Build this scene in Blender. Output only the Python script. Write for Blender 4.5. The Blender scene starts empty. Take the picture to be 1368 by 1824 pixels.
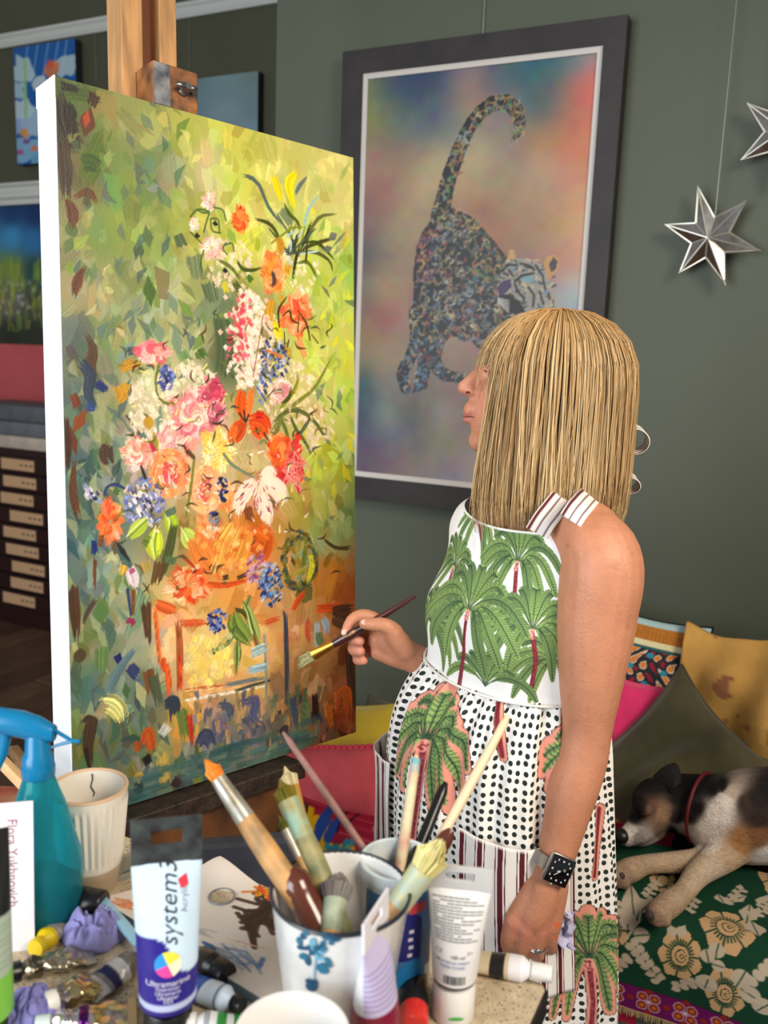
import bpy, bmesh, math, random
import numpy as np
from mathutils import Vector, Matrix, noise as mnoise

random.seed(7)
RNG = np.random.default_rng(11)
SC = bpy.context.scene
COL = SC.collection

# ------------------------------------------------------------------ camera
F_PX = 1560.0
PITCH, ROLL, HEAD = math.radians(10.3), math.radians(2.1), math.radians(26)
CAM = np.array([0.0, 0.0, 1.55])
FH = np.array([-math.sin(HEAD), math.cos(HEAD), 0.0])      # horizontal view direction
RH = np.array([math.cos(HEAD), math.sin(HEAD), 0.0])       # horizontal right
ZV = np.array([0.0, 0.0, 1.0])
FWD = FH*math.cos(PITCH) - ZV*math.sin(PITCH)
_U0 = FH*math.sin(PITCH) + ZV*math.cos(PITCH)
RIGHT = math.cos(ROLL)*RH + math.sin(ROLL)*_U0
UP = math.cos(ROLL)*_U0 - math.sin(ROLL)*RH
cd = bpy.data.cameras.new('camera'); cam = bpy.data.objects.new('camera', cd); COL.objects.link(cam)
cd.sensor_fit = 'HORIZONTAL'; cd.sensor_width = 36.0; cd.lens = 36.0*F_PX/1368.0
cd.clip_start = 0.02; cd.clip_end = 60
cd.dof.use_dof = True; cd.dof.focus_distance = 1.42; cd.dof.aperture_fstop = 5.6
cam.matrix_world = Matrix(((RIGHT[0], UP[0], -FWD[0], CAM[0]), (RIGHT[1], UP[1], -FWD[1], CAM[1]),
                           (RIGHT[2], UP[2], -FWD[2], CAM[2]), (0, 0, 0, 1)))
SC.camera = cam

# ------------------------------------------------------------------ light and exposure
SC.view_settings.view_transform = 'Standard'; SC.view_settings.look = 'None'
SC.view_settings.gamma = 1.0; SC.view_settings.use_curve_mapping = False
SC.view_settings.exposure = 0.0
wd = bpy.data.worlds.new('room_ambient'); SC.world = wd; wd.use_nodes = True
wb = wd.node_tree.nodes['Background']; wb.inputs[0].default_value = (0.92, 0.95, 1.0, 1); wb.inputs[1].default_value = 0.25
def area_light(name, loc, target, sx, sy, watts, color, spread=180):
    ld = bpy.data.lights.new(name, 'AREA'); ld.shape = 'RECTANGLE'; ld.size = sx; ld.size_y = sy
    ld.energy = watts; ld.color = color; ld.spread = math.radians(spread)
    o = bpy.data.objects.new(name, ld); COL.objects.link(o); o.location = Vector(loc)
    o.rotation_euler = (Vector(target)-Vector(loc)).to_track_quat('-Z', 'Y').to_euler()
    return o
def camrel(r, f, z): 
    p = RH*r + FH*f; return (p[0], p[1], z)
# tall shop window to the left of and behind the photographer, and warm gallery lamps under the ceiling
area_light('window_daylight', camrel(-2.3, -1.1, 1.7), camrel(0.2, 1.6, 1.2), 2.2, 2.2, 132, (0.92, 0.97, 1.0))
area_light('gallery_lamps', camrel(1.4, -0.3, 2.7), camrel(-0.15, 1.6, 1.15), 1.1, 1.1, 25, (1.0, 0.87, 0.70), 95)

# ------------------------------------------------------------------ pixel helpers (photo 1368 x 1824)
def ray(x, y): return RIGHT*((x-684)/F_PX) + UP*((912-y)/F_PX) + FWD
def DP(x, y, d): return CAM + ray(x, y)*d
def ZP(x, y, z):
    r = ray(x, y); return CAM + r*((z-CAM[2])/r[2])
def YP(x, y, Y):
    r = ray(x, y); return CAM + r*(Y/r[1])
def project(P):
    v = np.asarray(P, float)-CAM; d = v@FWD
    return 684+F_PX*(v@RIGHT)/d, 912-F_PX*(v@UP)/d, d
def V3(*a): return np.array(a, float)
def unit(v): v = np.asarray(v, float); return v/np.linalg.norm(v)

# ------------------------------------------------------------------ materials
def lin(c):
    c = np.asarray(c, float)/255.0
    return np.where(c <= 0.04045, c/12.92, ((c+0.055)/1.055)**2.4)
_M = {}
def mat(name, rgb=(200, 200, 200), rough=0.6, metal=0.0, var=0.0, vscale=20.0, bump=0.0, bscale=80.0, rgb2=None,
        stretch=(1, 1, 1), vcol=False, trans=0.0, ior=1.45, coat=0.0, sheen=0.0, alpha=1.0, spec=0.5, sss=0.0, emit=0.0, wave=None):
    if name in _M: return _M[name]
    m = bpy.data.materials.new(name); m.use_nodes = True; nt = m.node_tree; N = nt.nodes; L = nt.links
    b = N['Principled BSDF']; c = tuple(lin(rgb))+(1,)
    b.inputs['Base Color'].default_value = c; b.inputs['Roughness'].default_value = rough
    b.inputs['Metallic'].default_value = metal; b.inputs['IOR'].default_value = ior
    b.inputs['Transmission Weight'].default_value = trans; b.inputs['Coat Weight'].default_value = coat
    b.inputs['Sheen Weight'].default_value = sheen; b.inputs['Alpha'].default_value = alpha
    b.inputs['Specular IOR Level'].default_value = spec
    if sss: 
        b.inputs['Subsurface Weight'].default_value = sss; b.inputs['Subsurface Radius'].default_value = (0.012, 0.005, 0.003)
        b.inputs['Subsurface Scale'].default_value = 0.6
    tc = N.new('ShaderNodeTexCoord'); mp = N.new('ShaderNodeMapping'); L.new(tc.outputs['Object'], mp.inputs[0])
    mp.inputs['Scale'].default_value = stretch
    base = None
    if vcol:
        at = N.new('ShaderNodeAttribute'); at.attribute_name = 'Col'; base = at.outputs['Color']
    if var > 0 or rgb2 is not None:
        nz = N.new('ShaderNodeTexNoise'); nz.inputs['Scale'].default_value = vscale; nz.inputs['Detail'].default_value = 5
        L.new(mp.outputs[0], nz.inputs['Vector'])
        mx = N.new('ShaderNodeMix'); mx.data_type = 'RGBA'
        if rgb2 is None: rgb2 = tuple(max(0, v*(1-var)) for v in rgb)
        if vcol:
            mx.blend_type = 'MULTIPLY'; mx.inputs[6].default_value = (1, 1, 1, 1)
            L.new(base, mx.inputs[6]); mx.inputs[7].default_value = (1-var, 1-var, 1-var, 1)
        else:
            mx.inputs[6].default_value = c; mx.inputs[7].default_value = tuple(lin(rgb2))+(1,)
        rp = N.new('ShaderNodeMapRange'); rp.inputs[1].default_value = 0.35; rp.inputs[2].default_value = 0.68
        L.new(nz.outputs['Fac'], rp.inputs[0]); L.new(rp.outputs[0], mx.inputs[0]); base = mx.outputs[2]
    if base is not None: L.new(base, b.inputs['Base Color'])
    if emit and base is None:
        b.inputs['Emission Color'].default_value = c; b.inputs['Emission Strength'].default_value = emit
    if bump > 0:
        nb = N.new('ShaderNodeTexNoise'); nb.inputs['Scale'].default_value = bscale; nb.inputs['Detail'].default_value = 3
        L.new(mp.outputs[0], nb.inputs['Vector'])
        bp = N.new('ShaderNodeBump'); bp.inputs['Strength'].default_value = bump; bp.inputs['Distance'].default_value = 0.004
        L.new(nb.outputs['Fac'], bp.inputs['Height']); L.new(bp.outputs[0], b.inputs['Normal'])
    _M[name] = m; return m

# ------------------------------------------------------------------ objects
WL = {}
def tag(o, label=None, cat=None, group=None, kind=None):
    if label: o['label'] = label
    if cat: o['category'] = cat
    if group: o['group'] = group
    if kind: o['kind'] = kind
    return o
def thing(name, label, cat, loc, group=None):
    o = bpy.data.objects.new(name, None); COL.objects.link(o); o.empty_display_size = 0.05
    o.location = Vector(loc); WL[o] = np.array(loc, float)
    return tag(o, label, cat, group)
def link(name, me, m, parent=None, loc=None):
    """me holds world coordinates; the object gets its origin at loc (or shares its parent's)"""
    org = WL[parent] if parent is not None else (np.array(loc, float) if loc is not None else np.zeros(3))
    if np.any(org != 0): me.transform(Matrix.Translation(Vector(-org)))
    o = bpy.data.objects.new(name, me); COL.objects.link(o)
    if m is not None: me.materials.append(m)
    if parent is not None: o.parent = parent
    else: o.location = Vector(org)
    WL[o] = org
    return o

class MB:
    def __init__(s): s.v = []; s.f = []; s.c = []; s.n = 0
    def add(s, verts, faces, col=None):
        verts = np.asarray(verts, float).reshape(-1, 3)
        s.v.append(verts); s.f += [tuple(i+s.n for i in f) for f in faces]
        if col is not None:
            col = np.asarray(col, float)
            s.c.append(np.broadcast_to(col, (len(verts), 3)) if col.ndim == 1 else col)
        s.n += len(verts); return s
    def box(s, c, size, ax=None, col=None, bev=0.0):
        c = np.asarray(c, float); h = np.asarray(size, float)/2
        A = np.eye(3) if ax is None else np.array(ax, float)
        if bev <= 0:
            pts = [(x, y, z) for x in (-1, 1) for y in (-1, 1) for z in (-1, 1)]
            V = np.array([c+(np.array(p)*h)@A for p in pts])
            return s.add(V, [(0, 1, 3, 2), (4, 6, 7, 5), (0, 4, 5, 1), (2, 3, 7, 6), (0, 2, 6, 4), (1, 5, 7, 3)], col)
        bm = bmesh.new(); bmesh.ops.create_cube(bm, size=1.0)
        for v in bm.verts: v.co = Vector((v.co.x*size[0], v.co.y*size[1], v.co.z*size[2]))
        bmesh.ops.bevel(bm, geom=list(bm.edges), offset=min(bev, min(size)*0.45), segments=2, profile=0.5, affect='EDGES')
        bm.verts.index_update()
        V = np.array([c+np.array(v.co)@A for v in bm.verts]); Fc = [tuple(v.index for v in f.verts) for f in bm.faces]
        bm.free(); return s.add(V, Fc, col)
    def loft(s, rings, cap=True, col=None, closed=True):
        k = len(rings[0]); V = np.concatenate([np.asarray(r, float) for r in rings]); Fc = []
        m = k if closed else k-1
        for i in range(len(rings)-1):
            for j in range(m):
                a = i*k+j; b = i*k+(j+1) % k
                Fc.append((a, b, b+k, a+k))
        if cap and closed:
            Fc.append(tuple(range(k-1, -1, -1))); o = (len(rings)-1)*k; Fc.append(tuple(range(o, o+k)))
        return s.add(V, Fc, col)
    def lathe(s, prof, c, ax=None, n=40, cap=False, col=None):
        c = np.asarray(c, float); A = np.eye(3) if ax is None else np.array(ax, float); R = []
        for r, z in prof:
            t = np.arange(n)*2*math.pi/n
            R.append(c+np.stack([np.cos(t)*r, np.sin(t)*r, np.full(n, z)], 1)@A)
        return s.loft(R, cap=cap, col=col)
    def tube(s, pts, rad, n=10, cap=True, col=None, flat=1.0):
        pts = np.asarray(pts, float); k = len(pts)
        rad = np.broadcast_to(np.asarray(rad, float), (k,))
        T = np.gradient(pts, axis=0); T /= np.linalg.norm(T, axis=1)[:, None]+1e-12
        ref = np.array([0, 0, 1.0]) if abs(T[0][2]) < 0.9 else np.array([1.0, 0, 0])
        u = unit(np.cross(T[0], ref)); R = []; t = np.arange(n)*2*math.pi/n
        for i in range(k):
            u = u-T[i]*(u@T[i]); u = unit(u); w = np.cross(T[i], u)
            R.append(pts[i]+rad[i]*(np.cos(t)[:, None]*u+np.sin(t)[:, None]*w*flat))
        return s.loft(R, cap=cap, col=col)
    def ell(s, c, r, ax=None, n=20, m=12, col=None):
        prof = [(math.sin(math.pi*i/m), -math.cos(math.pi*i/m)) for i in range(m+1)]
        prof[0] = (1e-4, -1); prof[-1] = (1e-4, 1)
        A = np.eye(3) if ax is None else np.array(ax, float); R = []; t = np.arange(n)*2*math.pi/n
        for q, z in prof:
            L = np.stack([np.cos(t)*q*r[0], np.sin(t)*q*r[1], np.full(n, z*r[2])], 1)
            R.append(np.asarray(c, float)+L@A)
        return s.loft(R, cap=True, col=col)
    def grid(s, P, col=None, flip=False):
        P = np.asarray(P, float); m, n = P.shape[:2]; Fc = []
        i = np.arange(m-1)[:, None]*n+np.arange(n-1)[None, :]
        q = np.stack([i, i+1, i+n+1, i+n], -1).reshape(-1, 4)
        if flip: q = q[:, ::-1]
        return s.add(P.reshape(-1, 3), [tuple(x) for x in q.tolist()], None if col is None else np.asarray(col).reshape(-1, 3))
    def mesh(s, name, smooth=True):
        me = bpy.data.meshes.new(name); V = np.concatenate(s.v)
        me.from_pydata(V.tolist(), [], s.f)
        if s.c:
            C = np.ones((len(V), 4), np.float32); C[:, :3] = np.concatenate(s.c)
            a = me.color_attributes.new('Col', 'FLOAT_COLOR', 'POINT'); a.data.foreach_set('color', C.ravel())
        if smooth: me.polygons.foreach_set('use_smooth', [True]*len(me.polygons))
        me.update(); return me
    def build(s, name, m, parent=None, loc=None, smooth=True, fixn=True):
        me = s.mesh(name, smooth)
        if fixn and len(me.polygons) < 40000:
            bm = bmesh.new(); bm.from_mesh(me); bmesh.ops.recalc_face_normals(bm, faces=bm.faces); bm.to_mesh(me); bm.free()
        if smooth and hasattr(me, 'set_sharp_from_angle'): me.set_sharp_from_angle(angle=math.radians(40))
        return link(name, me, m, parent, loc)

def gridmesh(name, P, C, m, parent=None, loc=None, flip=False):
    """fast dense grid with vertex colours; P (h,w,3) world, C (h,w,3) linear or None"""
    h, w = P.shape[:2]; me = bpy.data.meshes.new(name)
    i = (np.arange(h-1)[:, None]*w+np.arange(w-1)[None, :])
    q = np.stack([i, i+1, i+w+1, i+w], -1).reshape(-1, 4)
    if flip: q = q[:, ::-1]
    nf = len(q)
    me.vertices.add(h*w); me.vertices.foreach_set('co', P.reshape(-1).astype(np.float32))
    me.loops.add(nf*4); me.loops.foreach_set('vertex_index', q.reshape(-1).astype(np.int32))
    me.polygons.add(nf); me.polygons.foreach_set('loop_start', np.arange(nf, dtype=np.int32)*4)
    me.polygons.foreach_set('use_smooth', np.ones(nf, bool))
    if C is not None:
        A = np.ones((h*w, 4), np.float32); A[:, :3] = C.reshape(-1, 3)
        a = me.color_attributes.new('Col', 'FLOAT_COLOR', 'POINT'); a.data.foreach_set('color', A.ravel())
    me.update(calc_edges=True); me.validate()
    return link(name, me, m, parent, loc)

def spl(x, xs, ys):
    """Catmull-Rom interpolation of ys (k,) or (k,d) over increasing xs"""
    xs = np.asarray(xs, float); ys = np.asarray(ys, float); x = np.clip(np.asarray(x, float), xs[0], xs[-1])
    m = np.gradient(ys, xs, axis=0); i = np.clip(np.searchsorted(xs, x)-1, 0, len(xs)-2)
    h = xs[i+1]-xs[i]; t = (x-xs[i])/h
    if ys.ndim > 1: t = t[..., None]; h = h[..., None]
    return (2*t**3-3*t**2+1)*ys[i]+(t**3-2*t**2+t)*h*m[i]+(-2*t**3+3*t**2)*ys[i+1]+(t**3-t**2)*h*m[i+1]

def smooth_path(pts, n):
    pts = np.asarray(pts, float); s = np.concatenate([[0], np.cumsum(np.linalg.norm(np.diff(pts[:, :3], axis=0), axis=1))])
    return spl(np.linspace(0, s[-1], n), s, pts)

# ------------------------------------------------------------------ 2-D print and paint raster (numpy), read into vertex colours
class Ras:
    def __init__(s, w, h, col=(255, 255, 255)):
        s.w, s.h = w, h; s.a = np.empty((h, w, 3), np.float32); s.a[:] = np.asarray(col, float); s.z = np.zeros((h, w), np.float32)
    def _box(s, x0, y0, x1, y1):
        x0 = max(0, int(x0)-1); y0 = max(0, int(y0)-1); x1 = min(s.w, int(x1)+2); y1 = min(s.h, int(y1)+2)
        if x1 <= x0 or y1 <= y0: return None
        Y, X = np.mgrid[y0:y1, x0:x1]; return (slice(y0, y1), slice(x0, x1)), X+0.0, Y+0.0
    def _put(s, sl, m, col, z=0.0):
        m = m[..., None]; s.a[sl] = s.a[sl]*(1-m)+np.asarray(col, np.float32)*m
        if z: s.z[sl] = np.maximum(s.z[sl]*(1-0.4*m[..., 0]), m[..., 0]*z)
    def poly(s, pts, col, al=1.0, z=0.0, soft=0.0):
        p = np.asarray(pts, float); b = s._box(p[:, 0].min(), p[:, 1].min(), p[:, 0].max(), p[:, 1].max())
        if b is None: return
        sl, X, Y = b; ins = np.zeros(X.shape, bool); q = np.roll(p, -1, 0)
        for (xa, ya), (xb, yb) in zip(p, q):
            if ya == yb: continue
            c = ((ya > Y) != (yb > Y)) & (X < (xb-xa)*(Y-ya)/(yb-ya)+xa); ins ^= c
        s._put(sl, ins*al, col, z)
    def stroke(s, pts, wid, col, al=1.0, streak=0.0, z=0.0, ragged=0.0):
        p = np.asarray(pts, float); wid = np.broadcast_to(np.asarray(wid, float), (len(p),)); mw = wid.max()+1
        b = s._box(p[:, 0].min()-mw, p[:, 1].min()-mw, p[:, 0].max()+mw, p[:, 1].max()+mw)
        if b is None: return
        sl, X, Y = b; best = np.full(X.shape, 1e9); side = np.zeros(X.shape); ww = np.ones(X.shape); gp = np.zeros(X.shape)
        if len(p) == 1:
            best = np.hypot(X-p[0, 0], Y-p[0, 1]); ww = np.full(X.shape, wid[0]); best = best-ww
        for i in range(len(p)-1):
            d = p[i+1]-p[i]; L2 = d@d+1e-9; t = np.clip(((X-p[i, 0])*d[0]+(Y-p[i, 1])*d[1])/L2, 0, 1)
            dx = X-p[i, 0]-t*d[0]; dy = Y-p[i, 1]-t*d[1]; r = np.hypot(dx, dy); w = wid[i]+(wid[i+1]-wid[i])*t
            e = r-w; k = e < best; best = np.where(k, e, best); ww = np.where(k, w, ww)
            side = np.where(k, np.sign(dx*d[1]-dy*d[0])*r, side); gp = np.where(k, (i+t)/(len(p)-1), gp)
        m = np.clip(0.5-best, 0, 1)*al; c = np.asarray(col, np.float32)
        if ragged and len(p) > 1:
            q = side/np.maximum(ww, .5); xs = np.linspace(-1, 1, 12); e0 = np.interp(q, xs, np.abs(RNG.normal(0, ragged*.6, 12))); e1 = np.interp(q, xs, np.abs(RNG.normal(ragged*.6, ragged, 12)))
            m = m*np.clip((gp-e0)/.06+.5, 0, 1)*np.clip((1-e1-gp)/.08+.5, 0, 1)
        if streak:
            bins = RNG.normal(0, 1, 24); f = np.interp(side/np.maximum(ww, .5), np.linspace(-1, 1, 24), bins)
            c = np.clip(c*(1+streak*f[..., None]), 0, 255)
            if z: s.z[sl] = np.where(m > .3, z*(0.7+0.35*f), s.z[sl]); z = 0
        s._put(sl, m, c, z)
    def sample(s, u, v):
        """bilinear at pixel coordinates u (x) and v (y)"""
        u = np.clip(u, 0, s.w-1.001); v = np.clip(v, 0, s.h-1.001); i = u.astype(int); j = v.astype(int); fu = (u-i)[..., None]; fv = (v-j)[..., None]
        a = s.a; return (a[j, i]*(1-fu)+a[j, i+1]*fu)*(1-fv)+(a[j+1, i]*(1-fu)+a[j+1, i+1]*fu)*fv

def idw(w, h, pts, cols, power=3.0):
    Y, X = np.mgrid[0:h, 0:w]; num = np.zeros((h, w, 3)); den = np.zeros((h, w))
    for (x, y), c in zip(pts, cols):
        k = 1/(((X-x)**2+(Y-y)**2)+9.0)**(power/2); num += k[..., None]*np.asarray(c, float); den += k
    return (num/den[..., None]).astype(np.float32)

def homography(src, dst):
    A = []
    for (x, y), (u, v) in zip(src, dst):
        A.append([x, y, 1, 0, 0, 0, -u*x, -u*y, -u]); A.append([0, 0, 0, x, y, 1, -v*x, -v*y, -v])
    _, _, vt = np.linalg.svd(np.array(A, float)); return vt[-1].reshape(3, 3)
def hmap(H, p):
    p = np.asarray(p, float); q = np.concatenate([p, np.ones((len(p), 1))], 1)@H.T; return q[:, :2]/q[:, 2:]

def text2d(s, size=1.0, shear=0.0):
    """flat glyph outlines as (verts (n,2), faces), centred, height about size"""
    cu = bpy.data.curves.new('glyphs', 'FONT'); cu.body = s; cu.size = size; cu.align_x = 'CENTER'; cu.align_y = 'CENTER'; cu.shear = shear
    cu.resolution_u = 3
    o = bpy.data.objects.new('glyphs', cu); COL.objects.link(o); dg = bpy.context.evaluated_depsgraph_get()
    me = bpy.data.meshes.new_from_object(o.evaluated_get(dg)); V = np.array([v.co[:2] for v in me.vertices]).reshape(-1, 2)
    Fc = [tuple(p.vertices) for p in me.polygons]
    bpy.data.objects.remove(o); bpy.data.curves.remove(cu); bpy.data.meshes.remove(me)
    return V, Fc

def remeshed(mb, voxel, smooth_it=3, fac=0.5):
    """union of closed shapes as one continuous skin"""
    me = mb.mesh('union', False); bm = bmesh.new(); bm.from_mesh(me); bmesh.ops.recalc_face_normals(bm, faces=bm.faces); bm.to_mesh(me); bm.free()
    o = bpy.data.objects.new('union', me); COL.objects.link(o)
    r = o.modifiers.new('r', 'REMESH'); r.mode = 'VOXEL'; r.voxel_size = voxel; r.use_smooth_shade = True
    if smooth_it:
        k = o.modifiers.new('s', 'SMOOTH'); k.factor = fac; k.iterations = smooth_it
    dg = bpy.context.evaluated_depsgraph_get(); out = bpy.data.meshes.new_from_object(o.evaluated_get(dg))
    bpy.data.objects.remove(o); bpy.data.meshes.remove(me)
    out.polygons.foreach_set('use_smooth', [True]*len(out.polygons)); return out
def coords(me):
    a = np.empty(len(me.vertices)*3, np.float32); me.vertices.foreach_get('co', a); return a.reshape(-1, 3).astype(float)
def set_cols(me, C):
    A = np.ones((len(me.vertices), 4), np.float32); A[:, :3] = C
    a = me.color_attributes.new('Col', 'FLOAT_COLOR', 'POINT'); a.data.foreach_set('color', A.ravel())
def vnoise(P, scale, seed=0.0):
    P = np.asarray(P).reshape(-1, 3); return np.array([mnoise.noise(Vector((p*scale+seed).tolist())) for p in P])
def frame_ax(z, x):
    z = unit(z); x = np.asarray(x, float); x = unit(x-z*(x@z)); return np.array([x, np.cross(z, x), z])
# ================================================================== the setting
YW = 2.5; XC = -1.655; YL = 3.7; HW = 3.7
wall_m = mat('wall_paint', (88, 94, 81), 0.55, var=0.06, vscale=1.5, bump=0.08, bscale=60, spec=0.35)
def struct(name, mb, m, smooth=False):
    return tag(mb.build(name, m, smooth=smooth), kind='structure')
struct('wall_back', MB().box((XC+2.6, YW+0.1, HW/2), (5.2, 0.2, HW)), wall_m)
struct('wall_left', MB().box(((XC-8)/2, YL+0.1, HW/2), (8+XC, 0.2, HW)), mat('wall_paint_olive', (84, 84, 64), 0.55, var=0.06, vscale=1.5))
struct('wall_return', MB().box((XC+0.1, (YW+0.2+YL+0.2)/2, HW/2), (0.2, YL-YW, HW)), wall_m)
fl = struct('floor', MB().box((-2.5, 1.2, -0.03), (11, 6.0, 0.03)), mat('subfloor', (60, 45, 35), 0.8))
wood_dark = [mat('floor_oak_%s' % n, c, 0.45, var=0.35, vscale=6, stretch=(14, 1, 1), bump=0.1, bscale=30)
             for n, c in (('brown', (104, 76, 58)), ('tan', (118, 88, 66)), ('umber', (92, 66, 50)))]
pl = [MB().box((0, 0, 0), (0.146, 1.48, 0.018), bev=0.002).mesh('plank', False) for _ in range(3)]
for k in range(3): pl[k].materials.append(wood_dark[k])
for i in range(50):
    for j in range(4):
        o = bpy.data.objects.new('plank', pl[(i*2+j*3+i//4) % 3]); COL.objects.link(o); o.parent = fl
        o.location = (-5.75+i*0.15, -1.0+j*1.5+(i % 3)*0.35, -0.009)
white_paint = mat('white_gloss_paint', (214, 216, 210), 0.35)
# picture rail on the far wall, from corner to left
a, b = YP(0, 63, YL), YP(490, 3, YL); zr = (a[2]+b[2])/2-0.01
mb = MB(); pr = [(0, -0.03), (0.012, -0.03), (0.02, -0.012), (0.02, 0.012), (0.028, 0.02), (0.028, 0.034), (0, 0.034)]
R = [np.array([[x, YL-d-0.001, zr+z] for d, z in pr]) for x in (-7.9, XC-0.02)]
tag(mb.loft(R).build('trim_1', white_paint, smooth=False), kind='structure')

# ================================================================== far left: pictures, plan chest, boxes
def flat_art(name, label, corners_px, Yw, depth, painter, edge_m, n=(90, 90), cat='painting', group=None, hang=True):
    """thin canvas hung on a wall plane Y=Yw (front face at Yw-depth); painter(Ras, f) with f mapping photo px to raster px"""
    Yf = Yw-depth; P = [YP(x, y, Yf) for x, y in corners_px]           # TL TR BR BL
    x0 = (P[0][0]+P[3][0])/2; x1 = (P[1][0]+P[2][0])/2; z1 = (P[0][2]+P[1][2])/2; z0 = (P[2][2]+P[3][2])/2
    t = thing(name, label, cat, (x0, Yf+depth/2, z0), group)
    MB().box(((x0+x1)/2, Yf+depth/2+0.001, (z0+z1)/2), (x1-x0, depth-0.002, z1-z0), bev=0.002).build('canvas', edge_m, t, smooth=False)
    w, h = n; ra = Ras(w, h)
    def f(pts): 
        Q = np.array([YP(x, y, Yf) for x, y in pts]); return np.stack([(Q[:, 0]-x0)/(x1-x0)*w, (z1-Q[:, 2])/(z1-z0)*h], 1)
    painter(ra, f)
    X, Zz = np.meshgrid(np.linspace(x0, x1, w), np.linspace(z1, z0, h))
    gridmesh('painted_surface', np.stack([X, np.full_like(X, Yf-0.0005), Zz], -1), lin(np.clip(ra.a, 0, 255)), mat('acrylic_print', vcol=True, rough=0.45, bump=0.1, bscale=200), t, flip=True)
    return t
def blobs(ra, f, items):
    for x, y, r, c in items:
        q = f([(x, y), (x+r, y), (x, y+r)]); rx = abs(q[1][0]-q[0][0]); ry = abs(q[2][1]-q[0][1])
        t = np.linspace(0, 2*math.pi, 14, endpoint=False); k = 1+0.25*RNG.normal(size=14)
        ra.poly(np.stack([q[0][0]+rx*k*np.cos(t), q[0][1]+ry*k*np.sin(t)], 1), c, 0.85)
def paint_blue(ra, f):
    ra.a[:] = (20, 95, 170)
    for x in (45, 62, 80, 97, 112): ra.stroke(f([(x+8, 60), (x-6, 150)]), 1.2, (95, 150, 205))
    blobs(ra, f, [(36, 125, 22, (205, 225, 225)), (40, 190, 20, (215, 228, 230)), (30, 160, 16, (190, 215, 220)), (120, 120, 20, (200, 220, 222)), (60, 215, 26, (190, 215, 228)),
                  (45, 260, 22, (150, 195, 220)), (70, 285, 24, (120, 180, 215)), (110, 230, 24, (200, 220, 225)), (30, 225, 16, (165, 190, 225)), (100, 280, 20, (190, 215, 225)), (118, 180, 18, (215, 228, 230)), (75, 150, 16, (225, 232, 232))])
    blobs(ra, f, [(92, 122, 14, (240, 130, 70)), (88, 116, 8, (225, 95, 60)), (44, 236, 8, (235, 150, 60)), (62, 262, 6, (235, 120, 70)), (48, 250, 6, (120, 70, 150)), (36, 270, 6, (170, 80, 140))])
    ra.stroke(f([(44, 110), (46, 205)]), 2.0, (150, 205, 120))
dark_edge = mat('canvas_edge_dark', (38, 40, 44), 0.7)
flat_art('canvas_painting', 'small blue canvas of clouds and orange flowers on the far left wall', [(22, 85), (134, 70), (138, 285), (33, 293)], YL, 0.05, paint_blue, dark_edge)
def paint_pale(ra, f):
    pts = [(215, 150), (330, 140), (400, 140), (460, 130), (330, 200), (400, 200), (455, 190), (350, 230), (440, 235)]
    ra.a[:] = idw(ra.w, ra.h, f(pts), [(120, 150, 165), (105, 135, 140), (125, 155, 158), (120, 140, 138), (110, 140, 150), (140, 160, 168), (120, 145, 150), (110, 150, 165), (130, 160, 172)])
flat_art('canvas_painting', 'pale blue-grey canvas on the wall behind the wooden easel mast', [(208, 158), (459, 127), (459, 300), (212, 320)], YL, 0.05, paint_pale, dark_edge)
def paint_meadow(ra, f):
    ra.a[:] = idw(ra.w, ra.h, f([(-40, 380), (20, 380), (60, 380), (20, 420), (55, 430), (-40, 420), (20, 480), (60, 480), (-30, 500), (20, 540), (60, 540), (20, 595), (60, 595), (-40, 600)]),
                  [(20, 60, 110), (15, 60, 115), (10, 50, 105), (60, 150, 205), (45, 120, 180), (70, 150, 200), (130, 150, 60), (40, 75, 70), (120, 140, 60), (110, 110, 95), (75, 80, 60), (40, 42, 30), (45, 48, 34), (50, 50, 35)])
    for k in range(90):
        x = RNG.uniform(-60, 75); y = RNG.uniform(480, 590); ra.stroke(f([(x, y), (x+RNG.normal(0, 2), y-RNG.uniform(8, 40))]), 0.8, (RNG.uniform(120, 180), RNG.uniform(140, 180), 60), 0.6)
    for k in range(60): ra.stroke(f([(RNG.uniform(-60, 75), RNG.uniform(500, 560))]), RNG.uniform(0.6, 1.6), (190, 185, 185), 0.6)
t = flat_art('framed_painting', 'meadow landscape under blue sky with white moulded frame, left of easel', [(-95, 372), (100, 364), (104, 606), (-92, 618)], YL, 0.03, paint_meadow, dark_edge)
P0 = YP(-95, 372, YL-0.03); P1 = YP(100, 364, YL-0.03)
zt = (P0[2]+P1[2])/2+0.002; xa, xb = P0[0]-0.05, P1[0]+0.05
mb = MB(); pr = [(0, 0), (0.05, 0), (0.05, 0.028), (0.068, 0.035), (0.068, 0.062), (0.055, 0.07), (0.055, 0.09), (0.075, 0.1), (0.075, 0.112), (0, 0.112)]
mb.loft([np.array([[x, YL-0.002-d, zt+z] for d, z in pr]) for x in (xa, xb)]); mb.build('frame_moulding', white_paint, t, smooth=False)
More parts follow.
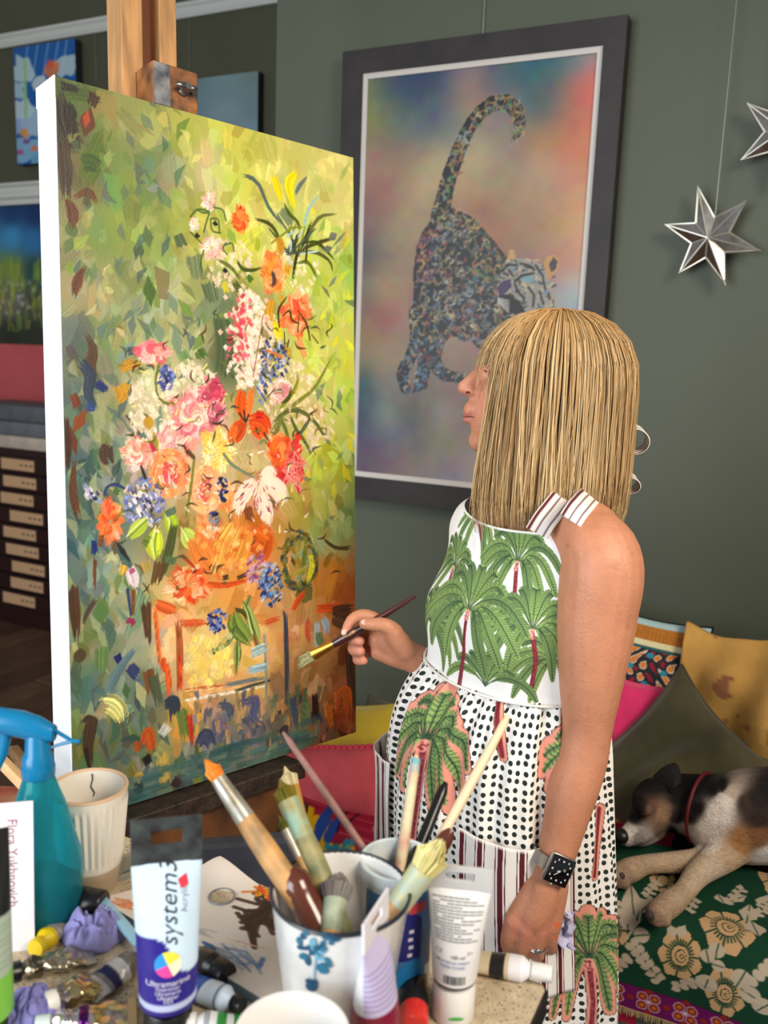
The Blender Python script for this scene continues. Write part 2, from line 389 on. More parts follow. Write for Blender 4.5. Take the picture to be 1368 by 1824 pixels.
# pink panel, boxes and plan chest
A = YP(0, 612, 3.66); B = YP(0, 740, 3.62); xr = YP(118, 650, 3.66)[0]
ZPB = YP(40, 803, 3.27)[2]+.002
tag(MB().box(((xr-5.2)/2, 3.675, (A[2]+ZPB)/2), (xr+5.2, 0.02, A[2]-ZPB), bev=0.004).build('pink_board', mat('coral_pink_board', (205, 92, 94), 0.6, var=0.08, vscale=3), loc=(0, 3.62, 1.0), smooth=False),
    'plain coral pink board standing on the plan chest below the meadow picture', 'board')
YF = 3.27; ztop = YP(40, 803, YF)[2]; x1 = YP(150, 900, YF)[0]; x0 = x1-1.25
chest = thing('plan_chest', 'dark plan chest with flat drawers and buff label cards, far left', 'chest', ((x0+x1)/2, YF+0.2, 0))
cm = mat('dark_oxblood_wood', (48, 22, 20), 0.4, var=0.2, vscale=8, stretch=(1, 8, 8))
MB().box(((x0+x1)/2, YF+0.215, ztop/2), (x1-x0, 0.39, ztop), bev=0.004).build('carcass', cm, chest, smooth=False)
nd = 9; hh = (ztop-0.14)/nd; wr = [0.32, 0.30, 0.35, 0.22, 0.33, 0.30, 0.22, 0.25, 0.38]
card_m = mat('buff_card', (205, 165, 125), 0.8); chrome = mat('chrome', (200, 200, 205), 0.2, 1.0)
for k in range(nd):
    z = ztop-0.03-hh*(k+0.5)
    d = MB().box(((x0+x1)/2, YF+0.008, z), (x1-x0-0.04, 0.022, hh-0.012), bev=0.003).build('drawer', cm, chest, smooth=False)
    MB().box((x1-0.30-wr[k]*0.5, YF-0.005, z), (0.24, 0.004, hh*0.62)).build('label_card', card_m, d, smooth=False)
    for q in range(3):
        ink = MB()
        ink.box((x1-0.27-wr[k]*0.5+q*0.035, YF-0.0075, z), (0.02, 0.0006, 0.008)); ink.build('handwriting', mat('ink_black', (40, 34, 34), 0.8), d, smooth=False)
    MB().ell((x1-0.16, YF-0.012, z), (0.03, 0.014, 0.012)).build('drawer_pull', chrome, d)
zb = ztop+0.001
for k, (w, h, c, lab, sh) in enumerate([(0.9, 0.07, (200, 185, 170), 'cream folded dust sheet on top of the dark plan chest', 0.0), (0.85, 0.075, (112, 116, 122), 'lower grey box of the stack on the plan chest', -0.02), (0.82, 0.085, (98, 102, 108), 'upper grey box of the stack on the plan chest', -0.03)]):
    tag(MB().box((x1-0.05-w/2+sh, YF+0.18, zb+h/2), (w, 0.32, h), bev=0.012).build('storage_box' if k else 'dust_sheet', mat('box_%d' % k, c, 0.6, var=0.1), loc=(x1-w/2, YF+0.18, zb)), lab, 'box' if k else 'cloth'); zb += h+0.001

# ================================================================== the big framed leopard picture
YFR = YW-0.045
TL, TR, BL = YP(612, 90, YFR), YP(1119, 30, YFR), YP(633, 887, YFR)
iTL, iTR, iBL = YP(646, 130, YFR), YP(1075, 81, YFR), YP(635, 848, YFR)
ox0, ox1, oz1, oz0 = TL[0], TR[0], (TL[2]+TR[2])/2, BL[2]
ix0, ix1, iz1, iz0 = iTL[0], iTR[0], (iTL[2]+iTR[2])/2, iBL[2]
fr = thing('framed_leopard_picture', 'large dark framed picture of a multicoloured leopard with raised tail', 'picture', ((ox0+ox1)/2, YFR, oz0))
fm = mat('black_brown_frame', (50, 45, 46), 0.55, var=0.25, vscale=9, bump=0.15, bscale=90)
def frame_bar(p, q, r, s_, d0, d1, name, m, par):
    """one mitred bar: outer edge p-q, inner edge r-s in (x,z); front at Y=YW-d1"""
    mb = MB(); o = []
    for (x, z) in (p, q, s_, r): o.append((x, z))
    V = [[x, YW-d0, z] for x, z in o]+[[x, YW-d1, z] for x, z in o]
    mb.add(V, [(0, 1, 2, 3), (7, 6, 5, 4), (0, 4, 5, 1), (1, 5, 6, 2), (2, 6, 7, 3), (3, 7, 4, 0)]); return mb.build(name, m, par, smooth=False)
O = [(ox0, oz1), (ox1, oz1), (ox1, oz0), (ox0, oz0)]; I = [(ix0, iz1), (ix1, iz1), (ix1, iz0), (ix0, iz0)]
g = 0.016; J = [(ix0+g, iz1-g), (ix1-g, iz1-g), (ix1-g, iz0+g), (ix0+g, iz0+g)]
slip = mat('white_slip', (205, 200, 195), 0.5)
for k in range(4):
    frame_bar(O[k], O[(k+1) % 4], I[k], I[(k+1) % 4], 0.001, 0.05, 'frame_bar', fm, fr)
    frame_bar(I[k], I[(k+1) % 4], J[k], J[(k+1) % 4], 0.001, 0.042, 'inner_slip', slip, fr)
LW, LH = 225, 390; lx0, lx1, lz1, lz0 = J[0][0], J[1][0], J[0][1], J[2][1]; YA = YW-0.036
def lf(pts):
    Q = np.array([YP(x, y, YA) for x, y in pts]); return np.stack([(Q[:, 0]-lx0)/(lx1-lx0)*LW, (lz1-Q[:, 2])/(lz1-lz0)*LH], 1)
bgp = [(660, 150, 120, 130, 90), (700, 150, 60, 85, 110), (740, 155, 45, 65, 110), (780, 145, 55, 75, 105), (830, 140, 140, 125, 130), (850, 160, 165, 120, 110), (880, 140, 80, 95, 115), (940, 125, 40, 100, 115), (990, 110, 45, 105, 115), (1040, 105, 120, 140, 150), (1060, 140, 220, 105, 85),
 (670, 210, 130, 140, 85), (720, 220, 100, 115, 110), (770, 220, 75, 95, 115), (800, 230, 110, 120, 130), (840, 210, 160, 145, 115), (900, 215, 130, 120, 130), (960, 190, 50, 95, 105), (1000, 180, 130, 105, 95), (1040, 170, 215, 100, 90), (1060, 220, 200, 115, 85),
 (665, 300, 165, 125, 110), (700, 320, 150, 120, 105), (750, 290, 155, 135, 110), (790, 290, 195, 180, 135), (850, 280, 190, 175, 135), (910, 270, 140, 130, 125), (950, 250, 165, 125, 85), (1000, 260, 180, 120, 75), (1050, 280, 190, 115, 85),
 (660, 380, 130, 105, 110), (680, 350, 160, 100, 95), (720, 340, 165, 140, 115), (755, 330, 190, 175, 130), (830, 340, 180, 150, 110), (880, 340, 155, 140, 105), (930, 330, 160, 140, 105), (970, 300, 185, 150, 130), (1010, 270, 205, 110, 85), (1050, 340, 190, 130, 95),
 (655, 450, 90, 85, 95), (700, 430, 150, 135, 110), (730, 400, 165, 150, 115), (860, 380, 160, 100, 85), (890, 420, 165, 120, 85), (930, 420, 150, 120, 100), (980, 400, 165, 130, 85), (1040, 400, 195, 150, 90),
 (655, 540, 110, 110, 100), (690, 520, 165, 150, 110), (720, 560, 160, 120, 110), (680, 560, 160, 85, 85), (960, 480, 150, 115, 110), (1010, 470, 190, 110, 95), (1050, 480, 190, 165, 100), (1020, 520, 165, 175, 175), (1045, 540, 80, 130, 155), (1055, 600, 45, 100, 130), (1000, 560, 150, 165, 170),
 (650, 620, 140, 125, 90), (690, 640, 160, 140, 115), (760, 600, 150, 130, 115), (790, 590, 165, 150, 130), (830, 600, 160, 125, 120),
 (645, 690, 45, 85, 95), (700, 690, 130, 125, 115), (730, 740, 75, 78, 82), (760, 720, 110, 100, 95), (790, 740, 150, 150, 135), (820, 700, 140, 110, 105), (650, 740, 55, 75, 100), (690, 740, 130, 150, 145), (720, 770, 110, 120, 120), (650, 790, 85, 75, 105), (700, 790, 105, 95, 115), (750, 780, 95, 95, 98), (790, 790, 140, 135, 100), (830, 760, 130, 110, 115), (660, 830, 100, 85, 100), (720, 830, 130, 110, 105), (770, 830, 135, 125, 120), (810, 840, 125, 115, 145), (840, 840, 170, 150, 145), (900, 820, 150, 140, 135), (1000, 800, 110, 120, 140)]
lr = Ras(LW, LH); lr.a[:] = idw(LW, LH, lf([p[:2] for p in bgp]), [p[2:] for p in bgp], 2.7)
for _ in range(3):
    for ax_ in (0, 1):
        pad = np.concatenate([np.repeat(lr.a.take([0], ax_), 9, ax_), lr.a, np.repeat(lr.a.take([-1], ax_), 9, ax_)], ax_); cs = np.cumsum(pad, axis=ax_, dtype=np.float64); n_ = lr.a.shape[ax_]; lr.a = ((cs.take(range(18, 18+n_), ax_)-cs.take(range(0, n_), ax_))/18).astype(np.float32)
nzf = RNG.normal(0, 1, (LH//8+2, LW//8+2, 3)); Yi, Xi = np.mgrid[0:LH, 0:LW]/8.0; i0 = Yi.astype(int); j0 = Xi.astype(int); fy = (Yi-i0)[..., None]; fx = (Xi-j0)[..., None]
nz8 = (nzf[i0, j0]*(1-fx)+nzf[i0, j0+1]*fx)*(1-fy)+(nzf[i0+1, j0]*(1-fx)+nzf[i0+1, j0+1]*fx)*fy
lr.a = (lr.a*.92+lr.a.mean(-1, keepdims=True)*.05); lr.a = 118+(lr.a-118)*1.12; lr.a = np.clip(lr.a+nz8*4, 0, 255).astype(np.float32)
# leopard: silhouette pieces, then rosettes inside
msk = Ras(LW, LH, (0, 0, 0))
def lstroke(p, w, r=msk, c=(255, 0, 0)):
    q = smooth_path([(x, y, 0) for x, y in p], 14)[:, :2]; r.stroke(lf(q), spl(np.linspace(0, 1, 14), np.linspace(0, 1, len(w)), w)*0.54, c)
body = [(773, 372), (805, 370), (840, 385), (858, 405), (880, 430), (900, 455), (915, 480), (940, 500), (985, 530), (990, 620), (880, 640), (850, 600), (825, 607), (812, 598), (800, 600), (790, 612), (776, 640), (768, 650), (760, 690), (735, 700), (745, 640), (738, 600), (736, 540), (736, 480), (742, 440), (752, 410), (765, 395)]
msk.poly(lf(body), (255, 0, 0))
lstroke([(785, 380), (795, 330), (810, 285), (828, 240), (850, 205), (878, 184), (905, 182), (922, 205), (924, 232), (918, 243)], [20, 15, 15, 14, 13, 12, 13, 12, 11, 6])
lstroke([(750, 560), (742, 610), (728, 640), (716, 665), (722, 690)], [26, 18, 13, 12, 11])
lstroke([(785, 575), (775, 610), (772, 640), (790, 665), (822, 672)], [26, 18, 15, 12, 8])
lstroke([(900, 600), (870, 610), (845, 590)], [20, 18, 16])
inm = msk.a[..., 0] > 128
lr.a[inm] = (34, 33, 38)
pal = [(165, 150, 100), (120, 140, 150), (85, 130, 165), (175, 90, 95), (160, 120, 150), (190, 170, 120), (95, 150, 95), (185, 125, 80), (150, 160, 165), (110, 95, 145), (205, 190, 150)]
def zone(x, y):
    if y < 400: return [0, 5, 7, 6, 8]
    if x < 770 and y < 500: return [3, 4, 3, 9, 5, 7]
    if 830 < x and y < 500: return [6, 5, 7, 2, 0]
    if y > 600: return [2, 1, 8, 2, 3, 10]
    return [1, 2, 8, 5, 0, 10, 3]
k = 0; inv = hmap
while k < 1500:
    x = RNG.uniform(700, 1000); y = RNG.uniform(170, 700); q = lf([(x, y)])[0]; i, j = int(q[1]), int(q[0])
    if not (0 <= i < LH and 0 <= j < LW) or not inm[i, j]: continue
    z_ = zone(x, y); c = np.array(pal[z_[RNG.integers(len(z_))]])*RNG.uniform(0.65, 1.1); an = RNG.uniform(0, 6.28); L = RNG.uniform(1.0, 3.0)
    p = np.array([[q[0]-L*math.cos(an), q[1]-L*math.sin(an)], [q[0]+0.8*L*math.sin(an), q[1]-0.8*L*math.cos(an)], [q[0]+L*math.cos(an), q[1]+L*math.sin(an)]])
    lr.stroke(p, RNG.uniform(0.4, .9), c, 0.9); k += 1
keep = ~inm
# head
hd = [(893, 480), (900, 462), (915, 458), (940, 462), (962, 468), (975, 490), (980, 520), (985, 560), (940, 570), (900, 560), (886, 540), (884, 505)]
lr.poly(lf(hd), (150, 148, 140))
for k in range(190):
    x = RNG.uniform(886, 985); y = RNG.uniform(460, 565)
    lr.stroke(lf([(x, y), (x+RNG.normal(0, 4), y+RNG.normal(0, 4))]), RNG.uniform(0.5, 1.2), pal[[1, 8, 10, 10, 5, 2][RNG.integers(6)]] if RNG.random() < .55 else (38, 38, 42), 0.85)
lr.poly(lf([(884, 512), (893, 500), (908, 496), (910, 510), (900, 520), (888, 528)]), (70, 55, 95))
lr.poly(lf([(880, 530), (900, 522), (925, 535), (935, 555), (900, 560)]), (34, 32, 36))
for p_ in ([(893, 482), (905, 470), (920, 472)], [(925, 468), (940, 472), (950, 480)], [(955, 475), (965, 490), (970, 515)], [(916, 505), (922, 520), (932, 530)], [(940, 510), (950, 525), (948, 545)], [(960, 520), (966, 540)], [(905, 480), (912, 490)]): lr.stroke(lf(p_), 1.0, (30, 30, 34))
lr.poly(lf([(925, 497), (935, 488), (948, 492), (950, 500), (938, 503)]), (120, 160, 170)); lr.stroke(lf([(916, 500), (928, 490), (948, 486)]), 1.1, (30, 30, 32))
for dx in range(5): lr.stroke(lf([(886, 530+dx*2), (905, 535+dx*5)]), 0.6, (200, 200, 195))
lr.poly(lf([(903, 462), (907, 443), (914, 445), (918, 460)]), (195, 155, 105)); lr.poly(lf([(966, 470), (972, 456), (986, 452), (994, 462), (992, 480), (984, 488), (975, 500)]), (185, 140, 85)); lr.poly(lf([(976, 470), (984, 457), (992, 464), (988, 480), (980, 484)]), (55, 48, 46))
X, Zz = np.meshgrid(np.linspace(lx0, lx1, LW), np.linspace(lz1, lz0, LH))
gridmesh('painted_panel', np.stack([X, np.full_like(X, YA), Zz], -1), lin(np.clip(lr.a, 0, 255)), mat('art_print_satin', vcol=True, rough=0.35), fr, flip=True)
wire = mat('hanging_wire', (150, 150, 140), 0.4, 0.6)
p = YP(860, 55, YW-0.01); MB().tube([(p[0], YW-0.008, oz1-0.02), (p[0], YW-0.008, 3.25)], 0.0014, 6).build('hanging_wire', wire, fr)
for px in (171, 338):
    q = YP(px, 100, YL-0.004); 
    tag(MB().tube([(q[0], YL-0.006, q[2]-0.12), (q[0], YL-0.006, zr)], 0.0015, 6).build('picture_cord', wire, loc=(q[0], YL-0.006, q[2])), ['thin hanging cord above the blue cloud canvas', 'thin hanging cord above the pale blue-grey canvas'][px > 200], 'cord')

# ================================================================== mirrored stars
mirror = mat('aged_mirror', (224, 222, 216), 0.12, 1.0, rgb2=(180, 166, 150), vscale=25); strip_m = mat('star_silver_edge', (190, 186, 176), 0.35, 0.7)
def star(cpx, tips, label, Ys, wire_top):
    c = YP(*cpx, Ys); T = [YP(x, y, Ys) for x, y in tips]; n = len(T)
    t = thing('mirror_star', label, 'star ornament', c, 'mirrored stars on the green wall')
    inner = []
    for k in range(n):
        m = (T[k]+T[(k+1) % n])/2; inner.append(c+(m-c)*0.47)
    ap = c+V3(0, -0.017, 0); bk = V3(0, 0.012, 0)
    for k in range(n):
        for q in (inner[k-1], inner[k]):
            mb = MB(); mb.add([ap, T[k], q, ap+bk*1.5, T[k]+bk, q+bk], [(0, 1, 2), (5, 4, 3), (0, 3, 4, 1), (1, 4, 5, 2), (2, 5, 3, 0)]); mb.build('mirror_facet', mirror, t, smooth=False)
        mb = MB(); mb.tube([ap+V3(0, -.001, 0), T[k]+V3(0, -.001, 0)], 0.0022, 5); mb.build('ridge_strip', strip_m, t)
        mb = MB(); mb.tube([inner[k-1], T[k], inner[k]], 0.003, 5); mb.tube([ap, inner[k]], 0.002, 5); mb.build('edge_strip', strip_m, t)
    top = YP(*wire_top, Ys)
    MB().tube([inner[0]+V3(0, 0.008, 0), (inner[0][0], Ys+0.01, 3.2)], 0.0012, 5).build('hanging_thread', wire, t)
star((1262, 425), [(1243, 332), (1329, 357), (1355, 447), (1292, 508), (1210, 486), (1185, 400)], 'whole six-pointed mirrored star hanging right of the leopard picture', YW-0.05, (1313, 0))
star((1395, 235), [(1331, 184), (1410, 150), (1460, 205), (1450, 300), (1385, 330), (1320, 285)], 'mirrored star cut by the right edge of the photo', YW-0.05, (1400, 0))
# ================================================================== canvas on the easel
_px = [(97, 133), (630, 280), (635, 1305), (130, 1468)]
_R = [ray(*p) for p in _px]; _s = np.linalg.solve(np.array([-_R[1], _R[2], -_R[3]]).T, -_R[0]); _d = np.array([1, _s[0], _s[1], _s[2]])*1.38
CTL, CTR, CBR, CBL = [CAM+_R[i]*_d[i] for i in range(4)]
cu_ = unit(((CTR-CTL)+(CBR-CBL))/2); cv_ = ((CBL-CTL)+(CBR-CTR))/2; cv_ = unit(cv_); cn_ = unit(np.cross(cv_, cu_))
if cn_@(CAM-CTL) < 0: cn_ = -cn_
CW = np.linalg.norm(CTR-CTL); CH = np.linalg.norm(CBL-CTL); CC = (CTL+CTR+CBR+CBL)/4
CO = CC-cu_*CW/2-cv_*CH/2+0                                               # top-left corner of the painted face
def cpt(u, v, n=0.0): return CO+cu_*u+cv_*v+cn_*n
HC = homography(_px, [(0, 0), (1, 0), (1, 1), (0, 1)])
PW, PH = 380, 740
pr_ = Ras(PW, PH)
def pf(pts): return hmap(HC, pts)*np.array([PW, PH])
SX = 0.66
base = """120 160 75 90 42|110 220 48 38 28|150 180 95 105 52|200 200 130 140 78|250 220 145 150 88|330 230 170 170 84|420 240 196 190 88|520 280 190 186 104|600 300 204 194 122
130 300 92 88 62|190 300 112 132 72|230 330 128 150 78|270 310 100 116 104|310 320 152 152 112|370 300 190 184 134|430 310 190 195 90|480 300 206 196 108|560 330 196 190 112|620 350 204 192 124
130 420 132 126 90|170 420 116 138 72|220 400 128 148 66|270 400 126 142 72|320 380 154 158 76|360 420 200 190 98|430 430 196 200 82|500 430 206 204 122|580 420 202 200 112
130 520 152 140 100|200 520 152 152 106|260 520 130 146 86|320 520 168 168 118|370 540 122 132 96|400 560 110 120 86|590 500 184 194 92|620 480 152 184 82
130 600 82 96 92|180 600 110 130 80|220 600 152 156 112|300 600 164 162 118|350 600 154 152 112|400 640 84 98 70|560 620 194 198 102|610 640 190 194 82
140 720 80 96 96|200 720 152 156 116|260 700 192 186 152|330 670 194 184 152|570 720 208 198 132|620 720 174 194 82
140 830 74 96 98|190 800 112 126 106|230 800 172 166 140|580 820 194 202 82|620 830 168 178 92
140 930 80 102 100|200 930 100 120 110|590 900 178 178 92|625 920 142 162 102|540 900 172 152 72
140 1030 86 106 106|200 1030 132 146 130|240 1040 162 160 126|580 960 152 162 112|300 960 130 120 75|380 980 205 135 65|450 960 200 110 50|330 850 205 170 130|430 800 200 175 130|470 880 190 150 110|350 760 205 175 155
300 1080 218 166 102|420 1060 214 152 82|590 1020 194 122 52|620 1060 172 92 42|300 1150 228 192 142|370 1170 226 206 112|450 1170 220 178 112|520 1150 204 152 96|580 1150 194 132 86|620 1170 120 72 42
350 1230 224 172 112|450 1230 210 162 96|560 1220 196 142 90|600 1230 184 112 60|330 1290 204 152 80|390 1290 116 110 116|450 1290 112 106 108|520 1280 110 100 82|570 1260 132 100 70|610 1270 176 80 36
150 1130 106 116 70|200 1150 122 132 106|240 1150 142 152 126|150 1230 80 106 96|200 1230 112 126 110|260 1230 96 116 96|150 1320 102 112 64|200 1320 96 110 96|250 1330 106 116 96|290 1350 132 126 76|330 1340 122 126 112|400 1350 74 96 92|500 1330 86 102 86|580 1310 122 100 70
150 1420 70 92 82|250 1410 74 96 92|350 1380 74 102 102|200 1460 66 88 84"""
bp = np.array([[float(q) for q in e.split()] for l in base.split('\n') for e in l.split('|')])
pr_.a[:] = idw(PW, PH, pf(bp[:, :2]), bp[:, 2:], 3.0)
ground = pr_.a.copy()
def S(pts, w, c, al=0.95, streak=0.10, z=0.6, n=8, rag=.13):
    pts = np.asarray(pts, float); w = np.atleast_1d(np.asarray(w, float))
    if len(pts) > 2: pts = smooth_path(np.c_[pts, np.zeros(len(pts))], n)[:, :2]
    if len(w) > 1: w = np.interp(np.linspace(0, 1, len(pts)), np.linspace(0, 1, len(w)), w)
    pr_.stroke(pf(pts), w*SX*(1.12 if w.max() > 3 else 1), c, al, streak, z, rag if w.max() > 3 else 0)
def leafs(x0, y0, x1, y1, w, c, bend=0.0, al=0.95):
    m = ((x0+x1)/2+bend*(y1-y0), (y0+y1)/2-bend*(x1-x0)); S([(x0, y0), m, (x1, y1)], [0.6, w, 0.6], c, al, .03, .4, n=7, rag=0)
def jit(c, s): return tuple(np.clip(np.asarray(c, float)+RNG.normal(0, s)+RNG.normal(0, s*0.5, 3), 0, 255))
# loose background dabs, taking the ground colour under them
for k in range(1250):
    u, v = RNG.uniform(0, 1, 2); i, j = int(v*(PH-1)), int(u*(PW-1)); c = ground[i, j]; big = k < 700
    w = RNG.uniform(7, 15) if big else RNG.uniform(4, 9); L = w*RNG.uniform(1.1, 2.2); an = RNG.normal(1.3, 0.5)*(1 if RNG.random() < .65 else -1)
    p0 = np.array([u*PW, v*PH]); d = np.array([math.cos(an), math.sin(an)])
    if k % 3:
        nn = np.array([-d[1], d[0]]); q = np.array([p0-d*L+nn*w*.7, p0-d*L*.8-nn*w*.8, p0+d*L-nn*w*.7, p0+d*L*1.1+nn*w*.5, p0+nn*w])+RNG.normal(0, w*.22, (5, 2)); pr_.poly(q, jit(c, 15), RNG.uniform(.4, .8), .3)
    else: pr_.stroke([p0-d*L, p0, p0+d*L], [w*.6, w*.8, w*.5], jit(c, 14), RNG.uniform(0.5, 0.85), 0.05, .3, .12)
# darker and paler leaf dabs over the garden
for (x0, y0, x1, y1, n, cols, lens) in [
    (110, 160, 330, 480, 70, [(90, 112, 92), (118, 142, 70), (150, 155, 95), (84, 104, 96), (132, 148, 62)], 34),
    (300, 240, 620, 460, 70, [(200, 195, 110), (170, 185, 90), (214, 205, 130), (160, 160, 110), (150, 180, 80)], 28),
    (120, 460, 400, 680, 120, [(96, 118, 84), (150, 158, 112), (112, 130, 70), (128, 140, 118), (178, 174, 130), (86, 104, 98)], 34),
    (540, 420, 630, 960, 150, [(190, 198, 70), (150, 175, 90), (214, 205, 50), (200, 196, 140), (110, 130, 100), (165, 190, 80)], 26),
    (120, 690, 250, 1300, 170, [(74, 98, 98), (96, 118, 108), (140, 146, 112), (62, 88, 92), (104, 120, 70), (166, 162, 122)], 44),
    (120, 1280, 420, 1460, 90, [(70, 96, 88), (100, 112, 62), (92, 112, 104), (120, 118, 70), (58, 84, 86)], 40)]:
    for k in range(int(n*.62)):
        x, y = RNG.uniform(x0, x1), RNG.uniform(y0, y1); L = RNG.uniform(.7, 1.4)*lens; an = RNG.normal(1.4, .5)
        leafs(x-L*.5*math.cos(an), y-L*.5*math.sin(an), x+L*.5*math.cos(an), y+L*.5*math.sin(an), RNG.uniform(3, min(8.5, L*.24)), jit(cols[RNG.integers(len(cols))], 8), RNG.normal(0, .12), RNG.uniform(.55, .9))
# left border: dark foliage and brown leaves
S([(112, 165), (150, 168), (185, 178)], [8, 9, 3], (72, 92, 40)); S([(104, 150), (140, 158)], [6, 4], (38, 34, 26)); S([(112, 175), (116, 210), (122, 250)], [9, 13, 5], (42, 34, 26)); S([(108, 240), (114, 300), (116, 360)], [9, 10, 5], (58, 46, 34), .85)
leafs(160, 190, 148, 242, 11, (92, 52, 28)); leafs(155, 195, 150, 225, 5, (170, 70, 20)); leafs(128, 185, 120, 215, 9, (34, 28, 24)); S([(168, 165), (160, 188)], [8, 6], (66, 44, 32))
S([(142, 290), (160, 288), (176, 300)], [11, 12, 10], (62, 84, 34)); leafs(120, 395, 132, 420, 9, (84, 108, 60)); leafs(128, 420, 114, 450, 7, (92, 112, 66))
S([(118, 350), (128, 385), (122, 412)], [4, 9, 1], (92, 52, 30)); S([(128, 352), (155, 340), (175, 368)], [2, 6, 1], (100, 60, 34)); S([(152, 470), (138, 495), (130, 535)], [1, 8, 2], (96, 54, 30)); S([(158, 330), (150, 372)], [3, 6], (84, 70, 48), .8)
S([(150, 590), (165, 625), (158, 650), (175, 690)], [2, 7, 9, 3], (84, 60, 44)); S([(140, 640), (160, 670), (155, 700), (172, 730)], [7, 9, 7, 2], (50, 64, 84)); S([(168, 680), (190, 695)], [7, 5], (30, 48, 98)); S([(152, 720), (170, 728)], [8, 4], (44, 70, 116))
S([(128, 700), (138, 725)], [5, 7], (110, 56, 28)); leafs(152, 728, 128, 770, 8, (132, 66, 30)); leafs(124, 760, 134, 810, 6, (100, 54, 32)); S([(132, 815), (128, 870), (138, 920), (146, 938)], [2, 5, 6, 1], (92, 58, 36)); S([(190, 790), (188, 812), (196, 828)], [8, 11, 6], (76, 58, 50)); S([(116, 740), (120, 800), (118, 845)], [3, 5, 2], (70, 40, 28))
S([(128, 1040), (132, 1090), (136, 1150)], [7, 8, 3], (78, 54, 40)); S([(168, 1000), (166, 1040)], [3, 1], (104, 58, 34)); S([(170, 1065), (150, 1100), (146, 1120)], [4, 4, 1], (84, 72, 62)); leafs(176, 1070, 180, 1110, 11, (86, 116, 70)); leafs(142, 1155, 140, 1180, 9, (78, 66, 48))
S([(140, 1290), (158, 1280), (155, 1330), (162, 1380)], [3, 10, 7, 2], (74, 58, 44)); S([(180, 1250), (200, 1255), (215, 1275), (218, 1292)], [12, 14, 12, 6], (200, 194, 120), .85, .2); S([(170, 1262), (188, 1270)], [10, 12], (150, 132, 104), .8); S([(152, 1335), (158, 1375)], [3, 2], (50, 42, 36))
leafs(205, 975, 240, 1020, 7, (72, 96, 98)); leafs(204, 962, 230, 1000, 4, (40, 44, 46)); S([(165, 960), (168, 988)], [3, 6], (30, 50, 110)); leafs(166, 990, 168, 1050, 3, (110, 66, 40)); S([(185, 1000), (200, 990), (205, 1010)], [4, 7, 3], (180, 180, 140)); S([(206, 1165), (215, 1185)], [6, 4], (38, 42, 96)); S([(228, 1185), (245, 1205)], [8, 9], (56, 64, 104)); S([(240, 1155), (215, 1185), (190, 1240)], [4, 7, 6], (90, 112, 120)); S([(262, 1190), (270, 1240)], [9, 8], (112, 72, 46)); S([(180, 1150), (178, 1200)], [11, 10], (96, 122, 74)); S([(258, 1050), (240, 1105), (225, 1140)], [11, 12, 8], (110, 136, 108)); S([(222, 1105), (236, 1107), (230, 1118)], [4, 4, 1], (150, 50, 84)); S([(258, 1070), (264, 1150)], [9, 4], (84, 62, 42)); S([(270, 1200), (285, 1260)], [9, 6], (80, 88, 66))
leafs(222, 1215, 225, 1245, 6, (74, 100, 66)); S([(252, 1330), (262, 1305), (270, 1340)], [6, 9, 8], (176, 84, 36)); S([(258, 1345), (264, 1362)], [7, 6], (40, 36, 38)); S([(240, 1320), (246, 1340)], [3, 6], (160, 80, 40)); S([(290, 1260), (305, 1250), (310, 1290)], [8, 11, 6], (52, 62, 78)); S([(322, 1260), (330, 1320)], [10, 8], (100, 116, 62)); S([(285, 1310), (300, 1290)], [7, 9], (205, 205, 196), .8); S([(285, 1340), (295, 1400)], [10, 9], (190, 160, 80), .75); S([(320, 1350), (310, 1380)], [8, 7], (92, 108, 70)); S([(306, 1390), (322, 1400)], [8, 5], (62, 48, 46)); S([(228, 1365), (240, 1385)], [9, 7], (112, 110, 60)); S([(250, 1375), (238, 1395)], [6, 8], (172, 142, 66))
# mid-left green leaves
leafs(262, 490, 268, 545, 10, (74, 100, 48)); leafs(258, 400, 265, 440, 8, (92, 112, 72)); S([(315, 415), (325, 440)], [8, 10], (88, 106, 74)); leafs(300, 520, 315, 560, 8, (120, 140, 116)); leafs(310, 575, 318, 640, 9, (122, 140, 118)); S([(345, 450), (352, 500)], [12, 10], (118, 130, 92)); S([(392, 560), (400, 620), (392, 668)], [14, 17, 11], (84, 100, 70)); S([(370, 500), (380, 540)], [14, 11], (96, 110, 82)); S([(322, 625), (330, 640)], [10, 10], (112, 142, 92)); S([(352, 620), (362, 640)], [9, 10], (80, 108, 54))
leafs(240, 605, 206, 645, 8, (120, 142, 130)); S([(225, 625), (245, 622)], [6, 5], (62, 86, 88)); leafs(280, 575, 285, 610, 9, (120, 140, 116)); leafs(285, 720, 280, 775, 6, (120, 140, 122)); S([(245, 770), (262, 795)], [10, 6], (92, 114, 108)); S([(224, 740), (248, 770)], [2, 3], (90, 76, 72))
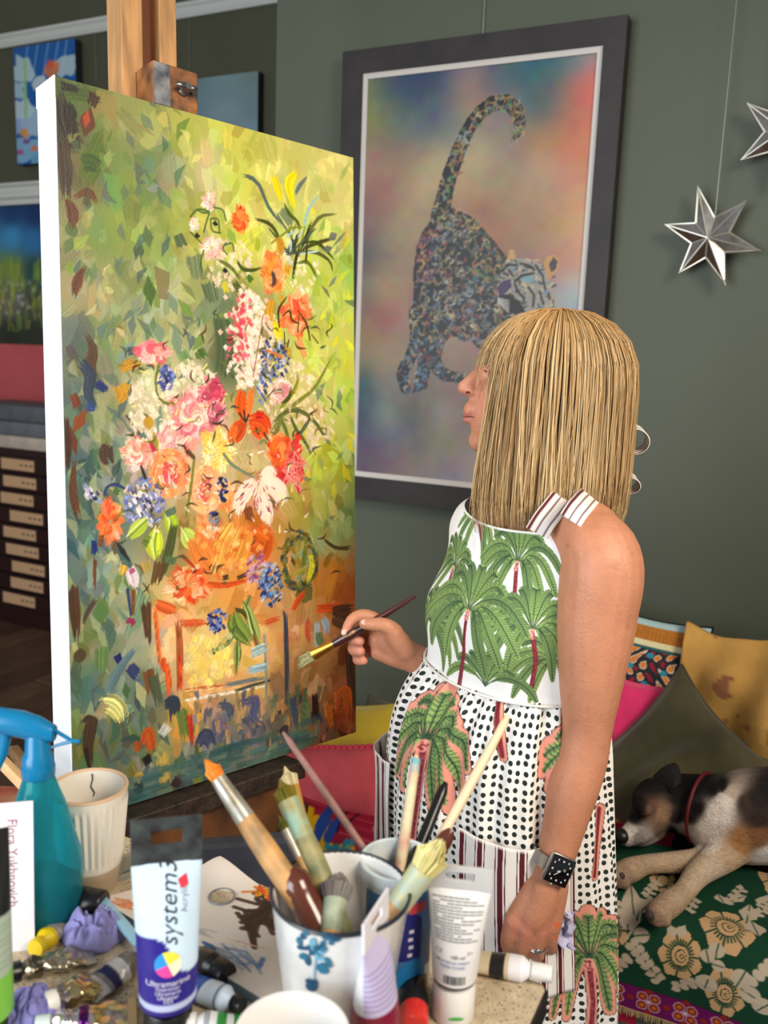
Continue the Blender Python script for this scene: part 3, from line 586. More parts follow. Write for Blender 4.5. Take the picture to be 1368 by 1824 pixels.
# pale blossom haze behind the flowers
for (cx, cy, rx, ry, n, c) in [(275, 720, 45, 55, 110, (222, 208, 182)), (340, 680, 45, 35, 90, (222, 212, 188)), (465, 600, 38, 60, 150, (236, 206, 180)), (515, 700, 50, 60, 100, (230, 206, 176)), (560, 760, 35, 40, 70, (232, 204, 176)), (410, 470, 40, 45, 70, (230, 204, 180)), (530, 470, 45, 50, 70, (236, 222, 186)), (250, 790, 30, 50, 70, (214, 196, 172))]:
    for k in range(n):
        r = math.sqrt(RNG.uniform()); an = RNG.uniform(0, 6.28); x, y = cx+rx*r*math.cos(an), cy+ry*r*math.sin(an)
        S([(x-4, y-4), (x+RNG.normal(0, 3), y+6)], [2.5, 3.5], jit(c, 9), .75)
def petals(cx, cy, rx, ry, n, cols, w, layers=3, hole=0.15, wob=.25):
    for l in range(layers):
        f = 1-l/(layers+0.6)
        for k in range(n):
            an = 2*math.pi*(k+.5*l)/n+RNG.normal(0, wob*.4); r1 = f*(1+RNG.normal(0, .1)); c = jit(cols[RNG.integers(len(cols))], 9)
            p = [(cx+rx*hole*math.cos(an), cy+ry*hole*math.sin(an)), (cx+rx*.6*r1*math.cos(an+RNG.normal(0, wob*.3)), cy+ry*.6*r1*math.sin(an)), (cx+rx*r1*math.cos(an), cy+ry*r1*math.sin(an))]
            S(p, [w*.5, w, w*.4], c, .95, .12, .9)
PK = [(226, 150, 146), (236, 184, 170), (214, 120, 128), (240, 206, 190), (228, 166, 160)]
# upper flowers
S([(431, 310), (455, 320), (470, 350), (480, 372), (500, 395), (512, 410)], [4, 3.5, 3, 3, 2.5, 2], (88, 102, 98)); S([(486, 310), (498, 345), (505, 362)], [6, 7, 3], (232, 206, 20)); S([(530, 302), (515, 325), (520, 355), (526, 375)], [3, 10, 6, 3], (236, 212, 16)); S([(548, 312), (530, 335), (524, 350)], [1.5, 4, 2], (104, 116, 110)); S([(556, 378), (560, 372)], 6, (232, 206, 30)); S([(500, 370), (520, 400)], [9, 8], (122, 136, 104)); S([(565, 348), (548, 375), (542, 398)], [2, 3, 3], (150, 184, 186))
for p in [[(505, 360), (515, 380), (530, 395), (534, 415)], [(600, 380), (570, 385), (555, 405), (548, 425), (535, 450)], [(452, 388), (480, 398), (495, 420), (500, 440)], [(598, 422), (570, 430), (545, 440), (525, 460)], [(540, 432), (560, 430), (585, 450), (600, 468)], [(530, 450), (560, 448), (590, 470), (592, 488)], [(525, 470), (545, 465), (560, 485), (566, 500)], [(555, 390), (545, 420), (528, 455), (522, 490), (520, 510)], [(535, 410), (520, 440), (508, 455)], [(420, 460), (432, 478), (450, 480), (468, 475)], [(385, 460), (410, 475), (430, 500)]]:
    S(p, [1.5, 3.4, 2.8, 1.5], jit((84, 92, 38), 12), .95, .15, 1.0, 10)
for k in range(16):
    S([(525+RNG.normal(0, 18), 420+RNG.normal(0, 22)), (530+RNG.normal(0, 20), 440+RNG.normal(0, 22))], [1.5, 2.5], [(86, 98, 84), (180, 200, 196), (60, 74, 50), (128, 138, 52)][k % 4])
leafs(585, 425, 600, 415, 7, (112, 120, 106)); leafs(575, 445, 592, 440, 6, (104, 114, 104))
petals(428, 390, 15, 27, 9, [(232, 110, 44), (240, 134, 64), (222, 84, 34)], 7, 2); petals(372, 358, 14, 22, 7, [(236, 196, 180), (224, 160, 150), (240, 214, 200)], 5, 2); petals(376, 440, 22, 26, 9, [(236, 196, 180), (226, 172, 160), (238, 212, 196)], 5, 2); petals(345, 398, 9, 14, 6, [(232, 190, 176), (224, 204, 190)], 4, 2)
for p in [[(350, 372), (362, 378), (372, 376)], [(372, 378), (365, 400), (362, 412)], [(380, 368), (395, 372), (402, 392)], [(338, 385), (350, 372), (372, 375)], [(375, 388), (385, 388), (390, 412)], [(374, 390), (378, 410), (392, 414)], [(338, 412), (350, 424), (358, 432)], [(400, 435), (412, 432), (416, 446)], [(404, 452), (396, 440), (402, 432)], [(362, 445), (356, 470), (358, 482)]]: S(p, 1.4, (70, 100, 50), .95, 0)
for x, y in [(382, 396), (350, 418), (400, 480)]: S([(x-3, y-3), (x+4, y+5)], [3.5, 3.5], (34, 28, 34))
S([(398, 500), (404, 522)], [5, 6], (196, 190, 56)); S([(415, 500), (430, 520), (445, 535)], [5, 6, 3], (78, 90, 40)); S([(448, 490), (440, 500)], [6, 5], (78, 112, 50))
petals(487, 487, 26, 44, 10, [(240, 150, 84), (234, 130, 70), (244, 176, 112), (226, 140, 60)], 10, 3); S([(480, 445), (475, 465)], [6, 8], (230, 116, 60)); S([(495, 420), (500, 440), (497, 455)], [6, 8, 5], (196, 140, 40)); S([(512, 470), (510, 490)], [7, 6], (206, 150, 44)); S([(484, 480), (488, 500), (482, 515)], [3, 4, 2], (70, 64, 72)); S([(484, 530), (478, 560), (485, 580)], [7, 9, 6], (196, 144, 44)); S([(498, 525), (505, 540)], [6, 5], (190, 150, 50)); S([(492, 570), (498, 605)], [9, 8], (220, 208, 40))
petals(528, 560, 30, 48, 9, [(234, 122, 70), (240, 150, 100), (226, 96, 54), (244, 172, 126)], 11, 3); S([(525, 530), (530, 560)], [6, 9], (232, 84, 56)); S([(530, 600), (545, 640)], [6, 5], (232, 140, 92))
for p in [[(503, 562), (515, 552), (520, 570), (532, 575)], [(530, 552), (545, 575), (552, 605)], [(532, 560), (530, 590)], [(510, 528), (496, 550), (497, 582)], [(506, 590), (508, 630), (514, 605)], [(555, 595), (566, 610)]]: S(p, [1, 2.6, 1.4], (74, 56, 30), .95, .05)
S([(505, 625), (518, 630)], [9, 8], (190, 150, 46))
# pink foxglove
for k in range(260):
    y = RNG.uniform(515, 690); cx = 440+(y-515)*.02; x = cx+RNG.normal(0, 14+6*math.sin((y-515)/55)); S([(x-3, y-4), (x+3, y+4)], [3, 4], jit([(240, 214, 196), (238, 198, 182), (244, 224, 206)][k % 3], 8), .85)
for k in range(46):
    y = RNG.uniform(525, 640); x = 432+RNG.normal(0, 11); S([(x-4, y-4), (x+RNG.normal(0, 4), y+6)], [2.4, 3.4], jit((214, 88, 100), 14), .9)
S([(468, 560), (462, 600), (450, 670)], 1.2, (150, 110, 90))
# grape hyacinths
def beads(cx, cy, rx, ry, n, cols, r=3.6):
    for k in range(n):
        q = math.sqrt(RNG.uniform()); an = RNG.uniform(0, 6.28); x, y = cx+rx*q*math.cos(an), cy+ry*q*math.sin(an)
        S([(x-1, y-2), (x+1.5, y+2.5)], [r*.7, r*RNG.uniform(.7, 1.1)], jit(cols[RNG.integers(len(cols))], 10), .95, .1, 1.0)
BL_ = [(70, 84, 136), (110, 126, 168), (46, 56, 96), (160, 170, 196), (90, 104, 150)]
beads(488, 640, 26, 42, 80, BL_); beads(466, 690, 8, 28, 22, BL_, 3); beads(295, 672, 15, 22, 60, [(92, 104, 164), (120, 132, 186), (70, 78, 140)], 4); S([(283, 645), (276, 680), (285, 712), (302, 720)], [2.5, 2, 1.8, 3], (110, 112, 44)); S([(292, 668), (298, 682)], [2, 3], (40, 42, 80)); S([(470, 620), (500, 635)], [2, 3], (200, 110, 70))
petals(270, 628, 32, 24, 8, [(232, 120, 126), (238, 160, 156), (224, 98, 112), (240, 190, 180)], 8, 2); S([(212, 660), (230, 648), (252, 650)], [4, 8, 4], (186, 136, 36)); S([(208, 685), (216, 705), (206, 715)], [8, 9, 4], (190, 140, 40)); S([(225, 680), (220, 700)], [6, 4], (196, 148, 50)); leafs(262, 738, 265, 765, 8, (182, 142, 46))
# big pinks, tiger lily, reds
petals(340, 745, 48, 62, 15, PK, 10, 4); petals(378, 700, 26, 34, 9, [(196, 80, 100), (214, 110, 120), (176, 66, 96), (226, 150, 150)], 8, 3); petals(385, 735, 22, 28, 8, [(208, 130, 140), (190, 96, 120), (232, 180, 172)], 7, 3); petals(250, 805, 40, 36, 13, [(236, 186, 166), (226, 156, 140), (240, 208, 190), (222, 140, 126)], 7, 3); petals(295, 780, 20, 24, 9, [(232, 176, 166), (240, 206, 194), (220, 146, 148)], 6, 3); petals(385, 800, 34, 44, 11, [(234, 206, 120), (228, 190, 96), (238, 220, 156)], 9, 3); S([(268, 785), (276, 805)], [4, 5], (176, 40, 78)); leafs(272, 768, 280, 805, 5, (150, 140, 50)); petals(500, 695, 22, 26, 8, [(226, 176, 164), (214, 156, 152), (234, 196, 180)], 8, 3)
for p, w, c in [([(432, 690), (428, 720), (435, 748)], [6, 12, 5], (214, 92, 34)), ([(448, 688), (444, 720), (438, 748)], [4, 7, 4], (226, 116, 56)), ([(436, 748), (424, 765), (412, 790)], [6, 15, 4], (206, 82, 34)), ([(420, 755), (412, 775), (411, 795)], [5, 9, 3], (222, 110, 50)), ([(440, 748), (462, 750), (478, 775)], [6, 17, 7], (208, 72, 30)), ([(445, 755), (462, 768), (472, 782)], [6, 13, 5], (224, 92, 42)), ([(455, 738), (470, 740)], [7, 6], (190, 44, 26))]: S(p, w, c, .97, .14, 1.0)
for p in [[(425, 735), (436, 750)], [(434, 730), (436, 748)], [(442, 738), (438, 750)], [(455, 762), (460, 772)], [(470, 770), (476, 782)]]: S(p, 1.6, (66, 30, 26), .95, 0)
for p, c in [([(480, 780), (490, 755), (505, 735), (530, 715), (560, 690), (580, 655), (600, 620)], (128, 132, 56)), ([(495, 730), (520, 700), (530, 675), (528, 660)], (134, 134, 40)), ([(500, 720), (515, 705), (518, 685)], (70, 80, 40)), ([(482, 755), (500, 738), (530, 730), (560, 750), (580, 775), (582, 765), (575, 745)], (88, 96, 52)), ([(515, 735), (525, 760), (545, 790), (560, 820)], (84, 94, 50)), ([(500, 745), (510, 770), (515, 795)], (96, 106, 58)), ([(555, 740), (535, 770), (515, 790)], (90, 104, 76)), ([(505, 730), (495, 760), (480, 785)], (112, 116, 60)), ([(460, 790), (470, 785), (478, 795)], (132, 132, 80))]: S(p, [2, 3.6, 3, 1.5], c, .95, .15, 1.0, 12)
petals(512, 820, 32, 48, 14, [(206, 60, 62), (222, 84, 74), (186, 40, 52), (232, 116, 96)], 9, 4); petals(495, 800, 22, 34, 9, [(226, 108, 54), (236, 134, 72), (214, 84, 44)], 9, 2); S([(525, 770), (535, 785)], [5, 6], (212, 62, 42)); S([(528, 860), (533, 880)], [4, 2], (200, 50, 70))
for k in range(26): S([(522+RNG.normal(0, 12), 830+RNG.normal(0, 20)), (530+RNG.normal(0, 12), 845+RNG.normal(0, 20))], [1, 1.6], jit((236, 130, 126), 14))
def rose(cx, cy, rx, ry, outer, inner, hi):
    for k in range(26):
        an = 2*math.pi*k/26; S([(cx+rx*.86*math.cos(an), cy+ry*.86*math.sin(an)), (cx+rx*.9*math.cos(an+.4), cy+ry*.9*math.sin(an+.4))], [6.5, 6.5], jit(outer, 9))
    for k in range(60):
        q = math.sqrt(RNG.uniform())*.72; an = RNG.uniform(0, 6.28); S([(cx+rx*q*math.cos(an), cy+ry*q*math.sin(an)), (cx+rx*q*math.cos(an+.6), cy+ry*q*math.sin(an+.6))], [5, 5], jit(inner if q < .5 else outer, 12), .9)
    for k in range(13):
        q = RNG.uniform(.2, .75); an = RNG.uniform(0, 6.28); S([(cx+rx*q*math.cos(an), cy+ry*q*math.sin(an)), (cx+rx*q*math.cos(an+.35), cy+ry*q*math.sin(an+.35))], [1, 1.8], jit(hi, 6), .9)
rose(300, 842, 33, 42, (236, 146, 98), (214, 88, 92), (244, 196, 176)); rose(364, 872, 30, 42, (236, 170, 122), (214, 96, 86), (244, 204, 180)); petals(405, 885, 17, 30, 8, [(234, 156, 96), (240, 178, 126), (224, 132, 80)], 8, 2)
S([(250, 830), (258, 852)], [2, 3], (40, 40, 44)); S([(345, 815), (340, 860), (330, 920)], [2, 3, 2], (120, 124, 50)); S([(330, 800), (348, 818)], [4, 3], (96, 70, 46)); S([(398, 808), (410, 825), (430, 838), (450, 850)], [2.5, 3, 2.5, 2], (108, 130, 108))
# pale striped lily
for p, w in [([(458, 852), (440, 870), (425, 900), (424, 922)], [5, 14, 13, 3]), ([(458, 850), (480, 860), (500, 880), (495, 905)], [5, 15, 16, 6]), ([(460, 856), (466, 890), (476, 920), (480, 938)], [6, 15, 15, 3]), ([(465, 848), (480, 838), (490, 850)], [5, 9, 5])]: S(p, w, (240, 214, 196), .97, .04, 1.0)
for k in range(34):
    an = RNG.uniform(.4, 2.9); r = RNG.uniform(14, 62); x, y = 460+r*math.cos(an)*.72, 852+r*math.sin(an); S([(x, y), (x+6*math.cos(an)+RNG.normal(0, 2), y+9*math.sin(an))], [.6, 1.3], (150, 60, 80), .85, 0)
beads(395, 870, 9, 22, 22, [(46, 54, 104), (74, 84, 140), (30, 34, 66)], 3.4); beads(378, 925, 10, 16, 18, [(84, 90, 120), (46, 52, 84), (120, 126, 150)], 4)
# left hyacinths, orange flower, lime leaves
beads(255, 895, 34, 46, 190, [(128, 136, 186), (110, 118, 172), (146, 152, 196), (100, 106, 156)], 4.4); beads(255, 900, 28, 38, 46, [(232, 220, 206), (214, 204, 206)], 2.4); beads(250, 885, 26, 30, 12, [(50, 44, 70)], 1.8)
S([(146, 858), (158, 880), (172, 890), (190, 898)], [3, 3.5, 3, 3], (150, 160, 190)); beads(160, 880, 14, 10, 12, [(190, 190, 206), (40, 46, 90)], 2.4); S([(185, 880), (188, 868), (202, 862), (222, 870)], [2, 2, 3, 2], (46, 60, 110)); S([(200, 872), (212, 878)], [5, 5], (84, 104, 60))
petals(195, 928, 25, 46, 11, [(232, 120, 66), (238, 146, 96), (222, 98, 52)], 7, 2); S([(180, 950), (176, 975)], [4, 3], (120, 74, 48)); S([(202, 960), (204, 990)], [4, 2], (110, 84, 62)); S([(205, 945), (210, 962)], [4, 3], (232, 170, 150))
for p, w, c in [([(262, 925), (245, 940), (228, 958)], [5, 12, 4], (178, 196, 70)), ([(280, 940), (274, 970), (278, 998)], [5, 15, 3], (188, 204, 60)), ([(296, 915), (304, 930), (305, 950)], [5, 12, 5], (166, 190, 50)), ([(325, 942), (336, 960), (342, 978)], [4, 14, 4], (184, 204, 96))]: S(p, w, c, .97, .08, 1.0); S(p, [1.2, 1.6, .8], (110, 150, 40), .9, 0); S([(q[0]-4, q[1]-3) for q in p], [1.5, 2.5, 1], (214, 222, 160), .8, 0)
S([(300, 905), (306, 918)], [10, 8], (90, 112, 92)); S([(310, 930), (300, 980), (285, 1030)], [6, 8, 5], (74, 84, 48)); S([(265, 965), (252, 960)], [9, 7], (104, 124, 60)); S([(285, 1000), (275, 1045)], [10, 8], (96, 72, 46)); S([(305, 990), (300, 1005)], [10, 9], (88, 110, 76)); S([(255, 1000), (262, 1020)], [9, 7], (170, 146, 80)); S([(345, 960), (352, 985)], [7, 7], (104, 104, 50))
S([(228, 1010), (236, 1030), (238, 1048)], [8, 10, 6], (214, 200, 206)); S([(220, 1005), (216, 1025)], [7, 5], (196, 160, 70)); S([(232, 1012), (236, 1022)], [4, 5], (176, 84, 120)); S([(226, 1050), (232, 1095)], [3, 2], (50, 70, 110)); S([(236, 1048), (236, 1100)], [4, 2], (124, 80, 48))
# pot
for p, w, c in [([(345, 950), (370, 1000), (390, 1020)], [16, 22, 18], (220, 128, 62)), ([(420, 930), (400, 970), (390, 1010)], [14, 20, 16], (226, 164, 82)), ([(440, 940), (430, 980), (415, 1010)], [12, 16, 14], (216, 144, 62)), ([(380, 935), (375, 960)], [12, 10], (236, 200, 170)), ([(470, 950), (465, 980), (450, 1000)], [18, 20, 14], (188, 84, 28)), ([(455, 940), (480, 960)], [10, 12], (206, 104, 36)), ([(440, 900), (445, 930)], [8, 8], (120, 70, 40)), ([(360, 930), (352, 970)], [8, 9], (222, 120, 60))]: S(p, w, c, .9, .12, .8)
for k in range(70):
    x, y = RNG.uniform(352, 478), RNG.uniform(930, 1022); S([(x, y), (x+RNG.normal(0, 8), y+RNG.uniform(6, 16))], [4, 5], jit([(228, 160, 84), (214, 124, 54), (236, 182, 112), (196, 96, 40)][RNG.integers(4)], 10), .6)
S([(340, 1035), (400, 1042), (450, 1030)], [4, 5, 3], (196, 80, 36)); S([(395, 1030), (408, 1026)], [4, 4], (80, 56, 40)); S([(420, 1030), (440, 1022)], [3, 4], (84, 60, 42))
petals(335, 1040, 46, 38, 15, [(222, 116, 68), (232, 154, 108), (206, 84, 44), (238, 180, 140)], 8, 3); S([(335, 1060), (336, 1075)], [5, 5], (206, 72, 34)); S([(325, 990), (345, 1010)], [3, 2], (170, 50, 36))
beads(455, 1010, 20, 30, 60, [(160, 110, 140), (190, 150, 170), (140, 90, 126)], 4); beads(482, 1040, 22, 38, 120, [(70, 96, 150), (110, 140, 180), (36, 44, 80), (170, 180, 200), (50, 80, 130)], 4); beads(385, 1105, 16, 22, 50, [(80, 96, 160), (120, 134, 186), (50, 56, 110)], 4); S([(370, 1095), (380, 1100)], [2, 2], (30, 30, 60))
for k in range(120):
    an = RNG.uniform(0, 6.28); q = RNG.uniform(.75, 1.05); x, y = 533+30*q*math.cos(an), 1000+52*q*math.sin(an); S([(x, y), (x-9*math.sin(an), y+12*math.cos(an))], [2.5, 3.5], jit([(104, 104, 44), (84, 90, 60), (130, 110, 50), (70, 86, 84)][k % 4], 12), .9)
for k in range(30): S([(535+RNG.normal(0, 9), 1000+RNG.normal(0, 20)), (536+RNG.normal(0, 9), 1010+RNG.normal(0, 20))], [4, 4], jit([(150, 160, 130), (120, 120, 60), (160, 140, 60)][k % 3], 10), .8)
S([(553, 985), (555, 1010), (546, 1040)], [3, 6, 3], (206, 200, 50)); S([(575, 960), (598, 975), (630, 975)], [3, 3, 4], (84, 70, 44)); S([(540, 1050), (545, 1075)], [20, 12], (96, 96, 50), .8)
# leaves over the table edge
for p, w, c in [([(432, 1070), (440, 1085), (450, 1120), (462, 1150)], [4, 9, 12, 4], (142, 156, 92)), ([(415, 1090), (420, 1115), (440, 1140), (445, 1150)], [6, 16, 13, 3], (126, 150, 72)), ([(420, 1115), (400, 1145), (370, 1160)], [5, 8, 4], (96, 124, 74)), ([(422, 1135), (422, 1165), (420, 1200)], [4, 8, 2], (130, 146, 90)), ([(445, 1060), (438, 1080)], [3, 5], (120, 140, 80)), ([(450, 1130), (462, 1165)], [4, 3], (150, 104, 66))]: S(p, w, c, .97, .2, 1.0); S(p, [1, 2, 1], (66, 84, 40), .8, 0)
S([(416, 1085), (432, 1090), (440, 1105)], [3, 4, 2], (70, 76, 40)); S([(366, 1160), (380, 1163)], [3, 3], (60, 86, 60))
# painted chest: drawers and edges
for x0, y0, x1, y1, w, c in [(276, 1075, 315, 1090, 9, (206, 92, 44)), (320, 1110, 372, 1108, 6, (198, 92, 50)), (274, 1080, 285, 1200, 4, (206, 104, 54)), (316, 1100, 318, 1240, 6, (150, 84, 50)), (290, 1170, 292, 1200, 5, (206, 80, 36)), (296, 1180, 300, 1245, 5, (206, 88, 40)), (318, 1160, 322, 1230, 4, (196, 76, 36)), (325, 1235, 470, 1210, 7, (226, 176, 120)), (330, 1247, 470, 1222, 3, (240, 224, 200)), (330, 1228, 420, 1218, 2, (180, 96, 60)), (395, 1222, 480, 1205, 4, (108, 118, 120)), (420, 1230, 480, 1212, 3, (70, 76, 76)), (508, 1085, 512, 1285, 5, (70, 72, 84)), (505, 1090, 508, 1160, 3, (60, 70, 96)), (470, 1110, 500, 1100, 5, (190, 90, 50)), (470, 1130, 474, 1250, 3, (130, 140, 140)), (520, 1090, 545, 1050, 6, (200, 80, 40)), (560, 1085, 615, 1080, 8, (196, 76, 34)), (590, 1090, 632, 1085, 12, (92, 60, 44)), (548, 1100, 552, 1150, 6, (200, 90, 70)), (565, 1105, 568, 1165, 7, (170, 184, 196)), (575, 1100, 582, 1130, 7, (150, 172, 190)), (568, 1125, 576, 1150, 8, (104, 124, 80)), (445, 1165, 478, 1150, 9, (160, 186, 190)), (440, 1195, 480, 1185, 7, (150, 184, 200)), (590, 1100, 630, 1120, 12, (88, 62, 46)), (620, 1150, 628, 1290, 10, (84, 62, 44))]:
    S([(x0, y0), ((x0+x1)/2+RNG.normal(0, 2), (y0+y1)/2), (x1, y1)], [w*.8, w, w*.7], c, .92, .14, .7)
for k in range(60):
    x, y = RNG.uniform(335, 410), RNG.uniform(1125, 1215); S([(x, y), (x+RNG.normal(0, 4), y+RNG.uniform(8, 22))], [5, 6], jit([(232, 214, 110), (226, 196, 120), (222, 206, 150)][k % 3], 7), .6)
for k in range(150):
    x, y = RNG.uniform(335, 632), RNG.uniform(1235, 1330)-0; L = RNG.uniform(10, 34); cs = [(104, 104, 130), (84, 88, 106), (140, 120, 90), (70, 78, 92), (176, 140, 90)] if x < 480 else ([(92, 110, 84), (60, 66, 76), (176, 130, 80), (110, 116, 90)] if x < 570 else [(196, 92, 34), (150, 72, 36), (206, 130, 70), (90, 58, 44)])
    S([(x, y-L/2), (x+RNG.normal(0, 4), y+L/2)], [RNG.uniform(2, 6), RNG.uniform(1.5, 4)], jit(cs[RNG.integers(len(cs))], 9), .8)
for p, w, c in [([(336, 1270), (342, 1330)], [5, 3], (190, 56, 36)), ([(385, 1255), (405, 1258), (410, 1290)], [4, 7, 4], (74, 84, 100)), ([(430, 1250), (455, 1248), (450, 1280), (470, 1290)], [6, 9, 8, 7], (84, 86, 116)), ([(350, 1330), (365, 1310), (378, 1335)], [6, 12, 8], (64, 70, 96)), ([(500, 1310), (512, 1290)], [10, 6], (66, 54, 58)), ([(560, 1235), (563, 1285)], [6, 8], (60, 40, 40)), ([(520, 1240), (528, 1300)], [7, 5], (66, 78, 96)), ([(545, 1240), (540, 1300)], [8, 9], (96, 116, 80)), ([(598, 1245), (612, 1230), (620, 1290)], [8, 12, 9], (206, 100, 34)), ([(585, 1250), (590, 1300)], [8, 6], (210, 110, 40))]: S(p, w, c, .92, .15, .7)
for k in range(80):
    x = RNG.uniform(150, 560); yb = 1465-(x-130)*.32; y = yb-RNG.uniform(3, 48); S([(x-18, y+5), (x+18, y-6)], [5, 5], jit([(72, 100, 98), (84, 110, 102), (62, 90, 92)][k % 3], 6), .6)
# dark and pale accents through the bouquet
for k in range(130):
    x, y = RNG.uniform(205, 590), RNG.uniform(560, 1060); L = RNG.uniform(8, 26); an = RNG.uniform(0, 6.28)
    S([(x, y), (x+L*.5*math.cos(an)+RNG.normal(0, 3), y+L*.5*math.sin(an)), (x+L*math.cos(an+.4), y+L*math.sin(an+.4))], [.6, RNG.uniform(1.4, 3), .6], jit([(58, 66, 36), (84, 50, 34), (70, 84, 60), (120, 110, 44)][k % 4], 8), .85, 0, .6)
for k in range(110):
    x, y = RNG.uniform(225, 590), RNG.uniform(640, 960); S([(x, y), (x+RNG.normal(0, 6), y+RNG.normal(0, 8))], [.8, RNG.uniform(1.2, 2.4)], jit([(246, 228, 206), (240, 206, 190), (238, 214, 130)][k % 3], 6), .85, 0, .8)
pr_.a = np.clip(118+(pr_.a-118)*1.16, 6, 252)
canvas_w = mat('primed_canvas', (238, 240, 242), 0.75, bump=0.12, bscale=900)
pt = thing('flower_painting', 'tall stretched canvas on the easel painted with a flower arrangement and white sides', 'painting', cpt(CW/2, CH, -0.02))
TH = 0.072
AX = np.array([cu_, -cv_, cn_])
MB().box(cpt(CW/2, CH/2, -TH/2-0.0012), (CW, CH, TH), ax=AX, bev=0.003).build('stretched_canvas', canvas_w, pt, smooth=False)
MB().box(cpt(0.0005, 0.016, -TH/2-0.001), (0.003, 0.034, TH+0.001), ax=AX, bev=0.002).build('corner_fold', canvas_w, pt, smooth=False)
U, Vv = np.meshgrid(np.linspace(0.0015, CW-0.0015, PW), np.linspace(0.0015, CH-0.0015, PH)); relief = (pr_.z-0.3)*0.00022
Pg = CO+U[..., None]*cu_+Vv[..., None]*cv_+(0.0002+np.clip(relief, -0.0002, 0.001))[..., None]*cn_
gridmesh('brushwork', Pg, np.clip(lin(np.clip(pr_.a, 0, 255))*.98, 0, .95), mat('acrylic_paint', vcol=True, rough=0.38, bump=0.12, bscale=500), pt, flip=True)

# ================================================================== easel
pine = mat('easel_pine', (214, 160, 104), 0.5, var=0.22, vscale=5, stretch=(12, 12, 1)); pine_d = mat('easel_slot', (110, 60, 28), 0.6)
beech = mat('easel_brown_wood', (112, 70, 36), 0.5, var=0.5, vscale=14, bump=0.15, bscale=60, rgb2=(66, 40, 24)); ledge_m = mat('paint_crusted_ledge', (58, 44, 34), 0.55, rgb2=(28, 20, 16), vscale=40, bump=0.5, bscale=120)
ez = thing('studio_easel', 'wooden studio easel with slotted mast holding the tall flower canvas', 'easel', V3(*(cpt(CW*.5, CH, -0.1)[:2]), 0))
mastu = np.interp(262, [97, 630], [0, CW])*1.0
def upx(px, py, n):     # u on the plane offset n behind the canvas for a photo pixel
    r = ray(px, py); o = cpt(0, 0, n); d = ((o-CAM)@cn_)/(r@cn_); q = CAM+r*d-o; return q@cu_, q@cv_
ul = upx(214, 60, -0.075)[0]; ur = upx(252, 60, -0.075)[0]; u3 = upx(312, 60, -0.075)[0]
zc = cpt(0, CH, 0)[2]; vb = CH+0.80
wpost = (ur-ul)
MB().box(cpt((ul+ur)/2, (vb-0.75)/2, -0.105), (wpost, vb+0.75, 0.055), ax=AX, bev=0.002).build('mast_post', pine, ez, smooth=False)
MB().box(cpt(u3-wpost*.42, (vb-0.75)/2, -0.105), (wpost*.85, vb+0.75, 0.055), ax=AX, bev=0.002).build('mast_post', pine, ez, smooth=False)
MB().box(cpt((ur+u3-wpost*.85)/2, (vb-0.75)/2, -0.118), (u3-wpost*.85-ur+0.002, vb+0.75, 0.02), ax=AX).build('mast_slot', pine_d, ez, smooth=False)
b0 = upx(270, 160, -0.02); b1 = upx(349, 175, -0.02)
blk = MB().box(cpt((b0[0]+b1[0])/2, -0.040, -0.045), (b1[0]-b0[0], 0.076, 0.06), ax=AX, bev=0.002).build('top_clamp', mat('stained_block', (170, 110, 60), 0.5, rgb2=(60, 44, 38), vscale=30), ez, smooth=False)
MB().box(cpt(b0[0]+0.016, -0.040, -0.0135), (0.03, 0.07, 0.003), ax=AX).build('paint_patch', mat('blue_grey_paint', (150, 150, 152), 0.5, rgb2=(60, 66, 80), vscale=40), blk, smooth=False)
wn = cpt(b0[0]*.35+b1[0]*.65, -0.042, -0.0145)
mb = MB().lathe([(0.001, 0.022), (0.006, 0.022), (0.008, 0.006), (0.012, 0.004), (0.012, 0.0), (0.001, 0)], wn, ax=AX, n=16); mb.ell(wn+cn_*0.016+cu_*0.012, (0.009, 0.005, 0.003), ax=AX); mb.ell(wn+cn_*0.016-cu_*0.012, (0.009, 0.005, 0.003), ax=AX)
mb.build('wing_nut', mat('steel', (150, 150, 150), 0.3, 1.0), blk)
# tray under the canvas: ledge with a lip in front, panel below, feet
MB().box(cpt(CW/2-0.10, CH+0.014, -0.02), (CW*0.74, 0.024, 0.12), ax=AX, bev=0.003).build('canvas_ledge', ledge_m, ez, smooth=False)
MB().box(cpt(CW/2-0.10, CH+0.016, 0.047), (CW*0.74, 0.034, 0.016), ax=AX, bev=0.003).build('ledge_lip', ledge_m, ez, smooth=False)
MB().box(cpt(CW/2-0.11, CH+0.09, 0.01), (CW*0.70, 0.112, 0.05), ax=AX, bev=0.003).build('tray_panel', beech, ez, smooth=False)
MB().box(cpt(CW/2-0.11, CH+0.185, 0.002), (CW*0.68, 0.06, 0.04), ax=AX, bev=0.003).build('tray_panel', beech, ez, smooth=False)
MB().tube([cpt(CW*.33, CH+0.075, 0.03), cpt(CW*.33, CH+0.075, 0.058)], 0.006, 10).build('tray_bolt', mat('steel'), ez)
for s_ in (-1, 1):
    c0 = cpt(CW/2+s_*0.2, CH, -0.05); hz = V3(cn_[0], cn_[1], 0); hz = unit(hz)
    A3 = np.array([cu_, hz, ZV]); c1 = V3(c0[0], c0[1], 0.03)-hz*0.1
    MB().box(c1, (0.05, 0.62, 0.05), ax=A3, bev=0.004).build('foot', beech, ez, smooth=False)
    MB().tube([V3(c0[0], c0[1], c0[2]-0.15), c1+V3(0, 0, 0.02)], 0.022, 8).build('leg', beech, ez)
    MB().tube([cpt(CW/2+s_*0.12, CH*.25, -0.14), c1-hz*0.27], 0.014, 8).build('back_strut', beech, ez)
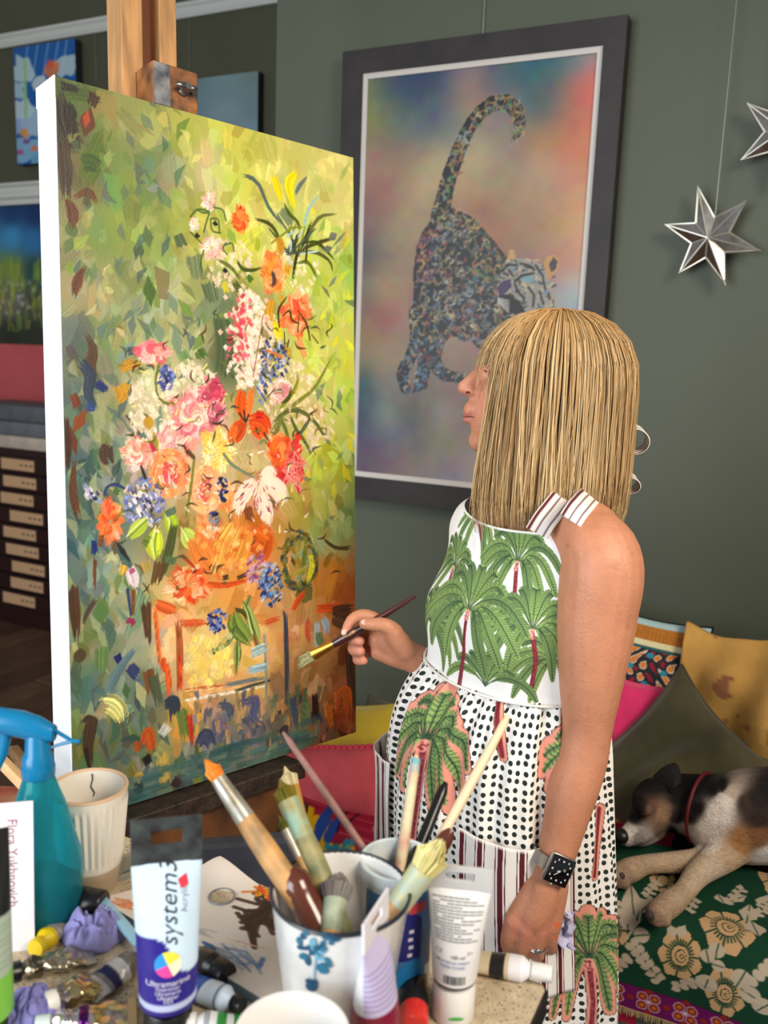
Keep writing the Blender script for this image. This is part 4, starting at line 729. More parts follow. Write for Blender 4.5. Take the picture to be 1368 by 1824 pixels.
# ================================================================== the painter
def HP(x, y, h):
    r = ray(x, y); return CAM+r*(h/(r@FH))
YAW = math.radians(30)
WF = -math.cos(YAW)*RH-math.sin(YAW)*FH            # her front
WLt = math.sin(YAW)*RH-math.cos(YAW)*FH            # her left (towards the camera)
H0 = 1.42
rows = [(882, 953, .056, .062), (912, 953, .072, .125), (945, 952, .084, .155), (1000, 947, .098, .163), (1060, 936, .108, .165), (1110, 926, .112, .165), (1160, 914, .112, .158),
        (1222, 900, .112, .154), (1300, 888, .130, .172), (1400, 884, .150, .190), (1520, 884, .150, .195), (1640, 884, .140, .185), (1720, 884, .11, .16)]
TZ, TC, TA, TB = [], [], [], []
for y, cx, a, b in rows:
    p = HP(cx, y, H0); TZ.append(p[2]); TC.append(p[:2]); TA.append(a); TB.append(b)
TZ = np.array(TZ[::-1]); TC = np.array(TC[::-1]); TA = np.array(TA[::-1]); TB = np.array(TB[::-1])
def torso(z, th, off=0.0, bust=1.0):
    """point on the torso at height z, angle th from her front towards her left"""
    z = np.asarray(z, float); th = np.asarray(th, float); c = spl(z, TZ, TC); a = spl(z, TZ, TA)+off; b = spl(z, TZ, TB)+off
    zb = HP(922, 1095, H0)[2]
    bump = bust*0.020*np.exp(-((z-zb)/0.055)**2)*(np.exp(-((th-0.55)/0.42)**2)+np.exp(-((th+0.55)/0.42)**2))
    x = (a+bump)*np.cos(th); y = b*np.sin(th)+bump*np.sin(th)
    P = np.zeros(np.broadcast(z, th).shape+(3,)); P[..., :2] = c; P[..., 2] = z
    return P+x[..., None]*WF+y[..., None]*WLt
person = thing('person', 'woman with blonde bob in palm-print apron looking at the canvas, brush raised', 'person', V3(*spl(0.8, TZ, TC), 0))
bd = MB(); th = np.linspace(0, 2*math.pi, 48, endpoint=False)
bd.loft([torso(np.full(48, z), th) for z in np.linspace(TZ[0], TZ[-1], 40)])
def chain(pts, mb=bd, n=14, seg=6):
    """tapered limb through (x px, y px, h, radius)"""
    Q = np.array([list(HP(x, y, h))+[r] for x, y, h, r in pts]); 
    if len(Q) > 2: Q = smooth_path(Q, seg*(len(Q)-1)+1)
    mb.tube(Q[:, :3], Q[:, 3], n)
    mb.ell(Q[0, :3], (Q[0, 3],)*3, n=12, m=8); mb.ell(Q[-1, :3], (Q[-1, 3],)*3, n=12, m=8)
# legs and feet under the apron
for s_ in (-1, 1):
    hip = V3(*spl(TZ[1], TZ, TC), TZ[1]+0.1)+WLt*0.085*s_; kn = V3(*hip[:2], 0.46)+WF*0.01; an = V3(*hip[:2], 0.09)-WF*0.02
    Q = smooth_path([[*hip, .095], [*kn, .056], [*((kn+an)/2+V3(0, 0, .08)), .055], [*an, .036]], 20); bd.tube(Q[:, :3], Q[:, 3], 14); bd.ell(an, (.04, .04, .04))
    A3 = np.array([WF, WLt, ZV]); bd.ell(an+WF*0.06-V3(0, 0, .05), (.115, .042, .038), ax=A3)
# neck and head
HFc = unit(-0.985*RH+0.14*FH+0.05*ZV); HLt = unit(np.cross(ZV, HFc)); HUp = np.cross(HFc, HLt); HA = np.array([HFc, HLt, HUp])
chain([(938, 792, H0, .050), (948, 850, H0, .052), (953, 900, H0, .060)])
def hel(x, y, r, lat=0.0): bd.ell(HP(x, y, H0)+HLt*lat, r, ax=HA)
hel(980, 668, (.096, .076, .092)); hel(905, 715, (.055, .060, .085)); hel(903, 655, (.036, .054, .050)); hel(893, 768, (.048, .046, .034)); hel(925, 770, (.05, .055, .04))
hel(854, 784, (.018, .021, .019)); hel(866, 742, (.026, .036, .045)); hel(858, 760, (.016, .026, .020))
for lt in (-.033, .033): hel(884, 722, (.024, .022, .030), lt)
chain([(862, 655, H0, .010), (845, 673, H0, .0108), (827, 690, H0, .0115)]); hel(839, 697, (.011, .0185, .0085)); hel(848, 712, (.010, .014, .016))
hel(840, 726, (.0125, .020, .011)); hel(834, 735, (.0098, .019, .0060)); hel(834, 747, (.0092, .0175, .0066))
for lt in (-.03, .03): hel(873, 668, (.018, .018, .018), lt)
# near arm (her left), hanging
chain([(1040, 950, 1.30, .050), (1066, 985, 1.27, .059), (1061, 1100, 1.26, .0605), (1052, 1220, 1.25, .047), (1044, 1310, 1.245, .0375), (1038, 1345, 1.24, .0385), (1022, 1400, 1.225, .0385), (1006, 1465, 1.21, .033), (992, 1520, 1.20, .0285), (980, 1562, 1.195, .0275)], n=20)
chain([(1058, 1300, 1.25, .022), (1062, 1328, 1.255, .020)])
chain([(1000, 935, 1.36, .055), (1045, 955, 1.30, .055)])
chain([(980, 1555, 1.195, .026), (966, 1595, 1.188, .0285), (950, 1630, 1.183, .027)], n=16)
for x0, x1, y1, dh in [(952, 915, 1640, .004), (966, 937, 1654, -.004), (980, 961, 1656, -.003), (992, 983, 1648, .004)]: chain([(x0, 1580, 1.185+dh, .018), (x1, y1, 1.178+dh, .0150)])
LH_ = {'i': [(915, 1640, 1.180, .0150), (905, 1672, 1.182, .0118), (908, 1692, 1.200, .0105), (922, 1688, 1.222, .0095), (932, 1672, 1.225, .0088)],
       'm': [(937, 1654, 1.173, .0150), (928, 1686, 1.176, .0118), (932, 1703, 1.195, .0105), (944, 1696, 1.218, .0095), (950, 1680, 1.222, .0088)],
       'r': [(961, 1656, 1.174, .0145), (955, 1688, 1.178, .0115), (958, 1703, 1.196, .0102), (966, 1696, 1.218, .0092), (970, 1680, 1.222, .0086)],
       'p': [(983, 1648, 1.181, .0135), (981, 1678, 1.186, .0105), (982, 1690, 1.202, .0092), (986, 1684, 1.220, .0084)],
       't': [(950, 1590, 1.205, .018), (922, 1626, 1.222, .0150), (908, 1660, 1.230, .0125), (916, 1684, 1.234, .0105)]}
for k in LH_: chain(LH_[k])
# far arm (her right), raised towards the canvas
chain([(890, 960, 1.56, .055), (865, 1080, 1.58, .050), (860, 1200, 1.575, .042), (850, 1228, 1.57, .041), (800, 1203, 1.535, .037), (762, 1186, 1.51, .030), (736, 1172, 1.495, .0265)], n=16)
chain([(736, 1170, 1.495, .0255), (715, 1158, 1.49, .0250), (690, 1140, 1.492, .0215)]); chain([(736, 1174, 1.495, .0245), (700, 1166, 1.495, .0215), (676, 1160, 1.50, .0175)]); chain([(722, 1164, 1.49, .022), (695, 1150, 1.495, .022), (672, 1140, 1.502, .018)])
chain([(722, 1158, 1.48, .021), (704, 1134, 1.468, .0185), (694, 1119, 1.462, .0155)])
RH_ = {'t': [(702, 1126, 1.464, .0165), (686, 1114, 1.458, .0135), (664, 1112, 1.458, .0118), (649, 1111, 1.462, .0100)],
       'i': [(688, 1122, 1.500, .0150), (668, 1103, 1.502, .0125), (644, 1096, 1.498, .0115), (627, 1104, 1.492, .0105), (619, 1118, 1.486, .0095), (615, 1126, 1.483, .0082)],
       'm': [(684, 1132, 1.512, .0150), (655, 1118, 1.522, .0125), (632, 1124, 1.515, .0112), (628, 1138, 1.495, .0104), (641, 1142, 1.480, .0092)],
       'r': [(680, 1145, 1.514, .0145), (652, 1138, 1.528, .0120), (632, 1148, 1.520, .0110), (630, 1158, 1.498, .0102), (642, 1160, 1.484, .0090)],
       'p': [(680, 1158, 1.512, .0130), (656, 1160, 1.524, .0108), (640, 1168, 1.516, .0098), (637, 1176, 1.500, .0092), (648, 1177, 1.488, .0082)]}
for k in RH_: chain(RH_[k])
skin_me = remeshed(bd, 0.0037, 2, 0.45)
SV = coords(skin_me); x_, y_, d_ = (SV-CAM)@RIGHT, (SV-CAM)@UP, (SV-CAM)@FWD
sx_, sy_ = 684+F_PX*x_/d_, 912-F_PX*y_/d_
sk = np.tile(lin((192, 132, 102)), (len(SV), 1))
def tint(center, rad, c, k=1.0, hard=2.0):
    global sk
    w = k*np.exp(-(np.linalg.norm(SV-center, axis=1)/rad)**hard); sk = sk*(1-w[:, None])+lin(c)*w[:, None]
hm_ = (sy_ < 800) & (sx_ < 900)
def pxtint(cx, cy, rx, ry, c, k):
    global sk
    w = k*np.exp(-((((sx_-cx)/rx)**2+((sy_-cy)/ry)**2))**2)*hm_; sk = sk*(1-w[:, None])+lin(c)*w[:, None]
pxtint(832, 736.5, 14, 4.5, (170, 92, 88), .8); pxtint(831, 747.5, 13, 5.0, (184, 104, 98), .8); pxtint(860, 722, 16, 22, (208, 136, 112), .45)
def skin_at(x, y, lift=0.0):
    """point of the skin under a photo pixel"""
    k = np.where(((sx_-x)**2+(sy_-y)**2 < 9.0))[0]; q = k[np.argmin(d_[k])]; return CAM+ray(x, y)*(d_[q]-lift)
tint(HP(826, 690, H0), .02, (216, 146, 124), .5); tint(HP(880, 725, H0-.04), .03, (222, 148, 124), .5)
for k in ('i', 'm', 'r', 'p'):
    q = LH_[k][0]; tint(HP(q[0], q[1], q[2])-FH*.012, .016, (198, 126, 104), .6)
for x, y, h in [(992, 1647, 1.17), (990, 1668, 1.175)]: tint(HP(x, y, h), .0045, (230, 92, 30), .9, 4)
for k in ('i', 'm', 'r', 'p'):
    q = RH_[k][-1]; tint(HP(*q[:3]), .014, (216, 140, 122), .7)
# freckles
fre = RNG.uniform([980, 930, 0], [1130, 1560, 1], (150, 3)); arm = (sx_ > 960) & (d_ < 1.45)
for fx, fy, fs in fre:
    r = 0.8+0.9*fs**3; w = np.exp(-(((sx_-fx)**2+(sy_-fy)**2)/(r*2.0)**2))*arm*0.22; sk = sk*(1-w[:, None])+lin((128, 74, 52))*w[:, None]
w = np.exp(-(((sx_-1098)**2+(sy_-1008)**2)/9.0**2)**2)*arm*.3; sk = sk*(1-w[:, None])+lin((150, 96, 72))*w[:, None]
set_cols(skin_me, sk)
body = link('body', skin_me, mat('skin', vcol=True, rough=0.48, var=0.10, vscale=45, bump=0.22, bscale=230, sss=0.12, spec=0.4), person)
nail_m = mat('nail', (226, 172, 156), 0.25)
for q0, q1, up in [(RH_['t'][-2], RH_['t'][-1], (0, -9)), (RH_['i'][-2], RH_['i'][-1], (-6, -6))]:
    p = HP(q1[0], q1[1], q1[2]); ax = frame_ax(-FWD+0.5*UP*(1 if up[0] == 0 else .2)-0.3*RIGHT*(up[0] != 0), p-HP(*q0[:3])); MB().ell(p+ax[2]*(q1[3]*.86), (.0062, .0050, .0016), ax=ax).build('nail', nail_m, body)
eye = MB().ell(HP(876, 668, H0)+HLt*0.036, (.010, .011, .008), ax=HA).build('eye', mat('eye_dark', (70, 52, 46), 0.2), body)
mb = MB()
for k in range(9): 
    p = HP(868+k*1.6, 662, H0)+HLt*(0.046-0.0008*k); mb.tube([p, p+HFc*.006+HUp*.003], [.0006, .0002], 5)
mb.build('eyelashes', mat('lash', (50, 34, 28), 0.5), body)

try:
    MB().tube([skin_at(824, 742, .0005), skin_at(831, 742.5, .0006), skin_at(838, 742, .0006), skin_at(845, 743.5, .0005)], [.0004, .0010, .0009, .0004], 6).build('mouth_line', mat('lip_line', (112, 52, 50), .6), body)
    MB().ell(skin_at(833, 699, .0002), (.0036, .0014, .0020), ax=np.array([RIGHT, FWD, UP])).build('nostril_shade', mat('nostril_shade_paint', (84, 38, 34), .8), body)  # dark ellipsoid on the skin stands in for the shade inside the nostril
except ValueError: pass
# ---------------------------------------------------------------- vest
vm = mat('pale_blue_jersey', (206, 216, 234), 0.8, bump=0.1, bscale=400)
zt_, zb_ = HP(980, 1040, H0)[2], HP(890, 1500, H0)[2]
TH_, ZZ = np.meshgrid(np.linspace(0, 2*math.pi, 80), np.linspace(0, 1, 40)); top = zt_+0.03*np.cos(TH_)+0.01
vest = gridmesh('vest', torso(top+(zb_-top)*ZZ, TH_, 0.005), None, vm, person)
def ribbon(pts, width, wd, m, name, par, stripes=None, n=26, k=15, thick=0.0015):
    P = smooth_path(pts, n); wd = np.asarray(wd, float); T = np.gradient(P, axis=0); T /= np.linalg.norm(T, axis=1)[:, None]
    if wd.ndim == 1: wd = np.tile(wd, (n, 1))
    else: wd = spl(np.linspace(0, 1, n), np.linspace(0, 1, len(wd)), wd)
    wd = wd-T*np.sum(wd*T, 1)[:, None]; wd /= np.linalg.norm(wd, axis=1)[:, None]; N = np.cross(T, wd)
    s = np.linspace(-.5, .5, k); G = P[:, None]+wd[:, None]*(s[None, :, None]*width)
    C = None
    if stripes is not None: C = np.tile(stripes(s)[None], (n, 1, 1))
    g1 = G+N[:, None]*thick; full = np.concatenate([G, g1[:, ::-1]], 1)
    full = np.concatenate([full, full[:, :1]], 1)
    if C is not None: C = np.concatenate([C, C[:, ::-1]], 1); C = np.concatenate([C, C[:, :1]], 1)
    return gridmesh(name, full, C, m, par)
cloth_w, cloth_r = lin((232, 228, 224)), lin((92, 34, 44))
def ticking(s, pitch=0.5, ph=0.0):
    q = ((np.asarray(s)+ph)/pitch) % 1.0; w = np.ones(q.shape+(3,))*cloth_w
    w[(q < .24)] = cloth_r; w[(q > .32) & (q < .37)] = cloth_r; w[(q > .87) & (q < .92)] = cloth_r
    return w
fab = mat('printed_cotton', vcol=True, rough=0.85, bump=0.12, bscale=900, spec=0.2)
apron = person
# ---------------------------------------------------------------- apron bib
zB0 = HP(905, 922, H0)[2]; zB1 = HP(890, 1190, H0)[2]
BW, BH = 380, 310
U, Vv = np.meshgrid(np.linspace(0, 1, BW), np.linspace(0, 1, BH))
thl = np.radians(-56-18*Vv**.8); thr = np.radians(56+24*Vv**1.2); TT = thl+(thr-thl)*U
def bibP(U, Vv, TT):
    ztop = zB0-0.012*np.cos((U-.5)*math.pi)**2+0.022*(1-U); Zb = ztop+(zB1-ztop)*Vv
    off = 0.013+0.014*(1-Vv)**2*(1-U)**.5+0.004*np.sin(Vv*9+U*5)*(1-Vv)
    return torso(Zb, TT, off)
PB = bibP(U, Vv, TT)
def px_lookup(P):
    """photo px -> nearest raster cell of a cloth grid that faces the camera"""
    h, w = P.shape[:2]; d = (P-CAM); dz = d@FWD; X = 684+F_PX*(d@RIGHT)/dz; Y = 912-F_PX*(d@UP)/dz
    du = np.gradient(P, axis=1); dv = np.gradient(P, axis=0); N = np.cross(du, dv); fc = np.einsum('ijk,ijk->ij', N, -d)
    sgn = 1 if np.median(fc) > 0 else -1; bad = (fc*sgn) < 0
    X = np.where(bad, 1e6, X)
    def f(pts):
        out = []
        for x, y in pts:
            k = np.argmin((X-x)**2+(Y-y)**2); out.append((k % w, k//w))
        return np.array(out, float)
    return f
bf = px_lookup(PB)
GRN, GRN2, RIB, TRK, PNK = (140, 168, 98), (120, 148, 90), (40, 62, 50), (118, 40, 50), (232, 156, 146)
def frond(ra, p0, wx, rise, drop, size, w, col=GRN, halo=None):
    n = 11; t = np.linspace(0, 1, n); x = 2*t*(1-t)*.55*wx+t*t*wx; y = -2*t*(1-t)*rise*1.9+t*t*drop
    P = np.stack([p0[0]+x*size, p0[1]+y*size], 1); ws = w*np.array([.1, .12, .35, .85, 1, 1, 1, 1, .95, .8, .4])
    if halo is not None: ra.stroke(P, ws+3.2, halo); return
    ra.stroke(P, ws, col); ra.stroke(P, .62, RIB)
    L = np.linalg.norm(np.diff(P, axis=0), axis=1).sum()
    for q in np.linspace(.22, .97, max(6, int(L/4.2))):
        i = q*(n-1); k = int(i); m = P[k]+(P[min(k+1, n-1)]-P[k])*(i-k); d = unit(P[min(k+1, n-1)]-P[max(k-1, 0)]); nn = np.array([-d[1], d[0]]); ww = np.interp(i, range(n), ws)
        for s2 in (-1, 1): ra.stroke([m, m+nn*s2*ww*.98+d*ww*.6], 0.38, RIB, .85)
FR = [(-.30, .40, -.78), (.30, .40, -.74), (0.0, .45, -.88), (-.62, .45, -.42), (.62, .45, -.40), (-.98, .40, .12), (.98, .40, .15), (-.95, .30, .55), (.95, .30, .58), (-.72, .22, .92), (.72, .22, .95), (-.42, .14, 1.05), (.42, .14, 1.08)]
def palm(ra, crown, base, size, halo=None, fr=FR, trunk_w=3.6, knob=True, fw=1.0):
    cx, cy = crown
    if base is not None:
        mid = ((cx+base[0])/2+size*.05, (cy+base[1])/2)
        if halo is not None: ra.stroke([crown, mid, base], trunk_w+2.4, halo)
        ra.stroke([crown, mid, base], trunk_w, TRK)
        for k in range(int(size*1.6)):
            t = RNG.uniform(); a = np.array(crown)*(1-t)+np.array(base)*t+np.array([size*.1*t*(1-t)*2, 0]); ra.stroke([a+RNG.normal(0, trunk_w*.45, 2)], .5, (170, 92, 100), .9)
    if halo is not None:
        for f3 in fr: frond(ra, (cx, cy-3), *f3, size, size*.098*fw, halo=halo)
    for j, f3 in enumerate(fr): frond(ra, (cx, cy-3), *f3, size*(.95+.07*math.sin(j*2.3)), size*.098*fw, GRN if j % 3 else GRN2)
    if knob:
        ra.stroke([(cx, cy-2), (cx, cy+size*.10)], [size*.042, size*.045], PNK)
        for k in range(14): ra.stroke([(cx+RNG.normal(0, size*.03), cy+RNG.uniform(-2, size*.14))], .8, TRK)
rb = Ras(BW, BH, (236, 236, 236))
def place(ra, f, crown_px, base_px, size_px, **kw):
    c = f([crown_px])[0]; b = None if base_px is None else f([base_px])[0]
    palm(ra, c, b, size_px*kw.pop('k', 1.05), **kw)
for cr, ba, sz, ff in [((858, 920), (860, 1002), 70, FR), ((905, 930), (903, 975), 8, FR[:3]), ((806, 1012), (788, 1060), 72, FR), ((768, 1110), None, 74, FR), ((985, 1185), None, 74, FR), ((921, 1004), (903, 1112), 84, FR), ((949, 1126), (946, 1226), 84, FR), ((862, 1226), None, 78, FR[:7]), ((832, 1092), (819, 1222), 100, FR)]:
    place(rb, bf, cr, ba, sz, fr=ff, knob=ba is not None and sz > 20)
rb.stroke([(0, 2), (BW, 2)], 2.2, (232, 230, 226))
CB = lin(np.clip(rb.a, 0, 255))
wr = 0.0022*np.sin(U*26+Vv*7)*np.clip(Vv*1.2, 0, 1)
PB2 = PB+(PB-torso(PB[..., 2], TT, -0.1))/0.1*wr[..., None]
back = torso(PB[..., 2], TT, 0.0); N_ = PB-back; N_ /= np.linalg.norm(N_, axis=-1)[..., None]
bib = gridmesh('apron_bib', PB2, CB, fab, person)
# ---------------------------------------------------------------- skirt with gathers
SW, SH = 430, 370
U, Vv = np.meshgrid(np.linspace(0, 1, SW), np.linspace(0, 1, SH)); TTs = np.radians(-95+222*U)
zS1 = 0.36; ZS = zB1+0.006+(zS1-zB1)*Vv
def skirtP(TT, Z, extra=0.0, gath=1.0):
    v = np.clip((zB1-Z)/(zB1-zS1), 0, 1); drop = zB1-Z
    a0 = 0.112+0.050*(1-np.exp(-drop/0.07))+0.022*np.clip(drop/0.5, 0, 1); b0 = 0.154+0.050*(1-np.exp(-drop/0.09))+0.02*np.clip(drop/.5, 0, 1)
    g = np.sin(TT*21+1.3*np.sin(TT*3+1))*.55+.45*np.sin(TT*34+2*np.sin(TT*2)+4*drop)
    amp = 0.0075*np.exp(-((drop-0.05)/0.12)**2)+0.004*np.clip(drop*4, 0, 1)+0.002
    gl = 0.012*np.sin(TT*7+1.2)*np.clip((drop-.05)/.3, 0, 1)
    r = 0.010+extra+g*amp*gath+gl; c = spl(np.clip(Z, TZ[0], None), TZ, TC)
    P = np.zeros(Z.shape+(3,)); P[..., :2] = c; P[..., 2] = Z
    return P+((a0+r)*np.cos(TT))[..., None]*WF+((b0+r)*np.sin(TT))[..., None]*WLt
PS = skirtP(TTs, ZS)
sf = px_lookup(PS)
rs = Ras(SW, SH, (238, 236, 232))
rs.a[:] = (-1, -1, -1)
HAL = (226, 150, 132)
def splace(cr, ba, sz, **kw):
    c = sf([cr])[0]; b = None if ba is None else sf([ba])[0]; palm(rs, c, b, sz*.56, halo=HAL, trunk_w=2.1, fw=.95, **kw)
c0 = sf([(891, 1238)])[0]; c1 = sf([(894, 1345)])[0]; rs.stroke([c0+[1.5, 0], c1+[1.5, 0]], 4.4, HAL); rs.stroke([c0, c1], 2.4, TRK)
splace((757, 1325), (735, 1490), 92); splace((1012, 1345), None, 56); splace((1050, 1715), (1052, 1850), 90); 
c0 = sf([(1068, 1440)])[0]; c1 = sf([(1060, 1560)])[0]; rs.stroke([c0, c1], 4.6, HAL); rs.stroke([c0-[1, 0], c1-[1, 0]], 2.2, TRK)
pm = rs.a[..., 0] >= 0
skirt = gridmesh('apron_skirt', PS, lin(np.clip(rs.a, 0, 255)), None, person)
me = skirt.data; at = me.attributes.new('Print', 'FLOAT', 'POINT'); at.data.foreach_set('value', pm.astype(np.float32).ravel())
uvw = np.zeros((SH*SW, 3), np.float32); uvw[:, 0] = (np.radians(-95+222*U)*.205).ravel(); uvw[:, 1] = (zB1-ZS).ravel()
at = me.attributes.new('Cloth', 'FLOAT_VECTOR', 'POINT'); at.data.foreach_set('vector', uvw.ravel())
m = bpy.data.materials.new('spotted_cotton'); m.use_nodes = True; nt = m.node_tree; N, L = nt.nodes, nt.links; b = N['Principled BSDF']; b.inputs['Roughness'].default_value = .85; b.inputs['Specular IOR Level'].default_value = .2
def _at(n): q = N.new('ShaderNodeAttribute'); q.attribute_name = n; return q
vo = N.new('ShaderNodeTexVoronoi'); vo.voronoi_dimensions = '2D'; vo.inputs['Scale'].default_value = 1/0.0132; vo.inputs['Randomness'].default_value = 0.22; L.new(_at('Cloth').outputs['Vector'], vo.inputs['Vector'])
mr = N.new('ShaderNodeMapRange'); mr.inputs[1].default_value = .27; mr.inputs[2].default_value = .33; L.new(vo.outputs['Distance'], mr.inputs[0])
mx = N.new('ShaderNodeMix'); mx.data_type = 'RGBA'; mx.inputs[6].default_value = (*lin((40, 48, 46)), 1); mx.inputs[7].default_value = (*lin((236, 234, 230)), 1); L.new(mr.outputs[0], mx.inputs[0])
m2 = N.new('ShaderNodeMix'); m2.data_type = 'RGBA'; L.new(_at('Print').outputs['Fac'], m2.inputs[0]); L.new(mx.outputs[2], m2.inputs[6]); L.new(_at('Col').outputs['Color'], m2.inputs[7]); L.new(m2.outputs[2], b.inputs['Base Color'])
me.materials.clear(); me.materials.append(m)
# waistband seam
TTw = np.radians(np.linspace(-72, 82, 90)); Z2 = np.full(90, zB1+0.001)
MB().tube(torso(Z2, TTw, 0.018), 0.0022, 6).build('waist_seam', mat('white_cotton', (228, 226, 222), 0.85), person)
# pockets
def pocket(th0, th1, z1, z0, name, gape, dip=0.0):
    w, h = 300, 40; U, Vv = np.meshgrid(np.linspace(0, 1, w), np.linspace(0, 1, h)); TTp = np.radians(th0+(th1-th0)*U)
    Zp_ = z1-dip*np.sin(U*math.pi)+(z0-z1+dip*np.sin(U*math.pi))*Vv; P = skirtP(TTp, Zp_, 0.011+gape*np.exp(-Vv*5)*np.sin(U*math.pi), .25)
    sw = (U-.5)*math.radians(th1-th0)*.2; C = ticking(sw+0.001*np.sin(Vv*5), 0.030)
    C[Vv < .012] = cloth_w
    o = gridmesh(name, P, C, fab, person); s_ = o.modifiers.new('cloth', 'SOLIDIFY'); s_.thickness = 0.0015; s_.offset = -1
    P2 = skirtP(TTp[:2], Zp_[:2], 0.011+gape*np.sin(U[:2]*math.pi)); return o
pz1 = HP(880, 1442, 1.30)[2]; pz0 = HP(880, 1690, 1.30)[2]
pocket(31, 84, pz1, pz0, 'apron_pocket', 0.004, 0.004)
pocket(-86, -22, HP(690, 1335, 1.46)[2], HP(690, 1580, 1.46)[2], 'apron_pocket', 0.016, 0.012)
# straps, tie and bow
stripe = lambda s: ticking(s*0.036, 0.0125, 0.003)
cR = bibP(np.array([[.985]]), np.array([[0.0]]), np.array([[math.radians(54)]]))[0, 0]; cLf = bibP(np.array([[.02]]), np.array([[0.0]]), np.array([[math.radians(-54)]]))[0, 0]
def tpt(z, deg, off): return torso(np.array(z), np.array(math.radians(deg)), off)
ribbon([HP(956, 950, 1.268), HP(968, 930, 1.270), HP(985, 908, 1.285), HP(1004, 884, 1.315), HP(1030, 860, 1.38)], .036, RIGHT*.82-UP*.57, fab, 'shoulder_strap', person, stripe)
ribbon([cLf-ZV*.006, HP(872, 894, 1.53), HP(900, 872, 1.53), HP(960, 860, 1.50)], .034, UP+RIGHT*.2, fab, 'shoulder_strap', person, stripe)
ribbon([tpt(zB0-.03, 42, .006), tpt(zB0+.010, 46, .005), tpt(zB0+.036, 52, .005), HP(1020, 872, 1.40)], .022, RIGHT*.82-UP*.57, vm, 'vest_strap', person)
ribbon([HP(1050, 884, 1.300), HP(1037, 898, 1.232), HP(1024, 914, 1.210), HP(1016, 927, 1.206)], .034, RIGHT*.8-UP*.6, fab, 'strap_tie_end', person, stripe)
def loop(cx, cy, w, h, hh, nm):
    t = np.linspace(-2.6, 2.6, 14); ribbon([HP(cx-w*.5+w*math.cos(a)*.5+w*.2, cy+h*.5*math.sin(a), hh+.01*math.sin(a)) for a in t], .026, FH+.25*UP, fab, nm, person, stripe, n=40)
loop(1142, 782, 52, 44, 1.43, 'bow_loop'); loop(1128, 860, 40, 28, 1.44, 'bow_loop')

# ---------------------------------------------------------------- hair
HC_ = HP(992, 690, H0); ztop = HP(985, 556, H0)[2]-HC_[2]
def hair_pt(ph, t, r_off, L, drift):
    """ph azimuth from her face towards her left, t 0..1 root to tip"""
    Rf, Rb, Rl = .128, .120, .106
    n = len(t); c = np.cos(ph); s = np.sin(ph); rx = np.where(c > 0, Rf, Rb)
    dome = .17; Lt = dome+L; sarc = t*Lt; ps = np.clip(sarc/dome, 0, 1)*math.pi/2; hang = np.clip(sarc-dome, 0, None)
    sp = np.sin(ps)**.84; cp = np.cos(ps)**.86
    x = (rx*c*sp)+r_off*c*np.minimum(1, ps); y = (Rl*s*sp)+r_off*s*np.minimum(1, ps); z = ztop*cp+r_off*np.cos(ps)-hang
    e = np.clip((hang-(L-.06))/.06, 0, 1)**2 if L > .1 else 0*hang
    curl = -.012*e*np.clip(L/.2, 0, 1); x = x+curl*c+drift*np.clip(hang/.2, 0, 1)*.022; y = y+curl*s
    return HC_+x[:, None]*HFx+y[:, None]*HLt+z[:, None]*ZV
HFx = unit(HFc*V3(1, 1, 0))
zend = HP(990, 905, H0)[2]
hv, hf_, hcl = [], [], []; nstr = 5200; cnt = 0
tones = [lin((230, 206, 162)), lin((212, 184, 138)), lin((196, 164, 116)), lin((178, 144, 98)), lin((222, 196, 150)), lin((158, 124, 84))]
clump = RNG.uniform(0, 1, 420); cdr = RNG.normal(0, 2.6, 420)
